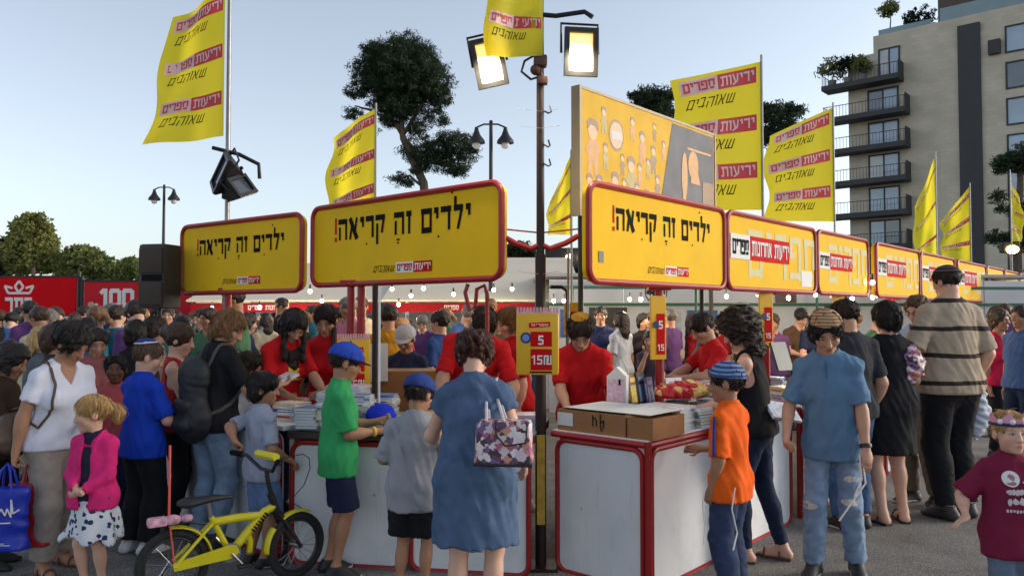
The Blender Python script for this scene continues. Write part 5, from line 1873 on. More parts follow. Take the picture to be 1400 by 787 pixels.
# ------------------------------------------------------------------ counters
def counter_panel(parent, o, u, w, h, z0=.0, r=.07):
    """white board in a red tube frame standing on line o -> o+u*w"""
    u = Vector(u).normalized(); n = u.cross(Vector((0, 0, 1)))
    M = Matrix((u, -n, Vector((0, 0, 1)))).transposed()
    pts = rounded(w, h, r)
    P = [Vector(o) + u * a + Vector((0, 0, z0 + b)) for a, b in pts]
    vs = [p - n * .002 for p in P] + [p - n * .03 for p in P]
    k = len(P)
    b = MB().add(vs, [tuple(range(k)), tuple(range(2 * k - 1, k - 1, -1))] + [(i, k + i, k + (i + 1) % k, (i + 1) % k) for i in range(k)])
    pn = b.build('panel', M_WHITE, parent)
    t = MB(); t.tube(P, .017, 8, closed=True); t.build('frame', M_RED, parent, True)
    return pn

CH = .80
C0 = Vector((.771, 4.466, 0))            # front corner of the right counter
C1 = Vector((.253, 4.925, 0))            # its inner end by the pole
e = empty('stall_counter', C0, 0, 'white red-framed counter with rounded panel right of the corner pole', 'counter', 'red framed counters')
def loc(v): return Vector(v) - C0
counter_panel(e, loc(C1 + Vector((.03, -.025, 0))), (C0 - C1), (C0 - C1).length - .075, CH)
for k in range(2):
    counter_panel(e, loc(C0 + UR * (.03 + k * 1.02)), UR, .97, CH)
tb = MB()
back = UL
A_, B_ = loc(C0), loc(C0 + UR * 2.05)
dp = (C1 - C0)
tb.add([A_ + Vector((0, 0, CH + .022)), B_ + Vector((0, 0, CH + .022)), B_ + dp + Vector((0, 0, CH + .022)), A_ + dp + Vector((0, 0, CH + .022)),
        A_ + Vector((0, 0, CH + .055)), B_ + Vector((0, 0, CH + .055)), B_ + dp + Vector((0, 0, CH + .055)), A_ + dp + Vector((0, 0, CH + .055))],
       [(0, 1, 2, 3), (7, 6, 5, 4), (0, 4, 5, 1), (1, 5, 6, 2), (2, 6, 7, 3), (3, 7, 4, 0)])
tb.build('counter_top', M_WHITE, e)
tr = MB(); tr.cyl(loc(C1) + Vector((0, 0, CH + .03)), A_ + Vector((0, 0, CH + .03)), .019, 8); tr.cyl(A_ + Vector((0, 0, CH + .03)), B_ + Vector((0, 0, CH + .03)), .019, 8)
tr.build('rail', M_RED, e, True)
for p in (A_, loc(C1), B_):
    pass
pst = MB(); pst.cyl(A_ + Vector((.0, .0, 0)), A_ + Vector((0, 0, CH + .05)), .022, 10); pst.build('corner_post', M_RED, e, True)
# further right-hand counters
lbs = ['white red-framed counter behind the teenager in the blue shirt', 'white red-framed counter behind the woman in the black dress', 'far white counter hidden behind the striped man', 'farthest white counter of the right row']
for k in range(4):
    o = C0 + UR * (2.2 + k * 2.15)
    e = empty('stall_counter', o, 0, lbs[k], 'counter', 'red framed counters')
    for j in range(2):
        counter_panel(e, UR * (.03 + j * 1.02), UR, .97, CH)
    tb = MB()
    z1, z2 = CH + .022, CH + .055
    B_ = UR * 2.05
    tb.add([Vector((0, 0, z1)), B_ + Vector((0, 0, z1)), B_ + dp + Vector((0, 0, z1)), dp + Vector((0, 0, z1)), Vector((0, 0, z2)), B_ + Vector((0, 0, z2)), B_ + dp + Vector((0, 0, z2)), dp + Vector((0, 0, z2))],
           [(0, 1, 2, 3), (7, 6, 5, 4), (0, 4, 5, 1), (1, 5, 6, 2), (2, 6, 7, 3), (3, 7, 4, 0)])
    tb.build('counter_top', M_WHITE, e)
    for q_ in (0, 2.05):
        MB().cyl(UR * q_, UR * q_ + Vector((0, 0, CH + .05)), .022, 8).build('corner_post', M_RED, e, True)

# left counter: first bench nearly facing the camera, the next ones run back along the row
L0 = Vector((.13, 4.76, 0)); L1 = Vector((-1.42, 5.03, 0))
ul = (L0 - L1).normalized(); nl = ul.cross(Vector((0, 0, 1))); depthL = -nl * .75
e = empty('stall_counter', L1, 0, 'white counter with dark table edge left of the corner pole', 'counter', 'red framed counters')
wl_ = (L0 - L1).length
for k in range(2):
    counter_panel(e, ul * (.02 + k * wl_ / 2), ul, wl_ / 2 - .05, CH - .04)
def slab(o, u, w, d, z1, z2):
    return [o + Vector((0, 0, z1)), o + u * w + Vector((0, 0, z1)), o + u * w + d + Vector((0, 0, z1)), o + d + Vector((0, 0, z1)), o + Vector((0, 0, z2)), o + u * w + Vector((0, 0, z2)), o + u * w + d + Vector((0, 0, z2)), o + d + Vector((0, 0, z2))]
BF = [(0, 1, 2, 3), (7, 6, 5, 4), (0, 4, 5, 1), (1, 5, 6, 2), (2, 6, 7, 3), (3, 7, 4, 0)]
M_EDGE = mat('dark_table_edge', (.03, .018, .015), .5, .2)
MB().add(slab(nl * .03, ul, wl_, depthL - nl * .03, CH - .01, CH + .03), BF).build('table_edge', M_EDGE, e)
MB().add(slab(-nl * .01, ul, wl_, depthL + nl * .01, CH + .032, CH + .045), BF).build('counter_top', mat('blue_table_cloth', (.16, .22, .28), .7, .15, 6), e)
e2 = MB().add(slab(Vector((0, 0, 0)), -nl, .75, ul * .03, 0, CH - .02), BF).build('side_panel', mat('beige_board', (.42, .36, .28), .7, .08, 3), e)
for k, lb in enumerate(('white counter behind the woman with the backpack', 'white counter at the far end of the left row')):
    o = L1 + UL * (.08 + k * 2.1)
    e = empty('stall_counter', o, 0, lb, 'counter', 'red framed counters')
    ur_ = -UL; nn = UR * -1
    for j in range(2):
        counter_panel(e, UL * (1.0 + j * 1.02), ur_, .97, CH)
    MB().add(slab(Vector((0, 0, 0)), UL, 2.06, UR * .75, CH + .022, CH + .05), BF).build('counter_top', M_WHITE, e)

# ------------------------------------------------------------------ books, boxes and things on the counters
BOOKC = [(226, 226, 224), (198, 204, 214), (150, 166, 190), (70, 100, 150), (230, 214, 190), (180, 60, 58), (120, 140, 110), (215, 190, 90), (60, 62, 74), (200, 150, 170), (90, 120, 160), (236, 232, 224)]
_bookmesh = {}
def book_mesh(w, d, h):
    key = (w, d, h)
    if key not in _bookmesh:
        me = bpy.data.meshes.new('book')
        b = MB()
        t = .0022
        b.box((0, 0, t / 2), (w, d, t)); b.box((0, 0, h - t / 2), (w, d, t)); b.box((-w / 2 + t / 2, 0, h / 2), (t, d, h - 2 * t))
        b.box((.001, 0, h / 2), (w - .008, d - .008, h - 2 * t - .0006))
        zz = h + .0003
        b.add([(-w * .36, -d * .40, zz), (w * .36, -d * .40, zz), (w * .36, d * .12, zz), (-w * .36, d * .12, zz)], [(0, 1, 2, 3)])
        b.add([(-w * .32, d * .22, zz), (w * .32, d * .22, zz), (w * .32, d * .36, zz), (-w * .32, d * .36, zz)], [(0, 1, 2, 3)])
        xx = -w / 2 - .0003
        b.add([(xx, -d * .3, h * .25), (xx, d * .3, h * .25), (xx, d * .3, h * .75), (xx, -d * .3, h * .75)], [(0, 1, 2, 3)])
        me.from_pydata([tuple(v) for v in b.v], [], b.f)
        me.materials.append(M_PAPER); me.materials.append(M_PAPER); me.materials.append(M_PAPER)
        for i, p in enumerate(me.polygons):
            p.material_index = 0 if i < 18 else (1 if i < 24 else 2)
        _bookmesh[key] = me
    return _bookmesh[key]
def book(loc_, rz, size, rgb, label, group, tilt=None):
    o = bpy.data.objects.new('book', book_mesh(*size)); COL.objects.link(o)
    o.location = loc_; o.rotation_euler = (tilt or (0, 0, rz)) if tilt else (0, 0, rz)
    o.material_slots[0].link = 'OBJECT'; o.material_slots[0].material = mat('cover', lin(rgb), .35, .18, 25)
    o.material_slots[2].link = 'OBJECT'; o.material_slots[2].material = mat('cover_print', lin(RNG.choice(BOOKC)), .4, .5, 45)
    return setp(o, label, 'book', group)
rg = random.Random(77)
CNAME = dict(zip(BOOKC, ('white', 'pale grey', 'grey blue', 'blue', 'cream', 'red', 'sage green', 'yellow', 'charcoal', 'pink', 'steel blue', 'ivory')))
_stackno = {}
def stack(p, n, label, group, size=(.145, .21, .018), rz=0, cols=BOOKC):
    z = p.z
    sn = _stackno.get(label, 0); _stackno[label] = sn + 1
    for k in range(n):
        s_ = size
        c = rg.choice(cols)
        book((p.x + rg.uniform(-.008, .008), p.y + rg.uniform(-.008, .008), z), rz + rg.uniform(-.12, .12), s_, c, '%s book, %s in the %s %s' % (CNAME.get(c, 'pale'), (ORD[n - 1 - k] + (' from top' if k < n - 1 else '')), nth(sn), label), group)
        z += s_[2] + .0008
zt = CH + .047
PALE = [(226, 226, 224), (198, 204, 214), (150, 166, 190), (120, 140, 176), (236, 232, 224), (210, 214, 220)]
ca = math.atan2(ul.y, ul.x)
for k, (s_, dd, n) in enumerate(((.02, .09, 7), (.18, .10, 8), (.06, .33, 11), (.24, .34, 10), (.14, .55, 12), (.33, .56, 9))):
    p = L1 + ul * (s_ + .09) - nl * dd
    stack(Vector((p.x, p.y, zt)), n, 'stack beside the boy with the bicycle', 'stacked pale books on the left counter', rz=ca + (math.pi / 2 if k % 2 else 0), cols=PALE)
for k, (s_, dd, n) in enumerate(((.50, .50, 3), (.62, .30, 2), (.80, .52, 4), (.95, .28, 1), (1.02, .52, 3), (1.22, .45, 2), (1.36, .26, 2), (1.44, .52, 4), (.72, .12, 1), (1.12, .11, 1))):
    p = L1 + ul * s_ - nl * dd
    stack(Vector((p.x, p.y, zt)), n, 'pile right of the boy in green', 'books laid flat on the left counter', rz=ca + rg.uniform(-.3, .3), size=(.16, .22, .014))
# right counter: cardboard cartons, papers, books
def on_right(a, d, z=0):
    """a along the row, d inwards from the front"""
    p = C0 + UR * a - (C0 - C1).normalized() * d
    return Vector((p.x, p.y, CH + .056 + z))
uE = (C0 - C1).normalized()
def carton(label, c, rz, w, d, h, flaps=True, mark=None, m=M_CARD):
    e = empty('cardboard_box', c, rz, label, 'box', 'cardboard cartons on the right counter')
    b = MB(); t = .006
    b.box((0, 0, t / 2), (w, d, t)); b.box((0, -d / 2 + t / 2, h / 2 + t / 2), (w, t, h - t)); b.box((0, d / 2 - t / 2, h / 2 + t / 2), (w, t, h - t))
    b.box((-w / 2 + t / 2, 0, h / 2 + t / 2), (t, d - 2 * t, h - t)); b.box((w / 2 - t / 2, 0, h / 2 + t / 2), (t, d - 2 * t, h - t))
    b.box((0, 0, h - .02), (w - 2 * t - .002, d - 2 * t - .002, .01))
    b.build('carton', m, e)
    fn = lambda p, q_, l: Vector((p, -d / 2 - l, q_))
    if mark:
        mark(fn, e)
    return e
ang = math.atan2(uE.y, uE.x)
def mark1(fn, e):
    st = []
    def ln(x0, y0, x1, y1, w=.004):
        L2 = math.hypot(x1 - x0, y1 - y0); nx, ny = -(y1 - y0) / L2 * w, (x1 - x0) / L2 * w
        st.append([(x0 + nx, y0 + ny), (x1 + nx, y1 + ny), (x1 - nx, y1 - ny), (x0 - nx, y0 - ny)])
    ln(.02, .11, .02, .045); ln(.02, .10, .045, .085); ln(.045, .085, .045, .045); ln(.075, .12, .075, .035); ln(.075, .035, .09, .02); ln(.075, .07, .10, .085); ln(.10, .085, .095, .035)
    print_on('marker_writing', st, fn, M_BLK, e)
    print_on('paper_label', [rect(-.25, -.13, .03, .11)], fn, M_PAPER, e)
mid_ = C1.lerp(C0, .40)
carton('long brown carton with black marker letters at the end of the right counter', Vector((mid_.x, mid_.y, CH + .056)) + UR * .19, ang, .50, .34, .128, mark=mark1)
mid_ = C1.lerp(C0, .905)
carton('short brown carton on the front corner of the right counter', Vector((mid_.x, mid_.y, CH + .056)) + UR * .20, ang, .17, .36, .122)
p = on_right(.55, .20)
stack(Vector((p.x, p.y, p.z)), 9, 'magazine pile by the boy in orange', 'magazine pile on the right counter', (.22, .30, .015), math.atan2(UR.y, UR.x), [(214, 216, 224), (196, 202, 216), (222, 222, 222)])
sh = MB(); c_ = on_right(.28, .34, .131)
sh.add(slab(Vector((0, 0, 0)) - uE * .32 - UR * .2, uE, .62, UR * .42, 0, .004), BF)
so = sh.build('paper_sheet', M_PAPER, None); so.location = c_; setp(so, 'large white sheet of paper over the cartons', 'paper')
ZB = .158
for k, (a, d, n) in enumerate(((1.36, .62, 4), (.72, .10, 6), (1.04, .10, 7), (1.28, .12, 9), (1.25, .5, 8), (1.5, .28, 7), (1.55, .52, 10), (1.8, .3, 8), (1.85, .55, 9))):
    p = on_right(a, d)
    stack(p, n, 'stack behind the curly haired woman', 'mixed books on the right counter', rz=math.atan2(UR.y, UR.x) + rg.uniform(-.2, .2), size=(.15, .21, .02))
for kk in range(3):
    for j in range(5):
        o = C0 + UR * (2.2 + kk * 2.15 + .25 + j * .38)
        p = o - uE * (.22 + (j % 2) * .24)
        stack(Vector((p.x, p.y, CH + .056)), rg.randint(3, 8), ['stack behind the teenager in blue', 'stack by the woman in black', 'stack on the far right counter'][kk], 'books on the far right counters', rz=rg.uniform(0, 3), size=(.15, .21, .02))
# left counters run on
for kk in range(2):
    for j in range(5):
        o = L1 + UL * (.08 + kk * 2.1 + .2 + j * .4)
        p = o + UR * (.2 + (j % 2) * .25)
        stack(Vector((p.x, p.y, CH + .051)), rg.randint(3, 8), ['stack behind the backpack woman', 'stack on the far left counter'][kk], 'books on the far left counters', rz=rg.uniform(0, 3), size=(.15, .21, .02))
# flat cartons that lift the displayed books
for k, (a_, d_) in enumerate(((.72, .44), (1.06, .44))):
    p = on_right(a_, d_)
    carton('%s flat brown carton under the standing books on the right counter' % ('nearer', 'farther')[k], p, math.atan2(UR.y, UR.x), .32, .46, .09)
# standing carton shaped like a house, upright books
p = at(845, 552, 5.30)
zc = CH + .056
e = empty('display_carton', (p.x, p.y, CH + .150), R(-20), 'white house shaped display carton on the right counter', 'carton')
b = MB(); b.prism([(-.065, 0), (.065, 0), (.065, .21), (0, .27), (-.065, .21)], -.05, .05); b.build('carton', M_PAPER, e)
print_on('printed_panel', [rect(-.055, .055, .02, .19)], lambda a_, b_, l: Vector((a_, -.05 - l, b_)), mat('print_pink', lin((214, 176, 190)), .5, .3, 40), e)
print_on('printed_mark', [rect(.015, .03, .15, .19)], lambda a_, b_, l: Vector((a_, -.05 - l, b_)), M_BLK, e, .006)
def standing(px, d, rgb, label, h=.22, w=.15, t=.02, yaw=0, lean=8):
    p = at(px, 550, d)
    o = book((p.x, p.y, CH + .150), 0, (w, h, t), rgb, label, 'books standing upright on the right counter')
    o.rotation_euler = (R(90 - lean), 0, R(yaw))
    o.location.z = CH + .152 + h / 2 * math.cos(R(lean))
    return o
standing(864, 5.38, (120, 92, 70), 'brown covered book standing beside the house shaped carton', yaw=55)
standing(874, 5.46, (40, 36, 40), 'dark covered book standing upright next to the brown one', yaw=60)
standing(886, 5.50, (90, 70, 120), 'violet covered book standing upright on the right counter', yaw=65, h=.18)
standing(904, 5.66, (224, 226, 230), 'white covered book standing upright by the shopping bag', yaw=70, h=.24)
standing(920, 5.72, (214, 216, 220), 'small white book standing by the shopping bag', yaw=30, h=.16)
# red and yellow plastic bag
p = at(935, 545, 5.25)
F = Field((-.26, -.18, -.02), (.26, .18, .16), .012)
for (x, y, z, a_, b_, c_) in ((0, 0, .035, .20, .12, .05), (.10, .02, .05, .11, .09, .05), (-.10, -.02, .045, .12, .09, .045), (.02, .03, .075, .10, .07, .04)):
    F.put(Ell((x, y, z), (a_, b_, c_), None, .03))
F.noise(.022, (26, 26, 30), 5, True)
F.cut((0, 0, .002), (0, 0, -1))
def bag_mat():
    m = mat('crumpled_red_plastic', lin((196, 26, 34)), .25, .15, 9, bump=.5, bscale=22)
    N, L = m.node_tree.nodes, m.node_tree.links
    b = N['Principled BSDF']; src = b.inputs['Base Color'].links[0].from_socket
    tc = next(n for n in N if n.type == 'TEX_COORD')
    nz = N.new('ShaderNodeTexNoise'); nz.inputs['Scale'].default_value = 9; nz.inputs['Detail'].default_value = 1
    L.new(tc.outputs['Object'], nz.inputs['Vector'])
    cr = N.new('ShaderNodeValToRGB'); cr.color_ramp.interpolation = 'CONSTANT'
    cr.color_ramp.elements[0].color = (0, 0, 0, 1); cr.color_ramp.elements[1].position = .54; cr.color_ramp.elements[1].color = (1, 1, 1, 1)
    L.new(nz.outputs[0], cr.inputs[0])
    mx = N.new('ShaderNodeMix'); mx.data_type = 'RGBA'; L.new(cr.outputs[0], mx.inputs[0]); L.new(src, mx.inputs[6]); mx.inputs[7].default_value = (.72, .50, .14, 1)
    L.new(mx.outputs[2], b.inputs['Base Color'])
    return m
o = link('plastic_bag', F.mesh('plastic_bag'), bag_mat(), None)
o.location = (p.x, p.y, CH + .218); o.rotation_euler = (0, 0, R(15)); setp(o, 'crumpled red and yellow plastic bag lying on the right counter', 'bag')

# ------------------------------------------------------------------ price signs
def price_sign(label, loc_, rz, w, h, big=True, group='yellow price signs'):
    e = empty('price_sign', loc_, rz, label, 'price sign', group)
    M_P = mat('price_sign_yellow', (.72, .40, .012), .45, .06, 6)
    MB().box((0, 0, h / 2), (w, .05, h), bevel=.015).build('board', M_P, e, True)
    fr = MB()
    k = 13
    for i in range(k):
        x = -w / 2 + w * (i + .5) / k
        fr.add([(x - w / k * .42, -.026, h - .002), (x + w / k * .42, -.026, h - .002), (x + w / k * .3, -.03, h + .035), (x - w / k * .3, -.03, h + .035),
                (x - w / k * .42, -.020, h - .002), (x + w / k * .42, -.020, h - .002), (x + w / k * .3, -.024, h + .035), (x - w / k * .3, -.024, h + .035)], BF)
    fr.build('paper_fringe', mat('pink_fringe', lin((220, 170, 178)), .7, .2, 30), e)
    fn = lambda a_, b_, l: Vector((a_, -.025 - l, b_))
    print_on('red_panel', [rect(-w * .16, w * .34, h * .46, h * .70), rect(-w * .16, w * .34, h * .08, h * .42)], fn, M_REDP, e)
    print_on('red_panel', [[(-w * .2, h * .76), (w * .3, h * .78), (w * .3, h * .86), (-w * .2, h * .84)]], fn, M_REDP, e)
    P, Wd = letters('5', .2, .17); print_on('lettering', place(P, w * .02, h * .49, h * .15), fn, M_WHP, e, .006)
    P, Wd = letters('15₪', .17, .14, .12); s_ = w * .46 / Wd
    print_on('lettering', [[(-w * .13 + a_ * s_, h * .17 + b_ * h * .15) for a_, b_ in q_] for q_ in P], fn, M_WHP, e, .006)
    P, Wd = letters('םירפס', .2, .15); s_ = w * .4 / Wd
    print_on('lettering', [[(-w * .14 + a_ * s_, h * .79 + b_ * h * .035) for a_, b_ in q_] for q_ in P], fn, M_WHP, e, .008)
    print_on('round_badge', [disc(-w * .27, h * .60, w * .13, w * .13, 18)], fn, mat('badge_blue', lin((30, 50, 110)), .5), e, .003)
    print_on('round_badge', [disc(-w * .27, h * .60, w * .085, w * .085, 16)], fn, mat('badge_light', lin((110, 130, 190)), .5), e, .012)
    print_on('fine_print', [rect(-w * .18, w * .34, h * .035, h * .06)], fn, M_BLK, e)
    return e
p = at(735, 512, 4.72); price_sign('yellow price sign with red panels hanging on the corner pole', (p.x, p.y, p.z), R(-4), .255, .37)
p = at(483, 545, 5.75); price_sign('yellow price sign behind the boy in the blue cap and green shirt', (p.x, p.y, p.z), R(8), .24, .44)
def price_strip(label, p, rz, w, h):
    e = empty('price_strip', p, rz, label, 'price sign', 'narrow price strips on the red posts')
    MB().box((0, 0, h / 2), (w, .02, h), bevel=.004).build('board', mat('price_sign_yellow', (.72, .40, .012), .45, .06, 6), e)
    fn = lambda a_, b_, l: Vector((a_, -.010 - l, b_))
    print_on('red_panel', [rect(-w * .15, w * .40, h * .08, h * .72)], fn, M_REDP, e)
    P, Wd = letters('5', .2, .17); print_on('lettering', place(P, -w * .02, h * .48, h * .13), fn, M_WHP, e, .006)
    P, Wd = letters('15', .2, .17); print_on('lettering', place(P, -w * .10, h * .14, h * .10), fn, M_WHP, e, .006)
    print_on('round_badge', [disc(-w * .22, h * .55, w * .2, w * .2, 14)], fn, mat('badge_blue', lin((30, 50, 110)), .5), e, .009)
q_ = S0 + UR * .92 + inn * .06
price_strip('narrow price strip on the red post under the headed sign', (q_.x - .02, q_.y - .05, 1.26), R(20), .12, .44)
q_ = S0 + UR * 2.7 + inn * .06
price_strip('narrow price strip on the red post under the first pale lettered sign', (q_.x - .02, q_.y - .05, 1.30), R(20), .14, .46)
q_ = S0 + UR * 4.5 + inn * .06
price_strip('narrow price strip on the red post under the second pale lettered sign', (q_.x - .02, q_.y - .05, 1.30), R(20), .14, .46)
p = at(783, 458, 7.2); price_strip('yellow price strip hanging behind the seller in the yellow skullcap', (p.x, p.y, p.z), 0, .16, .30)
# ------------------------------------------------------------------ the people near the camera
def person(label, px, d, H, yaw, hairc='dark', style='short', hairkw=None, shirt=None, pants=None, skirt=None, shoe=None, brow=None, group=None, off=(0, 0), **pose):
    h = Human(H=H, **pose)
    g_ = ground(px, d)
    e = empty('person', (g_.x + off[0], g_.y + off[1], 0), R(yaw), label, 'person', group)
    h.body(e, brow=tuple(c * .6 for c in lin(HAIR[hairc])))
    if style:
        h.hair(e, hair_mat(hairc, HAIR[hairc]), style, **(hairkw or {}))
    if pants:
        pk_ = dict(pants[1])
        if shirt and 'rise' not in pk_:
            pk_['rise'] = min(.13, shirt[1].get('hem', -.02) + .022)      # waistband just under the shirt hem
        h.legs(e, pants[0], **pk_)
    if skirt:
        h.skirt(e, skirt[0], **skirt[1])
    if shirt:
        h.top(e, shirt[0], **shirt[1])
    if shoe:
        h.shoes(e, shoe[0], **shoe[1])
    h.e = e
    return h

def wpt(h, v):
    """person-local point to world"""
    return h.e.location + Matrix.Rotation(h.e.rotation_euler[2], 3, 'Z') @ Vector(v)

DENIM = cloth('light_denim', (118, 140, 168), .28)
DENIM2 = cloth('mid_denim', (62, 86, 124), .25)
DENIM3 = cloth('dark_denim', (32, 42, 66), .2)
BLACKC = cloth('black_cotton', (27, 27, 31), .15)
NAVY = cloth('navy_cotton', (30, 36, 62), .12)
REDT = cloth('red_cotton', (188, 22, 28), .08)
SNK = mat('sneaker_black', (.02, .02, .022), .6, .1)
SNKW = mat('sneaker_white', (.55, .56, .58), .6, .08)
SOLE = mat('rubber_sole', (.5, .5, .5), .7, .1)
SNDL = mat('sandal_brown', (.09, .05, .03), .6, .2)
SNB = mat('sandal_black', (.02, .018, .018), .6, .1)
hang = lambda q, x=.215, y=.02, z=-.525, **k: dict(t=(q * x, y, z), **k)

def project_print(h, cl, polys, m, name, origin, up=Vector((0, 0, 1)), fwd=Vector((0, 1, 0)), cut=.03, flip=False):
    """lay flat print onto a garment: polygons (x to the viewer's right, z up) cast along the body's front or back"""
    me = cl.data
    bvh = BVHTree.FromPolygons([v.co.copy() for v in me.vertices], [tuple(p.vertices) for p in me.polygons])
    rt = fwd.cross(up)       # as seen from in front: viewer's right is the wearer's left
    def fn(a, b, l):
        o = Vector(origin) - rt * a * (-1 if flip else 1) + up * b + fwd * .6
        hit = bvh.ray_cast(o, -fwd)
        p = hit[0] if hit[0] is not None else o - fwd * .6
        return p + fwd * (.0035 + l)
    return print_on(name, polys, fn, m, cl, 0, cut)

# --- woman in white with two carrier bags
wh = person('woman in white v-neck shirt and grey trousers holding carrier bags', 84, 4.86, 1.53, -122, 'black', 'bun', dict(thick=.022, curl=.012),
            shirt=(cloth('white_jersey', (214, 216, 228), .05), dict(neck='v', hem=-.03, loose=.016, sleeve=.62, fold=.012)),
            pants=(cloth('grey_trousers', (150, 142, 134), .1), dict(length=1.90, loose=.02, flare=.015)), shoe=(SNDL, dict(sandal=True)),
            sex='f', skin='tan', w=1.2, lean=6, head=(22, 30, 0), ra=dict(t=(.30, -.02, -.515), curl=1.1, n=(-.6, .6, 0), d=(.1, 0, -1)), la=dict(t=(-.06, .28, -.34), curl=.6), feet=((.11, .06, 8), (-.11, -.10, -8)))
# --- small girl in pink cardigan
gm = person('small blond girl in pink cardigan and flowered skirt', 132, 4.45, 1.115, 172, 'blond', 'pony', dict(length=.12, thick=.010, curl=.004),
            shirt=(cloth('navy_top', (36, 38, 58)), dict(hem=-.02, loose=.006, sleeve=0, neck='crew', fold=.004)),
            sex='f', skin='fair', w=.98, head=(-52, 8, 0), ra=dict(t=(.02, .225, -.37), curl=.9, pole=(.9, -.6, -.3), n=(-.7, -.5, .3)), la=dict(t=(-.02, .215, -.385), curl=.9, pole=(-.9, -.6, -.3), n=(.7, -.5, .3)), feet=((.08, .02, 8), (-.08, 0, -8)),
            shoe=(SNKW, dict(sole=SOLE)))
gm.top(gm.e, cloth('pink_knit', (206, 42, 112), .08), name='cardigan', hem=-.10, loose=.032, sleeve=1.93, neck='wide', open=.05, fold=.012, flare=.02, seed=9)
def floral():
    m = cloth('flower_print', (206, 208, 214), .06)
    N, L = m.node_tree.nodes, m.node_tree.links
    b = N['Principled BSDF']; src = b.inputs['Base Color'].links[0].from_socket
    tc = next(n for n in N if n.type == 'TEX_COORD')
    v = N.new('ShaderNodeTexVoronoi'); v.inputs['Scale'].default_value = 24; L.new(tc.outputs['Object'], v.inputs['Vector'])
    nz = N.new('ShaderNodeTexNoise'); nz.inputs['Scale'].default_value = 55; L.new(tc.outputs['Object'], nz.inputs['Vector'])
    ad = N.new('ShaderNodeMath'); ad.operation = 'ADD'; L.new(v.outputs[0], ad.inputs[0])
    ms = N.new('ShaderNodeMath'); ms.operation = 'MULTIPLY'; ms.inputs[1].default_value = .5; L.new(nz.outputs[0], ms.inputs[0]); L.new(ms.outputs[0], ad.inputs[1])
    cr = N.new('ShaderNodeValToRGB'); cr.color_ramp.interpolation = 'CONSTANT'
    cr.color_ramp.elements[0].color = (1, 1, 1, 1); cr.color_ramp.elements[1].position = .58; cr.color_ramp.elements[1].color = (0, 0, 0, 1)
    L.new(ad.outputs[0], cr.inputs[0])
    mx = N.new('ShaderNodeMix'); mx.data_type = 'RGBA'; L.new(cr.outputs[0], mx.inputs[0]); L.new(src, mx.inputs[6]); mx.inputs[7].default_value = (.025, .04, .10, 1)
    L.new(mx.outputs[2], b.inputs['Base Color'])
    return m
gm.skirt(gm.e, floral(), hem=-.38, top=.10, r=.27, fold=.028, q=.85)
# --- boy in blue with skullcap
bb = person('boy in bright blue shirt with striped skullcap, seen from behind', 198, 5.25, 1.40, -32, 'short', 'crop', dict(thick=.006, curl=.002),
            shirt=(cloth('royal_blue', (24, 62, 178), .06), dict(hem=-.10, loose=.03, sleeve=.9, fold=.014, flare=.03)), pants=(BLACKC, dict(length=1.95, loose=.03)), shoe=(SNKW, dict(sole=SOLE)),
            skin='fair', w=1.08, head=(-25, 18, 0), ra=dict(t=(.18, .30, -.33), curl=.7), la=dict(t=(-.1, .30, -.3), curl=.7))
bb.kippah(bb.e, cloth('kippah_blue', (40, 62, 130)), r=.066)
kp = bb.kippah(bb.e, cloth('kippah_white', (206, 210, 220)), r=.074, name='skullcap_band'); kp.scale = (.997, .997, .9985)
kid = person('dark-skinned child in coral top peeking out beside the blue shirted boy', 160, 5.95, 1.26, -150, 'black', 'crop', dict(thick=.012),
             shirt=(cloth('coral', (196, 92, 92)), dict(hem=-.05)), pants=(NAVY, dict()), shoe=(SNK, dict()), skin='dark', head=(-10, 0, 0))
# --- woman with backpack
bw = person('woman in black top with dark backpack and pale jeans', 292, 5.35, 1.615, -40, 'light', 'long', dict(length=.30, width=.075, thick=.014),
            shirt=(BLACKC, dict(hem=-.04, loose=.03, sleeve=.8, fold=.012)), pants=(DENIM, dict(length=1.95, loose=.014)), shoe=(SNK, dict()),
            sex='f', skin='mid', w=1.22, lean=8, head=(-40, 24, 0), ra=dict(t=(.30, .32, -.20), curl=.6, pole=(.6, -.4, -1), n=(0, 0, 1)), la=dict(t=(-.12, .38, -.2), curl=.6, n=(0, 0, 1)))
kg = person('girl with long dark hair beside the woman with the backpack', 337, 5.85, 1.30, -100, 'dark', 'long', dict(length=.2),
            shirt=(cloth('pale_grey', (176, 180, 188)), dict(hem=-.06)), pants=(DENIM2, dict()), shoe=(SNKW, dict()), sex='f', skin='mid', head=(0, 25, 0), la=dict(t=(-.08, .3, -.25)))
# --- boy with the bicycle
GRIP = Vector((-1.68, 4.78, .80))
bk = person('boy in grey shirt and blue shorts holding the yellow bicycle', 360, 4.98, 1.205, -48, 'black', 'fringe', dict(thick=.014, curl=.004),
            shirt=(cloth('heather_grey', (150, 158, 178), .06), dict(hem=-.10, loose=.022, sleeve=.85, fold=.012, flare=.02)), pants=(cloth('blue_shorts', (96, 124, 164), .15), dict(name='shorts', length=.96, loose=.02, flare=.02)),
            shoe=(SNK, dict(sole=SOLE)), skin='tan', w=.98, head=(-30, 4, 0), la=dict(t=Matrix.Rotation(R(48), 3, 'Z') @ (GRIP - ground(360, 4.98)), abs=True, curl=1.2, n=(0, 0, -1), d=(.2, .8, -.6), pole=(-.6, -1, .2)), ra=dict(t=(.22, .20, -.40), curl=1.0, n=(0, 0, -1)))
bks = next(c for c in bk.e.children if c.name.startswith('shirt'))
rg = random.Random(4)
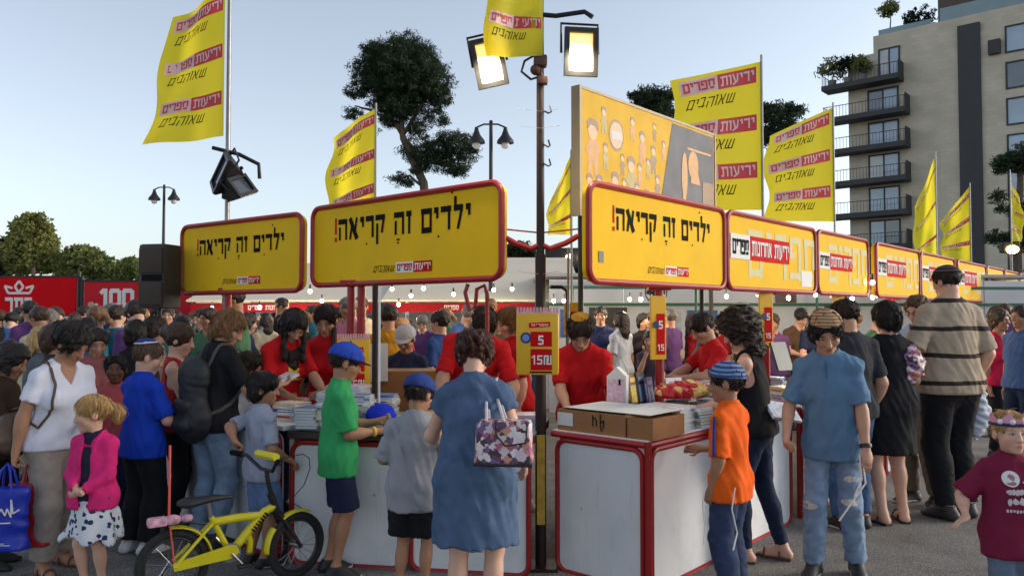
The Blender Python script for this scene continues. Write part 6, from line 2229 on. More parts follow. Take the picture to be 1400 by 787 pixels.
project_print(bk, bks, [[(x + .02 * math.cos(t) * rg.uniform(.6, 1.3), z + .03 * math.sin(t) * rg.uniform(.6, 1.3)) for t in [j * .9 for j in range(7)]] for x, z in ((-.04, .02), (.0, .05), (.035, .0), (.0, -.04), (-.02, -.09), (.03, -.07))], mat('print_charcoal', (.05, .05, .06), .8, .3, 30), 'chest_print', bk.T((0, 0, .16)), bk.up, bk.fwd)
# --- boy in green
bg_ = person('boy in green shirt and blue cap standing in profile at the counter', 463, 4.80, 1.39, -72, 'dark', 'crop', dict(thick=.008),
             shirt=(cloth('green_jersey', (52, 150, 90), .06), dict(hem=-.13, loose=.026, sleeve=.9, fold=.015, flare=.03)), pants=(NAVY, dict(name='shorts', length=.93, loose=.022, flare=.022)),
             shoe=(SNK, dict(sole=SOLE)), skin='tan', w=1.0, lean=3, head=(4, 14, 0), ra=dict(t=(.12, .30, -.27), curl=.9, n=(-.6, .2, .4), pole=(.3, -.6, -1)), la=dict(t=(-.06, .32, -.22), curl=.8, n=(.6, 0, .4)), legw=.9)
bg_.cap(bg_.e, cloth('cap_blue', (38, 70, 168)), BLACKC)
wr_ = MB(); wq = bg_.el[1].lerp(bg_.wr[1], .82); dd = (bg_.wr[1] - bg_.el[1]).normalized()
MM = dd.to_track_quat('Z', 'Y').to_matrix(); wr_.lathe(wq, [(.029, -.008), (.031, 0), (.029, .008)], 14, MM); wr_.build('wristband', mat('band_yellow', (.7, .45, .02), .5), bg_.e, True)
# --- boy in grey from behind
gb = person('boy in grey shirt and blue cap seen from behind at the counter', 566, 4.32, 1.235, -14, 'dark', 'crop', dict(thick=.008),
            shirt=(cloth('grey_jersey', (142, 144, 150), .06), dict(hem=-.16, loose=.04, sleeve=.98, fold=.02, flare=.035, drape=.8)), pants=(BLACKC, dict(name='shorts', length=.85, loose=.03, flare=.02)),
            shoe=(SNK, dict(sole=SOLE)), skin='tan', w=1.0, lean=6, head=(-14, 16, 0), ra=dict(t=(.20, .34, -.24), curl=.7, n=(-.3, 0, -1)), la=dict(t=(-.22, .26, -.30), curl=.7, n=(.3, 0, -1)), legw=.9)
gb.cap(gb.e, cloth('cap_navy_blue', (40, 62, 122)))
# --- woman in denim dress
dw = person('woman in blue denim dress seen from behind, leaning on the counter', 650, 3.88, 1.50, -9, 'auburn', 'bun', dict(thick=.02, curl=.014),
            shirt=(cloth('chambray', (74, 94, 122), .22), dict(name='dress', hem=-.37, loose=.03, sleeve=.34, fold=.016, flare=.03, hemr=.222, neck='crew', drape=.9)), shoe=(SNDL, dict(sandal=True)),
            sex='f', skin='fair', w=1.16, lean=10, side=-3, head=(6, 24, 0), ra=dict(t=(.27, .20, -.43), curl=.7, n=(-.6, 0, -.6)), la=dict(t=(-.25, .32, -.33), curl=.6, n=(.2, 0, -1)), legw=1.0)
# --- sellers in red
s1 = person('seller in red shirt bending over the left counter', 640, 5.92, 1.74, 186, 'dark', 'short', None,
            shirt=(REDT, dict(hem=-.04, loose=.028, sleeve=.85, fold=.016)), pants=(DENIM2, dict()), shoe=(SNK, dict()), skin='mid', w=1.2, lean=30, side=-9, head=(10, 28, 0),
            ra=dict(t=(.28, .26, -.42), curl=.5, n=(0, 0, -1)), la=dict(t=(-.22, .30, -.40), curl=.5, n=(0, 0, -1)))
s2 = person('seller in red shirt with yellow skullcap behind the right counter', 797, 5.72, 1.62, 168, 'dark', 'short', None,
            shirt=(REDT, dict(hem=-.04, loose=.026, sleeve=.8, fold=.014)), pants=(DENIM3, dict()), shoe=(SNK, dict()), skin='mid', w=1.0, lean=18, head=(8, 30, 0),
            ra=dict(t=(.06, .34, -.36), curl=.8, n=(-.4, 0, -1)), la=dict(t=(-.24, .26, -.42), curl=.5, n=(0, 0, -1)))
s2.kippah(s2.e, cloth('kippah_mustard', (170, 128, 40), .35), r=.068)
s3 = person('long haired seller in red shirt leaning over the left counter', 378, 6.15, 1.66, -128, 'black', 'long', dict(length=.36, width=.08),
            shirt=(REDT, dict(hem=-.04, loose=.024, sleeve=.85)), pants=(DENIM2, dict()), shoe=(SNK, dict()), sex='f', skin='mid', w=1.1, lean=20, head=(-10, 25, 0), ra=dict(t=(.2, .34, -.34), curl=.5), la=dict(t=(-.12, .38, -.36), curl=.5))
project_print(s3, next(c for c in s3.e.children if c.name.startswith('shirt')), [disc(0, 0, .05, .035, 12), rect(-.09, .09, -.09, -.07)], mat('print_gold', (.6, .36, .03), .5), 'chest_print', s3.T((0, 0, .22)), s3.up, s3.fwd)
s4 = person('seller in red shirt with dark braid looking down, behind the price sign', 451, 6.35, 1.655, 172, 'dark', 'pony', dict(length=.3),
            shirt=(REDT, dict(hem=-.04, loose=.022, sleeve=.8)), pants=(DENIM2, dict()), shoe=(SNK, dict()), sex='f', skin='mid', w=.98, lean=6, head=(4, 20, 0), ra=dict(t=(.2, .26, -.38)), la=dict(t=(-.08, .32, -.34)))
br_ = MB(); b0_ = s4.Hd((-.06, .02, -.05)); pts_ = [b0_ + Vector((-.01, .01 + .05 * t, -.34 * t)) for t in [k / 10 for k in range(11)]]
br_.tube(pts_, [.02 + .004 * (k % 2) for k in range(11)], 8); br_.build('braid', hair_mat('dark', HAIR['dark']), s4.e, True)
s5 = person('seller in red shirt with light brown hair behind the hanging price sign', 706, 6.35, 1.63, 110, 'light', 'long', dict(length=.2),
            shirt=(REDT, dict(hem=-.03, loose=.022, sleeve=.8)), pants=(DENIM, dict()), shoe=(SNKW, dict()), sex='f', skin='fair', lean=4, head=(0, 15, 0))
s6 = person('seller in red shirt reaching over the right counter behind the curly haired woman', 985, 6.65, 1.60, 100, 'dark', 'short', None,
            shirt=(REDT, dict(hem=-.03, sleeve=.8)), pants=(DENIM3, dict()), shoe=(SNK, dict()), skin='mid', lean=14, head=(0, 20, 0), la=dict(t=(-.2, .42, -.22)), ra=dict(t=(.05, .45, -.25)))
# --- boy in orange
ob = person('boy in orange shirt with blue knitted skullcap and white fringes', 997, 4.35, 1.30, 48, 'dark', 'crop', dict(thick=.010),
            shirt=(cloth('orange_jersey', (232, 96, 24), .05), dict(hem=-.13, loose=.026, sleeve=.95, fold=.014, flare=.03)), pants=(cloth('faded_navy_denim', (50, 62, 90), .25), dict(length=1.94, loose=.026)), shoe=(SNK, dict(sole=SOLE)),
            skin='tan', w=.92, lean=2, head=(18, 4, 0), la=hang(-1, .20, .06, -.52, curl=.5), ra=dict(t=(.12, .32, -.28), curl=.6), legw=1.05)
def stripes(name, c1, c2, period, duty=.5, base=None, ax=2):
    m = cloth(name, c1, .06)
    N, L = m.node_tree.nodes, m.node_tree.links
    b = N['Principled BSDF']; src = b.inputs['Base Color'].links[0].from_socket
    tc = next(n for n in N if n.type == 'TEX_COORD')
    sp = N.new('ShaderNodeSeparateXYZ'); L.new(tc.outputs['Object'], sp.inputs[0])
    md = N.new('ShaderNodeMath'); md.operation = 'WRAP'; md.inputs[1].default_value = 1; md.inputs[2].default_value = 0
    dv = N.new('ShaderNodeMath'); dv.operation = 'DIVIDE'; dv.inputs[1].default_value = period
    nz = N.new('ShaderNodeTexNoise'); nz.inputs['Scale'].default_value = 4; L.new(tc.outputs['Object'], nz.inputs['Vector'])
    ma = N.new('ShaderNodeMath'); ma.operation = 'MULTIPLY_ADD'; ma.inputs[1].default_value = .04; L.new(nz.outputs[0], ma.inputs[0]); L.new(sp.outputs[ax], ma.inputs[2])
    L.new(ma.outputs[0], dv.inputs[0]); L.new(dv.outputs[0], md.inputs[0])
    lt = N.new('ShaderNodeMath'); lt.operation = 'LESS_THAN'; lt.inputs[1].default_value = duty; L.new(md.outputs[0], lt.inputs[0])
    mx = N.new('ShaderNodeMix'); mx.data_type = 'RGBA'; L.new(lt.outputs[0], mx.inputs[0]); L.new(src, mx.inputs[6]); mx.inputs[7].default_value = (*lin(c2), 1)
    L.new(mx.outputs[2], b.inputs['Base Color'])
    return m
ob.kippah(ob.e, stripes('knit_blue', (120, 140, 176), (52, 74, 124), .022), r=.098, deep=.02)
st_ = MB()
for k, (x, y) in enumerate(((-.17, .06), (-.15, -.10), (.15, .08))):
    st_.tube([(x, y, .66), (x - .02, y + .01, .55), (x - .01 + .03 * (k % 2), y, .42), (x - .03, y, .34)], .004, 5)
st_.build('fringe', M_WHP, ob.e)
tr_ = MB()
a_, b_ = ob.sh[-1], ob.el[-1]
o_ = Vector((-1, .0, .15)).normalized()
tr_.tube([a_ + o_ * .062 + Vector((0, 0, .02)), a_.lerp(b_, .5) + o_ * .066, a_.lerp(b_, .93) + o_ * .062], .009, 6)
tr_.build('sleeve_stripe', cloth('trim_blue', (40, 60, 130)), ob.e, True)
# --- woman with curly hair
cw = person('woman with big dark curly hair in black sleeveless top and dark jeans', 1032, 5.08, 1.60, 62, 'dark', 'curly', dict(length=.25, width=.12, thick=.045, curl=.016, res=.008),
            shirt=(BLACKC, dict(hem=-.02, loose=.014, sleeve=0, neck='tank', fold=.008)), pants=(DENIM3, dict(length=1.95, loose=.008)), shoe=(SNDL, dict(sandal=True)),
            sex='f', skin='fair', w=1.0, lean=8, head=(10, 18, 0), la=dict(t=(-.14, .34, -.33), curl=.6, n=(0, 0, -1)), ra=dict(t=(.20, .24, -.40), curl=.6, n=(0, 0, -1)), feet=((.10, -.12, 8), (-.10, .10, -8)))
cw.kippah(cw.e, cloth('headscarf_sage', (120, 128, 112), .1), r=.055, name='hair_cover')
kk_ = [c for c in cw.e.children if c.name.startswith('hair_cover')][0]
kk_.location = Vector((0, -.01, .046))
# --- teenager in blue
bt = person('teenager in slate blue shirt and torn jeans with knitted tan skullcap', 1136, 4.78, 1.605, 152, 'black', 'bob', dict(thick=.012, curl=.008),
            shirt=(cloth('slate_blue', (88, 120, 148), .06), dict(hem=-.13, loose=.03, sleeve=.85, fold=.016, flare=.032, drape=.8)), pants=(cloth('washed_denim', (122, 142, 168), .22), dict(length=1.97, loose=.020, flare=.012, fold=.010)), shoe=(SNK, dict(sole=SOLE)),
            skin='mid', w=.80, lean=5, side=3, hh=.238, legw=.88, head=(14, 26, 0), la=hang(-1, .235, .10, -.51, curl=.4, n=(.5, -.6, 0)), ra=dict(t=(.24, .22, -.44), curl=.9), feet=((.12, .10, 10), (-.13, -.06, -14)))
bt.kippah(bt.e, stripes('knit_tan', (176, 140, 104), (120, 88, 66), .02, .35), r=.092, deep=.012)
wt_ = MB(); wq = bt.el[-1].lerp(bt.wr[-1], .93); MM = (bt.wr[-1] - bt.el[-1]).normalized().to_track_quat('Z', 'Y').to_matrix()
wt_.lathe(wq, [(.033, -.012), (.036, 0), (.033, .012)], 14, MM); wt_.build('wristwatch', M_DARK, bt.e, True)
st_ = MB(); st_.tube([(-.17, .13, .76), (-.19, .15, .60), (-.10, .19, .46), (-.05, .20, .38)], .005, 5); st_.tube([(-.16, .135, .76), (-.17, .15, .62), (-.13, .17, .52)], .005, 5); st_.build('fringe', M_WHP, bt.e)
bts = next(c for c in bt.e.children if c.name.startswith('shirt'))
project_print(bt, bts, [rect(-.004, .004, -.09, .02), disc(0, -.01, .006, .006, 8), disc(0, -.04, .006, .006, 8), disc(0, -.07, .006, .006, 8)], cloth('placket', (70, 100, 134)), 'placket', bt.nb - bt.up * .02, bt.up, bt.fwd)
btt = next(c for c in bt.e.children if c.name.startswith('trousers'))
rg = random.Random(5)
rip = [[(x + .05 * math.cos(t) * rg.uniform(.8, 1.1), z + .022 * math.sin(t) * rg.uniform(.6, 1.3)) for t in [k * .6283 for k in range(10)]] for x, z in ((.10, .46), (-.12, .44), (.11, .60))]
project_print(bt, btt, rip, mat('torn_threads', (.55, .50, .46), .9, .4, 80), 'torn_knee', Vector((0, 0, 0)))
# --- people along the right row
m1 = person('man in charcoal shirt and jeans seen from behind, behind the teenager', 1158, 5.85, 1.68, 8, 'dark', 'short', None,
            shirt=(cloth('charcoal', (48, 50, 56)), dict(hem=-.06, loose=.03, sleeve=.85)), pants=(DENIM2, dict(length=1.95, loose=.024)), shoe=(SNK, dict(sole=SOLE)), skin='mid', w=1.15, head=(15, 15, 0), ra=hang(1, .23, .05, -.5), la=dict(t=(-.2, .3, -.3)))
w2 = person('woman with short black hair in black dress seen from behind', 1213, 6.0, 1.665, 6, 'black', 'bob', dict(thick=.016),
            shirt=(BLACKC, dict(name='dress', hem=-.36, loose=.02, sleeve=.25, hemr=.21, neck='wide', drape=.6, fold=.012)), shoe=(SNB, dict(sandal=True)), sex='f', skin='fair', w=1.08, head=(8, 10, 0), ra=dict(t=(.2, .28, -.34)), la=dict(t=(-.15, .3, -.3)), legw=1.05)
m2 = person('man with glasses looking down at a blue leaflet, left of the striped man', 1256, 6.55, 1.73, 118, 'short', 'crop', dict(thick=.010),
            shirt=(cloth('pale_blue', (150, 176, 206)), dict(hem=-.06, loose=.028)), pants=(cloth('khaki', (120, 112, 96)), dict(length=1.95, loose=.03)), shoe=(SNK, dict(sole=SOLE)), skin='fair', w=1.1, head=(6, 18, 0), la=dict(t=(-.1, .32, -.18)), ra=dict(t=(.1, .34, -.2)))
gl = MB()
for q_ in (-1, 1):
    c_ = m2.Hd((q_ * .031, .098, .003)); rr_ = .019
    gl.tube([c_ + m2.Rh @ Vector((rr_ * math.cos(t), 0, rr_ * .8 * math.sin(t))) for t in [k * .5236 for k in range(12)]], .0022, 5, closed=True)
    gl.tube([m2.Hd((q_ * .05, .097, .004)), m2.Hd((q_ * .074, .07, .008)), m2.Hd((q_ * .08, -.01, .004))], .002, 5)
gl.tube([m2.Hd((-.012, .1, .004)), m2.Hd((.012, .1, .004))], .002, 5)
gl.build('glasses', M_DARK, m2.e)
sm = person('tall man in beige polo with dark horizontal stripes and dark skullcap', 1298, 6.15, 1.945, 14, 'dark', 'crop', dict(thick=.010),
            shirt=(stripes('beige_polo', (168, 152, 132), (52, 42, 38), .21, .16), dict(hem=-.06, loose=.035, sleeve=.95, fold=.014, flare=.035)), pants=(BLACKC, dict(length=1.97, loose=.03)), shoe=(SNK, dict()),
            skin='fair', w=1.22, lean=2, head=(8, 4, 0), ra=hang(1, .25, .06, -.49, curl=.9), la=dict(t=(-.26, .22, -.30), curl=.7))
sm.kippah(sm.e, stripes('knit_dark', (58, 50, 52), (120, 108, 104), .028, .18), r=.088, deep=.01)
cl_ = MB(); nb_ = sm.nb; 
cl_.lathe(nb_ + sm.up * .02, [(.078, -.01), (.082, .012), (.070, .03), (.064, .028)], 16, sm.Rt); cl_.build('collar', cloth('collar_beige', (160, 146, 128)), sm.e, True)
# --- small child in maroon
mc = person('small child in maroon printed shirt wearing a paper crown', 1377, 3.78, 1.105, 172, 'blond', 'crop', dict(thick=.006),
            shirt=(cloth('maroon', (116, 30, 58), .06), dict(hem=-.20, loose=.034, sleeve=.95, fold=.012, flare=.035, drape=.8)), pants=(cloth('blue_grey_shorts', (96, 110, 130), .15), dict(name='shorts', length=.98, loose=.014, flare=.012)), shoe=(SNKW, dict(sole=SOLE)),
            skin='fair', w=1.05, head=(4, -2, 0), ra=dict(t=(.40, .16, -.36), curl=.25, n=(0, .2, -1), d=(.8, .3, -.35)), la=hang(-1, .24, .04, -.5))
msh = next(c for c in mc.e.children if c.name.startswith('shirt'))
ch_ = mc.T((0, 0, .10)); ch_ = Vector((0, 0, ch_.z))
def mirror(L, x0=0): return [[(a_, b_) for a_, b_ in p] for p in L]
badge = [disc(-.035, .105, .036, .036, 18)]
project_print(mc, msh, badge, M_WHP, 'badge', ch_)
project_print(mc, msh, [disc(-.035, .11, .014, .017, 10), disc(-.035, .085, .02, .01, 10)], mat('badge_face', lin((160, 110, 120)), .5), 'badge_face', ch_ + Vector((0, .002, 0)))
rg = random.Random(8)
blobs_ = []
for row, (z0, n, hh_) in enumerate(((.045, 6, .02), (.0, 4, .026))):
    for k in range(n):
        x = -.045 + k * (.10 / n)
        blobs_.append([(x + .013 * math.cos(t) * rg.uniform(.7, 1.2), z0 + hh_ * .7 * math.sin(t) * rg.uniform(.6, 1.3)) for t in [j * .9 for j in range(7)]])
blobs_ += [rect(-.06 + k * .013, -.06 + k * .013 + .009, -.05 + .002 * (k % 3), -.036) for k in range(9)] + [rect(.012 + k * .011, .020 + k * .011, .088, .096) for k in range(4)]
project_print(mc, msh, blobs_, mat('shirt_print_white', (.6, .5, .52), .7, .2, 30), 'chest_print', ch_)
cr_ = MB(); n_ = 18
ring0, ring1 = [], []
for k in range(n_):
    a_ = 2 * math.pi * k / n_
    x, y = .083 * math.cos(a_), -.012 + .103 * math.sin(a_)
    fr_h = .055 if k % 3 == 0 else .022
    ring0.append(mc.Hd((x, y, .048))); ring1.append(mc.Hd((x * 1.08, y * 1.06, .062 + fr_h)))
cr_.add(ring0 + ring1, [(k, (k + 1) % n_, n_ + (k + 1) % n_, n_ + k) for k in range(n_)])
cr_o = cr_.build('paper_crown', mat('crown_pink', lin((214, 150, 170)), .6, .3, 12), mc.e, fixn=False)
bd_ = MB(); bd_.tube([mc.Hd((.085 * math.cos(t), -.012 + .105 * math.sin(t), .052)) for t in [k * .349 for k in range(18)]], .008, 6, closed=True); bd_.build('crown_band', mat('crown_navy', lin((40, 44, 90)), .5), cr_o, True)
sb_ = MB()
for t in (1.2, 1.9, .6, 2.5):
    sb_.sphere(mc.Hd((.092 * math.cos(t), -.012 + .114 * math.sin(t), .068)), .013, 8, 6)
sb_.build('crown_gems', mat('crown_white', (.7, .7, .75), .3), cr_o, True)

# --- people further back whose look can be told apart
def mid(label, px, d, H, yaw, hairc, style, top, bottom, sex='m', skin='mid', hk=None, tk=None, group='shoppers in the crowd', **kw):
    kw.setdefault('res', .0145); kw.setdefault('fine', .0085)
    t = dict(hem=-.04, loose=.024, sleeve=.8); t.update(tk or {})
    return person(label, px, d, H, yaw, hairc, style, hk, shirt=(cloth('c%d_%d_%d' % top, top), t), pants=(bottom, dict(length=1.95)), shoe=(SNK, dict()), group=group, sex=sex, skin=skin, **kw)
mid('girl with dark curls in brown top cut by the left edge', 2, 4.95, 1.40, -80, 'black', 'curly', (70, 52, 40), BLACKC, 'f', 'tan', dict(length=.16, thick=.02), lean=4, head=(0, 20, 0), ra=dict(t=(.15, .34, -.25), n=(0, 0, 1)), la=dict(t=(-.05, .36, -.22), n=(0, 0, 1)))
mid('blond girl in grey patterned top looking down at her hands', 54, 6.3, 1.48, -40, 'blond', 'long', (92, 98, 104), DENIM3, 'f', 'fair', dict(length=.3), head=(0, 28, 0), la=dict(t=(-.1, .36, -.28)), ra=dict(t=(.1, .36, -.28)))
mid('grey haired man in pale blue shirt behind the blond girl', 68, 8.0, 1.62, -20, 'grey', 'short', (176, 196, 222), DENIM3, 'm', 'fair', None)
mid('man in teal shirt and dark cap seen from behind under the number banner', 160, 8.6, 1.66, -15, 'dark', 'crop', (52, 108, 128), DENIM3, 'm', 'fair', w=1.12)
mid('woman with dark hair behind the blue shirted boy', 186, 6.5, 1.52, 10, 'black', 'bob', (40, 36, 40), BLACKC, 'f', 'mid')
mid('woman with dark bob in profile under the loudspeaker', 214, 6.7, 1.55, -70, 'dark', 'bob', (120, 108, 96), BLACKC, 'f', 'fair')
wn_ = mid('woman with brown pinned hair in red sleeveless top, left of the backpack', 243, 5.75, 1.50, -78, 'brown', 'bun', (168, 44, 44), BLACKC, 'f', 'fair', dict(thick=.02), dict(sleeve=0, neck='tank', loose=.016), head=(0, 12, 0), ra=dict(t=(.1, .34, -.25)), la=dict(t=(-.05, .36, -.22)))
mid('dark haired shopper with white top between the white shirted woman and the child', 132, 6.4, 1.46, -140, 'dark', 'bob', (150, 90, 90), BLACKC, 'f', 'mid', head=(0, 20, 0))
mid('man with reddish brown hair behind the woman in white', 78, 5.75, 1.50, -60, 'brown', 'bob', (60, 50, 48), BLACKC, 'f', 'mid')
mid('man in mustard shirt seen from behind across the left counter', 531, 7.6, 1.66, 20, 'dark', 'short', (190, 136, 36), DENIM2)
cpm = mid('man in navy shirt and pale cap looking down across the left counter', 556, 6.95, 1.47, 170, 'dark', 'crop', (40, 46, 72), DENIM3, 'm', 'tan', dict(thick=.006), head=(0, 22, 0))
cpm.cap(cpm.e, cloth('cap_pale', (176, 176, 184)))
mid('man in blue shirt standing behind the bending seller', 601, 8.0, 1.60, 60, 'dark', 'short', (48, 74, 130), DENIM2, 'm', 'fair')
mid('woman in cerise top with shoulder strap right of the striped man', 1366, 8.6, 1.62, 196, 'brown', 'bob', (196, 32, 70), BLACKC, 'f', 'tan', dict(thick=.02), dict(sleeve=.35, neck='wide'), head=(10, 0, 0))
mid('man in blue shirt in profile at the right edge', 1396, 8.0, 1.66, 100, 'dark', 'short', (66, 88, 130), DENIM3, 'm', 'tan', w=1.1)
mid('man in navy polo facing the counter across the yard', 821, 10.6, 1.66, 172, 'black', 'short', (36, 44, 84), DENIM3, 'm', 'mid', fingers=True)
mid('woman with long dark hair in white shirt across the yard', 848, 10.3, 1.60, 40, 'dark', 'long', (204, 208, 216), DENIM3, 'f', 'mid', dict(length=.3))
mid('woman with black bob in black top across the yard', 880, 10.9, 1.57, 190, 'black', 'bob', (36, 30, 36), BLACKC, 'f', 'mid', dict(thick=.018))
mid('woman in beige top in profile across the yard', 893, 10.7, 1.60, 80, 'black', 'bob', (168, 146, 126), BLACKC, 'f', 'mid')
mid('woman with long hair propping her chin at the far counter', 889, 9.4, 1.37, 165, 'black', 'long', (72, 66, 80), BLACKC, 'f', 'mid', dict(length=.28), ra=dict(t=(.06, .2, .02), n=(-.4, .3, .8)), head=(-8, 8, 0))
mid('woman with dark ponytail in grey top at the far counter', 961, 9.8, 1.50, 60, 'black', 'pony', (84, 92, 104), BLACKC, 'f', 'mid')
mid('man in blue shirt right of the far women', 905, 11.0, 1.66, 30, 'dark', 'short', (70, 104, 156), DENIM3)

# ------------------------------------------------------------------ the crowd further back (shared figures, own clothes)
def template(sex, H, style, hk, pose, skin, top, skirt=False):
    h = Human(H=H, sex=sex, skin=skin, res=.021, fine=.013, fingers=False, **pose)
    e = empty('person', (0, -40, 0), 0)
    h.body(e); h.hair(e, hair_mat('dark', HAIR['dark']), style, res=.012, **(hk or {}))
    h.legs(e, DENIM2, res=.021, rise=top['hem'] + .05); h.top(e, REDT, res=.021, **top)
    h.shoes(e, SNK)
    return e
TP = [template('m', 1.72, 'short', None, dict(), 'mid', dict(hem=-.05)),
      template('f', 1.62, 'long', dict(length=.3), dict(head=(10, 10, 0), ra=dict(t=(.1, .3, -.25))), 'fair', dict(hem=-.04)),
      template('m', 1.76, 'crop', None, dict(w=1.15, head=(-15, 12, 0), la=dict(t=(-.1, .3, -.3))), 'tan', dict(hem=-.05)),
      template('f', 1.58, 'bob', dict(thick=.02), dict(w=1.12, lean=6, head=(0, 20, 0)), 'mid', dict(hem=-.06)),
      template('f', 1.64, 'pony', dict(length=.22), dict(head=(-20, 5, 0)), 'tan', dict(hem=-.02)),
      template('m', 1.68, 'short', dict(thick=.018), dict(lean=8, head=(10, 25, 0), ra=dict(t=(.15, .35, -.3))), 'fair', dict(hem=-.04))]
CW = [('grey', (120, 124, 132)), ('white', (206, 208, 214)), ('navy', (38, 44, 74)), ('black', (30, 28, 30)), ('teal', (48, 108, 120)), ('red', (160, 34, 40)), ('pink', (190, 110, 130)), ('blue', (74, 104, 160)), ('cream', (190, 178, 150)), ('purple', (92, 60, 110)), ('green', (70, 110, 80)), ('brown', (96, 74, 56))]
HN = [('dark haired', 'dark'), ('black haired', 'black'), ('brown haired', 'brown'), ('light haired', 'light'), ('grey haired', 'grey')]
rg = random.Random(2024)
used_t = [False] * len(TP)
_lb = set()
def crowd(px, d, yaw, where, scale=1.0):
    k = rg.randrange(len(TP))
    if used_t[k]:
        e = copy_tree(TP[k])
    else:
        e = TP[k]; used_t[k] = True
    g_ = ground(px, d)
    e.location = (g_.x, g_.y, 0); e.rotation_euler = (0, 0, R(yaw)); e.scale = (scale,) * 3
    for _try in range(40):
        cn, cc = rg.choice(CW); hn, hc = rg.choice(HN)
        lb_ = '%s %s in %s top %s' % (hn, 'man' if k in (0, 2, 5) else 'woman', cn, where)
        if lb_ not in _lb:
            break
    _lb.add(lb_)
    pn = rg.choice((DENIM2, DENIM3, BLACKC, cloth('khaki', (120, 112, 96))))
    for c in e.children:
        n = c.name.split('.')[0]
        if n in ('shirt', 'hair', 'trousers'):
            c.material_slots[0].link = 'OBJECT'
            c.material_slots[0].material = cloth('crowd_' + cn, cc) if n == 'shirt' else (hair_mat(hc, HAIR[hc]) if n == 'hair' else pn)
    setp(e, lb_, 'person', 'crowd in the background')
for i in range(34):
    px = -20 + i * 15.5 + rg.uniform(-6, 6)
    d = rg.uniform(7.4, 12.4) if px < 330 else rg.uniform(8.6, 12.3)
    crowd(px, d, rg.uniform(0, 360), 'in the crowd under the red banners' if px < 250 else 'in the crowd under the yellow signs on the left', rg.uniform(.93, 1.04))
for i in range(16):
    px = -40 + i * 32 + rg.uniform(-10, 10)
    crowd(px, rg.uniform(13.5, 15.5), rg.uniform(0, 360), 'far back by the red banner stalls', rg.uniform(.93, 1.03))
for i in range(12):
    px = 505 + i * 20 + rg.uniform(-8, 8)
    crowd(px, rg.uniform(9.2, 12.3), rg.uniform(90, 270), 'in the yard behind the corner pole', rg.uniform(.93, 1.02))
for i in range(9):
    px = 915 + i * 34 + rg.uniform(-8, 8)
    crowd(px, rg.uniform(9.5, 11.2), rg.uniform(0, 360), 'in the yard behind the right row of signs', rg.uniform(.93, 1.0))
for i in range(9):
    px = 1342 + i * 9 + rg.uniform(-4, 4)
    crowd(px, rg.uniform(9.5, 15), rg.uniform(120, 240), 'at the far right of the crowd', rg.uniform(.94, 1.03))
for k, u in enumerate(used_t):
    if not u:
        for c in list(TP[k].children):
            bpy.data.objects.remove(c)
        bpy.data.objects.remove(TP[k])
# ------------------------------------------------------------------ things people carry and hold
def sdf_thing(name, prims, m, res=.01, fold=.0, seed=1, cuts=(), freq=(14, 14, 14)):
    lo = [1e9] * 3; hi = [-1e9] * 3
    for p in prims:
        a, b = p.bounds()
        for i in range(3):
            lo[i] = min(lo[i], a[i] - .04); hi[i] = max(hi[i], b[i] + .04)
    F = Field(lo, hi, res)
    for p in prims:
        F.put(p)
    if fold:
        F.noise(fold, freq, seed, True)
    for p, n in cuts:
        F.cut(p, n)
    return F.mesh(name)

def worn(h, name, label, cat):
    """empty that shares the wearer's place and heading"""
    return empty(name, h.e.location, h.e.rotation_euler[2], label, cat)

def strap_on(cl, pts, r, m, parent, lift=.004, keep=1):
    """strap that lies on a garment: the path is drawn onto the cloth"""
    me = cl.data
    bvh = BVHTree.FromPolygons([v.co.copy() for v in me.vertices], [tuple(p.vertices) for p in me.polygons])
    P = []
    for a, b in zip(pts[:-1], pts[1:]):
        for k in range(6):
            P.append(Vector(a).lerp(Vector(b), k / 6))
    P.append(Vector(pts[-1]))
    out = []
    for i, p in enumerate(P):
        h_ = bvh.find_nearest(p)
        out.append(p if h_[0] is None or (i < keep or i >= len(P) - keep) else h_[0] + h_[1] * lift)
    b = MB(); b.tube(out, r, 6); return b.build('strap', m, parent, True)

# backpack
e = worn(bw, 'backpack', 'dark backpack on the back of the woman in black', 'backpack')
M_BP = mat('backpack_nylon', (.018, .019, .023), .6, .2, 20, bump=.3, bscale=60)
c = bw.T((0, -.175, .06))
me = sdf_thing('pack', [Cone(c + Vector((-.09, 0, -.17)), c + Vector((.09, 0, -.17)), .11, .11, .05, (0, 1, 0), .75), Cone(c + Vector((-.05, .01, .12)), c + Vector((.05, .01, .12)), .10, .10, .10, (0, 1, 0), .65),
                         Cone(c + Vector((0, 0, -.2)), c + Vector((0, 0, .12)), .14, .12, .06, (0, 1, 0), .6)], M_BP, .011, .008, 3)
pk = link('pack', me, M_BP, e)
me = sdf_thing('front_pocket', [Cone(c + Vector((-.06, -.07, -.20)), c + Vector((.06, -.07, -.20)), .055, .055, .04), Cone(c + Vector((-.05, -.06, -.08)), c + Vector((.05, -.06, -.08)), .05, .05, .06)], M_BP, .011, .006, 4)
link('front_pocket', me, M_BP, e)
for q in (1, -1):
    s0 = bw.sh[q].lerp(bw.nb, .42)
    strap_on(next(c_ for c_ in bw.e.children if c_.name.startswith('shirt')), [c + Vector((q * .07, .04, .15)), s0 + bw.up * .062 - bw.fwd * .05, s0 + bw.up * .058 + bw.fwd * .04, s0 + bw.fwd * .115 - bw.up * .06, bw.sh[q].lerp(bw.nb, .25) + bw.fwd * .10 - bw.up * .2, c + Vector((q * .16, .14, -.10)), c + Vector((q * .12, .06, -.18))], .013, mat('strap_grey', (.06, .058, .05), .7, .1), e)

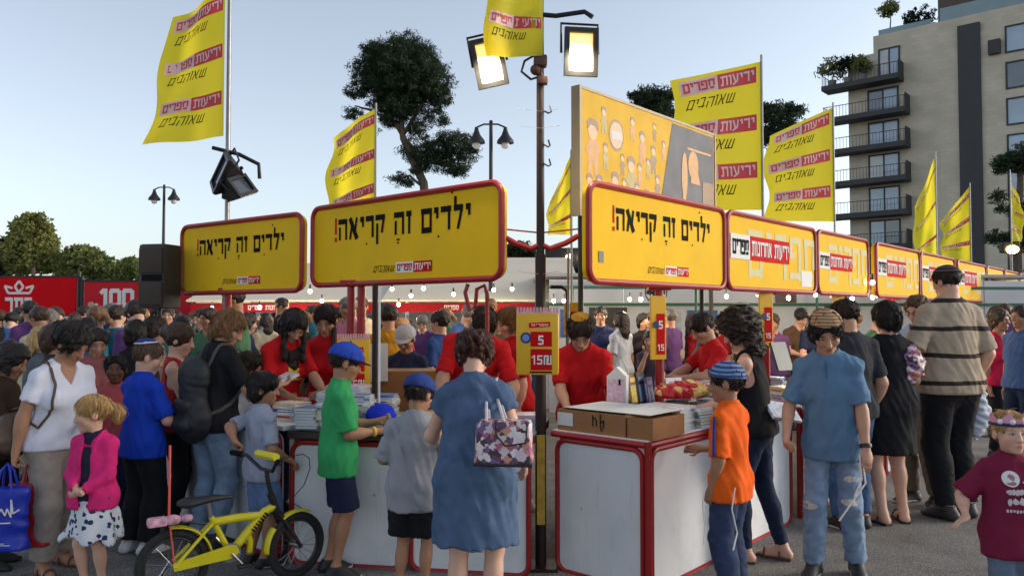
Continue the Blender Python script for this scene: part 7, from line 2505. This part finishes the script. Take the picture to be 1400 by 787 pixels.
# patchwork handbag on the shoulder of the woman in denim
def patchwork():
    m = mat('patchwork', (.6, .6, .6), .4, .1, 30, bump=.2, bscale=60)
    N, L = m.node_tree.nodes, m.node_tree.links
    b = N['Principled BSDF']; tc = next(n for n in N if n.type == 'TEX_COORD')
    v = N.new('ShaderNodeTexVoronoi'); v.inputs['Scale'].default_value = 34; v.distance = 'MANHATTAN'; L.new(tc.outputs['Object'], v.inputs['Vector'])
    cr = N.new('ShaderNodeValToRGB'); cr.color_ramp.interpolation = 'CONSTANT'
    pal = [(70, 48, 66), (206, 188, 196), (176, 96, 128), (216, 206, 204), (122, 88, 132), (196, 140, 120), (226, 214, 220), (96, 70, 92)]
    sp = N.new('ShaderNodeSeparateColor'); L.new(v.outputs['Color'], sp.inputs[0]); L.new(sp.outputs[0], cr.inputs[0])
    for k, c in enumerate(pal):
        el = cr.color_ramp.elements[k] if k < 2 else cr.color_ramp.elements.new(k / len(pal))
        el.position = k / len(pal); el.color = (*lin(c), 1)
    L.new(cr.outputs[0], b.inputs['Base Color'])
    return m
bc = at(689, 636, 3.70)
e = empty('handbag', (bc.x, bc.y, bc.z), R(-6), 'pink and white patchwork handbag on the denim dress', 'handbag')
PW = patchwork()
w_, h_ = .275, .215
b = MB()
pr = [(-w_ / 2, 0), (w_ / 2, 0), (w_ * .47, h_), (-w_ * .46, h_ * .98)]
b.prism(pr, -.055, .055)
bd = b.build('pouch', PW, e)
bv = bd.modifiers.new('round', 'BEVEL'); bv.width = .02; bv.segments = 3
fl_ = MB(); fl_.prism([(-w_ * .12, h_ * .98), (w_ * .42, h_ * .99), (w_ * .40, h_ * .55), (w_ * .05, h_ * .48), (-w_ * .10, h_ * .7)], -.066, -.058); fl_.build('flap', PW, e)
tm_ = MB(); tm_.tube([(-w_ * .12, -.068, h_ * .98), (-w_ * .10, -.068, h_ * .7), (w_ * .05, -.068, h_ * .48), (w_ * .40, -.068, h_ * .55), (w_ * .42, -.068, h_ * .99)], .004, 6); tm_.tube([(-w_ / 2, -.058, .012), (w_ / 2, -.058, .012)], .007, 6); tm_.build('trim', M_DARK, e, True)
so = wpt(dw, dw.sh[1].lerp(dw.nb, .30) + dw.up * .075) - e.location
so = Matrix.Rotation(R(6), 3, 'Z') @ so
for y_ in (-.045, .04):
    b = MB(); b.tube([(-w_ * .28, y_, h_ * .97), so + Vector((-.02, y_ * .8 - .03, -.10)), so + Vector((-.012, y_ * .4, -.004)), so + Vector((.022, y_ * .4, -.004)), so + Vector((.035, y_ * .8 - .03, -.10)), (w_ * .02, y_, h_ * .97)], .0075, 6)
    b.build('strap', mat('strap_silver', (.55, .50, .50), .35, .2, 40), e, True)

# carrier bags of the woman in white
hw = wpt(wh, wh.wr[1] + Vector((0, 0, -.10)))
def tote(label, o, rz, w, h, t, rgb, marks):
    e = empty('carrier_bag', o, rz, label, 'bag', 'carrier bags')
    m = mat('bag_' + label[:6].strip(), lin(rgb), .4, .08, 6, bump=.3, bscale=14)
    b = MB()
    pts = []
    n = 9
    F = Field((-w * .7, -t - .05, -.03), (w * .7, t + .05, h + .03), .012)
    F.put(Cone((-w / 2 + t / 2, 0, h * .02), (w / 2 - t / 2, 0, h * .02), t * .55, t * .55, .02)); F.put(Cone((0, 0, h * .02), (0, 0, h + .05), w / 2, w / 2 * 1.04, .03, (0, 1, 0), t / w * 1.0))
    F.noise(.012, (12, 12, 9), 5, True); F.cut((0, 0, h), (0, 0, 1)); F.cut((0, 0, .003), (0, 0, -1))
    pc = link('pouch', F.mesh('pouch'), m, e)
    for q in (-1, 1):
        hb = MB(); hb.tube([(-w * .18, q * t * .35, h - .01), (-w * .10, q * .02, h + .10), (0, 0, h + .135), (w * .10, q * .02, h + .10), (w * .18, q * t * .35, h - .01)], .007, 6); hb.build('handle', m, e, True)
    if marks:
        bvh = BVHTree.FromPolygons([v.co.copy() for v in pc.data.vertices], [tuple(p.vertices) for p in pc.data.polygons])
        def fn(a_, b_, l):
            hit = bvh.ray_cast(Vector((a_, -.5, b_)), Vector((0, 1, 0)))
            return (hit[0] if hit[0] is not None else Vector((a_, -t, b_))) - Vector((0, .003 + l, 0))
        print_on('print', marks, fn, M_WHP, e, 0, .03)
    return e
def scr(pts, w):
    out = []
    for (x0, y0), (x1, y1) in zip(pts[:-1], pts[1:]):
        L2 = math.hypot(x1 - x0, y1 - y0) or 1; nx, ny = -(y1 - y0) / L2 * w, (x1 - x0) / L2 * w
        out.append([(x0 + nx, y0 + ny), (x1 + nx, y1 + ny), (x1 - nx, y1 - ny), (x0 - nx, y0 - ny)])
    return out
mk = scr([(-.09, .22), (-.07, .28), (-.06, .21), (-.03, .27), (-.05, .23), (-.02, .21), (.0, .25), (.02, .21), (.03, .25), (.05, .20), (.05, .30), (.06, .22), (.09, .24)], .004) + [rect(-.03, .05, .165, .172)] + [rect(-.08, .02, .05, .054), rect(-.08, .05, .04, .044)]
tote('blue carrier bag with white script held by the woman in white', (hw.x - .005, hw.y - .06, hw.z - .44), R(6), .24, .36, .11, (20, 48, 170), mk)
tote('red carrier bag behind the blue one at the left edge', (hw.x + .055, hw.y + .08, hw.z - .46), R(14), .24, .38, .10, (150, 20, 30), None)
# brown shoulder strap and bag of the same woman
e = worn(wh, 'shoulder_bag', 'brown shoulder bag of the woman in white', 'handbag')
c = wh.T((.22, -.16, -.02))
link('pouch', sdf_thing('pouch', [Cone(c + Vector((-.04, -.03, -.1)), c + Vector((.04, .03, -.1)), .085, .085, .03), Cone(c + Vector((-.04, -.02, .0)), c + Vector((.04, .02, .0)), .07, .07, .05)], None, .012, .008), mat('brown_leather', (.09, .05, .03), .5, .2, 12, bump=.2), e)
s0 = wh.sh[1].lerp(wh.nb, .35)
strap_on(next(c_ for c_ in wh.e.children if c_.name.startswith('shirt')), [c + Vector((0, -.04, .08)), wh.sh[1].lerp(wh.nb, .3) - wh.fwd * .07 - wh.up * .03, s0 + wh.up * .064, s0 + wh.fwd * .10 - wh.up * .05, wh.T((.13, .13, .12)), wh.T((.18, .06, -.02)), c + Vector((0, .04, .06))], .008, mat('brown_leather', (.09, .05, .03), .5, .2, 12, bump=.2), e)

# leaflet, bags on the right
pc = wpt(m2, (m2.wr[1] + m2.wr[-1]) * .5 + Vector((0, .07, .05)))
o = MB().box((0, 0, 0), (.34, .006, .22)).build('leaflet', mat('leaflet_blue', lin((126, 186, 226)), .5, .08, 5), None)
o.location = pc; o.rotation_euler = (R(-25), 0, m2.e.rotation_euler[2]); setp(o, 'light blue leaflet held by the man with glasses', 'leaflet')
def small_bag(name, label, p, r, m, cuts=()):
    me = sdf_thing(name, [Ell((0, 0, 0), r, None, .02), Ell((0, 0, r[2] * .4), (r[0] * .8, r[1] * .8, r[2] * .7), None, .03)], m, .013, .03, 7)
    o = link(name, me, m, None); o.location = p
    return setp(o, label, 'bag')
small_bag('cloth_bag', 'pink and white flowered bag between the black dress and the striped man', at(1246, 500, 5.95), (.09, .07, .15), patchwork())
sbp = wpt(sm, sm.wr[1]) + Vector((.02, -.02, -.24)); small_bag('cloth_bag', 'pale cloth bag hanging from the hand of the striped man', sbp, (.09, .06, .20), cloth('bag_pale', (186, 194, 208)))
# blue cap and bits on the left counter, carton and board behind it
p = at(521, 556, 5.25)
me = sdf_thing('crown', [Ell((0, 0, .02), (.10, .11, .085), None, .02), Cone((.02, -.1, .01), (.05, -.15, .01), .06, .05, .03, (0, 0, 1), .2)], None, .008, .006, 3, cuts=(((0, 0, .0), (0, 0, -1)),))
o = link('cap', me, cloth('cap_royal', (28, 52, 190)), None); o.location = (p.x, p.y, CH + .075); o.rotation_euler = (R(8), 0, R(40)); setp(o, 'royal blue cap lying on the left counter', 'cap')
rg = random.Random(31)
for k in range(9):
    p = at(500 + k * 11, 570, 5.05 + rg.uniform(0, .35))
    cc = rg.choice([(190, 60, 90), (220, 200, 120), (90, 130, 180), (200, 80, 60), (230, 220, 226), (120, 80, 150), (240, 240, 240)])
    b = MB(); b.box((0, 0, .02), (rg.uniform(.05, .1), rg.uniform(.05, .12), rg.uniform(.02, .05)), bevel=.006)
    o = b.build('small_packet', mat('packet%d' % k, lin(cc), .35, .3, 40), None, True); o.location = (p.x, p.y, CH + .047); o.rotation_euler = (0, 0, rg.uniform(0, 3))
    setp(o, '%s packet among the goods on the left counter by the blue cap' % ('crimson', 'straw yellow', 'pale blue', 'brick', 'pinkish white', 'violet', 'white', 'mixed', 'small')[k], 'packet', 'small goods on the left counter')
e = empty('cardboard_box', at(560, 540, 6.4) * Vector((1, 1, 0)).length / math.sqrt(2) if False else (at(560, 540, 6.4).x, 6.4, 0), R(4), 'open brown carton behind the left counter under the man with the pale cap', 'box')
zb = at(560, 532, 6.4).z; zt_ = at(560, 505, 6.4).z
b = MB(); b.box((0, 0, (zb + zt_) / 2 - .08), (.46, .34, zt_ - zb + .16)); b.build('carton', M_CARD, e)
b = MB(); b.box((0, 0, (zb - .16) / 2), (.6, .4, zb - .165)); b.build('trestle', M_DARK, e)
pb = at(518, 495, 6.2)
o = MB().box((0, 0, 0), (.14, .012, .30)).build('paper_board', M_PAPER, None); o.location = pb; o.rotation_euler = (R(-8), 0, R(10)); setp(o, 'white paper board standing beside the brown pole', 'board')
b = MB(); b.cyl((pb.x, pb.y + .03, 0), (pb.x, pb.y + .03, pb.z), .012, 6)
setp(b.build('board_stand', M_DARK, None), 'thin dark stand behind the white paper board', 'stand')
# phone-sized things in hands
p = wpt(bw, (bw.wr[1] + bw.wr[-1]) * .5 + Vector((0, .13, .02)))
o = MB().box((0, 0, 0), (.15, .20, .022)).build('book', mat('cover', lin((206, 206, 210)), .35, .18, 25), None); o.location = p; o.rotation_euler = (R(20), 0, bw.e.rotation_euler[2]); setp(o, 'white book held by the woman with the backpack', 'book')
p = wpt(cw, cw.wr[-1] + Vector((.02, .12, .10)))
o = MB().box((0, 0, 0), (.15, .02, .21)).build('book', mat('cover', lin((40, 66, 64)), .35, .25, 25), None); o.location = at(1068, 487, 5.6); o.rotation_euler = (R(-20), 0, R(30)); setp(o, 'dark green book held up beside the teenager', 'book')
o = MB().box((0, 0, 0), (.22, .02, .15)).build('book', mat('cover', lin((190, 196, 206)), .35, .4, 35), None); o.location = at(1070, 562, 5.0); o.rotation_euler = (R(-50), R(10), R(20)); setp(o, 'pale comic book held between the curly haired woman and the teenager', 'book')
p = wpt(bg_, (bg_.wr[1] + bg_.wr[-1]) * .5 + Vector((0, .12, .03)))
o = MB().box((0, 0, 0), (.12, .16, .015), bevel=.003).build('book', mat('cover', lin((60, 70, 60)), .35, .4, 35), None); o.location = p; o.rotation_euler = (R(35), 0, bg_.e.rotation_euler[2]); setp(o, 'small dark book in the hands of the boy in green', 'book')

# ------------------------------------------------------------------ yellow children's bicycle
rear = Vector((-1.869, 4.36, 0)); ang = math.atan2(.38, .577)
bike = empty('bicycle', rear, ang, "yellow children's bicycle leaning by the boy in grey", 'bicycle')
M_BY = mat('bike_yellow', (.70, .60, .012), .3, .06, 8, spec=.5)
M_TYRE = mat('tyre', (.018, .018, .018), .85, .15, 30, bump=.4, bscale=120)
M_RIM = mat('rim', (.05, .05, .052), .35, .1, metal=.6)
M_CHR = mat('chrome', (.45, .45, .46), .25, .1, metal=.9)
RW = .195; WB = .69
def ring(c, r, rr, n, q, turn=0.0, m=32):
    cs, sn = math.cos(turn), math.sin(turn)
    return [Vector(c) + Vector((r * math.cos(t) * cs, r * math.cos(t) * sn, r * math.sin(t))) for t in [2 * math.pi * k / m for k in range(m)]]
def wheel(c, turn):
    cs, sn = math.cos(turn), math.sin(turn)
    w = empty('wheel', (0, 0, 0)); w.parent = bike
    b = MB(); b.tube(ring(c, RW - .022, 0, 0, 0, turn), .022, 10, closed=True); b.build('tyre', M_TYRE, w, True)
    b = MB(); b.tube(ring(c, RW - .048, 0, 0, 0, turn), .009, 8, closed=True); b.build('rim', M_RIM, w, True)
    b = MB()
    ax = Vector((-sn, cs, 0))
    for k in range(18):
        t = 2 * math.pi * k / 18
        o_ = ax * (.02 if k % 2 else -.02)
        b.cyl(Vector(c) + o_, Vector(c) + Vector(((RW - .05) * math.cos(t + .15) * cs, (RW - .05) * math.cos(t + .15) * sn, (RW - .05) * math.sin(t + .15))), .0012, 4)
    b.build('spokes', M_CHR, w)
    b = MB(); b.cyl(Vector(c) - ax * .045, Vector(c) + ax * .045, .018, 10); b.build('hub', M_CHR, w, True)
    return w
TURN = R(16)
CR, CF = Vector((0, 0, RW)), Vector((WB, 0, RW))
wheel(CR, 0); wheel(CF, TURN)
BB = Vector((.30, 0, .225)); ST = Vector((.20, 0, .43)); HT = Vector((.545, 0, .49)); HB = Vector((.575, 0, .40))
b = MB()
b.tube([BB, ST], .017, 10); b.tube([Vector((.215, 0, .40)), Vector((.36, 0, .405)), Vector((.47, 0, .40))], .024, 10)
b.tube([BB + Vector((.02, 0, .0)), Vector((.40, 0, .31)), Vector((.50, 0, .42)), HT.lerp(HB, .5)], [.024, .026, .024, .022], 10)
b.tube([Vector((.40, 0, .31)), Vector((.42, 0, .26)), Vector((.415, 0, .20))], .018, 8)
for q in (-1, 1):
    b.tube([CR + Vector((0, q * .05, 0)), Vector((.14, q * .04, .20)), BB + Vector((0, q * .02, 0))], .011, 8)
    b.tube([CR + Vector((0, q * .05, 0)), ST + Vector((.01, q * .018, -.03))], .010, 8)
b.build('frame', M_BY, bike, True)
b = MB(); b.tube([HB - Vector((-.012, 0, .03)), HT + Vector((-.012, 0, .03))], .022, 10); b.tube([HT, HT + Vector((-.03, 0, .12)), HT + Vector((-.035, 0, .17))], .014, 8)
cs, sn = math.cos(TURN), math.sin(TURN)
for q in (-1, 1):
    ax = Vector((-sn, cs, 0)) * q
    b.tube([HB + ax * .03, HB + ax * .05 + Vector((.03, 0, -.06)), CF + ax * .05], .012, 8)
b.tube([HB + Vector((-sn, cs, 0)) * .05, HB - Vector((-sn, cs, 0)) * .05], .014, 8)
b.build('fork', M_DARK, bike, True)
b = MB(); hb0 = HT + Vector((-.035, 0, .17))
ax = Vector((-sn, cs, 0))
b.tube([hb0 + ax * .26 + Vector((-.07, 0, .08)), hb0 + ax * .16 + Vector((-.03, 0, .07)), hb0 + ax * .06, hb0 - ax * .06, hb0 - ax * .16 + Vector((-.03, 0, .07)), hb0 - ax * .26 + Vector((-.07, 0, .08))], .011, 8)
hbo = b.build('handlebar', M_DARK, bike, True)
for q in (-1, 1):
    g0 = MB(); g0.tube([hb0 + ax * q * .26 + Vector((-.07, 0, .08)), hb0 + ax * q * .19 + Vector((-.043, 0, .074))], .017, 8); g0.build('grip', M_BLK, hbo, True)
b = MB(); b.tube([hb0 + ax * .10 + Vector((.0, 0, .085)), hb0 - ax * .10 + Vector((0, 0, .085))], .024, 8); b.build('crossbar_pad', M_BY, hbo, True)
b = MB(); b.tube([hb0 - ax * .12 + Vector((.02, 0, .08)), hb0 - ax * .16 + Vector((.12, 0, .10)), hb0 - ax * .14 + Vector((.17, 0, .07)), hb0 - ax * .10 + Vector((.20, 0, .0)), hb0 - ax * .06 + Vector((.19, 0, -.10)), hb0 + Vector((.14, 0, -.20)), CF + Vector((.03, 0, .215)), CF + Vector((-.0, 0, .20))], .003, 5); b.build('brake_cable', M_DARK, bike)
me = sdf_thing('saddle', [Cone((.08, 0, .525), (.22, 0, .535), .065, .03, .03, (0, 0, 1), .45), Cone((.20, 0, .535), (.31, 0, .53), .03, .018, .03, (0, 0, 1), .6)], None, .009)
link('saddle', me, mat('saddle_black', (.02, .02, .02), .5, .1), bike)
b = MB(); b.cyl(ST - Vector((0, 0, .02)), (.185, 0, .52), .012, 8); b.build('seat_post', M_CHR, bike, True)
def fender(c, a0, a1, r, turn, nm):
    cs, sn = math.cos(turn), math.sin(turn); ax = Vector((-sn, cs, 0)); vs = []; n = 12
    for k in range(n + 1):
        t = R(a0 + (a1 - a0) * k / n)
        for (w_, dr) in ((-.032, -.006), (0, .004), (.032, -.006)):
            vs.append(Vector(c) + Vector(((r + dr) * math.cos(t) * cs, (r + dr) * math.cos(t) * sn, (r + dr) * math.sin(t))) + ax * w_)
    fs = []
    for k in range(n):
        for j in range(2):
            a_ = k * 3 + j; fs.append((a_, a_ + 1, a_ + 4, a_ + 3))
    o = MB().add(vs, fs).build(nm, M_BY, bike, True, fixn=False)
    s_ = o.modifiers.new('thick', 'SOLIDIFY'); s_.thickness = .004
fender(CF, 65, 120, RW + .016, TURN, 'mudguard'); fender(CF, 140, 182, RW + .016, TURN, 'mudguard'); fender(CR, 10, 95, RW + .018, 0, 'mudguard')
b = MB(); b.prism([(.0, .175), (.30, .195), (.345, .225), (.33, .265), (.28, .27), (.10, .238), (-.01, .215)], -.058, -.050); b.build('chain_guard', M_BY, bike)
b = MB(); b.lathe(BB + Vector((0, -.045, 0)), [(.055, -.004), (.055, .004)], 18, Matrix.Rotation(R(90), 3, 'X')); b.build('chainring', M_CHR, bike)
b = MB(); b.cyl(BB + Vector((0, -.065, 0)), BB + Vector((.06, -.065, -.07)), .008, 6); b.cyl(BB + Vector((0, .065, 0)), BB + Vector((-.06, .065, .07)), .008, 6); b.build('crank', M_CHR, bike)
for q in (-1, 1):
    b = MB(); p = BB + Vector((-q * .06 * 1, q * .10, q * .07)) if q == 1 else BB + Vector((.06, -.10, -.07)); b.box(p, (.07, .05, .016), bevel=.004); b.build('pedal', M_DARK, bike)
fn = lambda a_, b_, l: Vector((a_, -.026 - l, b_))
dt = Vector((.10, 0, .11)).normalized()
dec = []
for k in range(7):
    o_ = Vector((.425 + .0125 * k, 0, .325 + .0137 * k)); w2_ = .014
    dec.append([(o_.x - w2_ * .7, o_.z + w2_ * .65), (o_.x - w2_ * .7 + .006, o_.z + w2_ * .65 + .0066), (o_.x + w2_ * .7 + .006, o_.z - w2_ * .65 + .0066), (o_.x + w2_ * .7, o_.z - w2_ * .65)])
print_on('frame_decal', dec, fn, M_BLK, bike, .001)
b = MB(); b.cyl((-.03, -.05, .47), (-.03, -.05, .86), .0065, 8); b.cyl((-.0, -.05, RW + .02), (-.03, -.05, .47), .005, 6); b.build('flag_stick', mat('stick_coral', lin((226, 92, 82)), .5), bike, True)
b = MB(); b.box((-.09, -.05, .455), (.10, .06, .05), bevel=.015); b.sphere((-.015, -.05, .455), (.05, .035, .028), 10, 8); b.sphere((.06, -.05, .455), (.035, .03, .022), 10, 8)
b.build('carrier_toy', mat('toy_pink', lin((214, 160, 176)), .4, .5, 30), bike, True)
b = MB(); b.tube([(-.10, -.05, .43), (.08, -.05, .43), (.17, -.02, .40)], .008, 6); b.build('carrier', M_DARK, bike)
b = MB(); b.cyl((.0, .08, RW), (-.06, .13, .075), .008, 6); b.build('kickstand', M_CHR, bike)
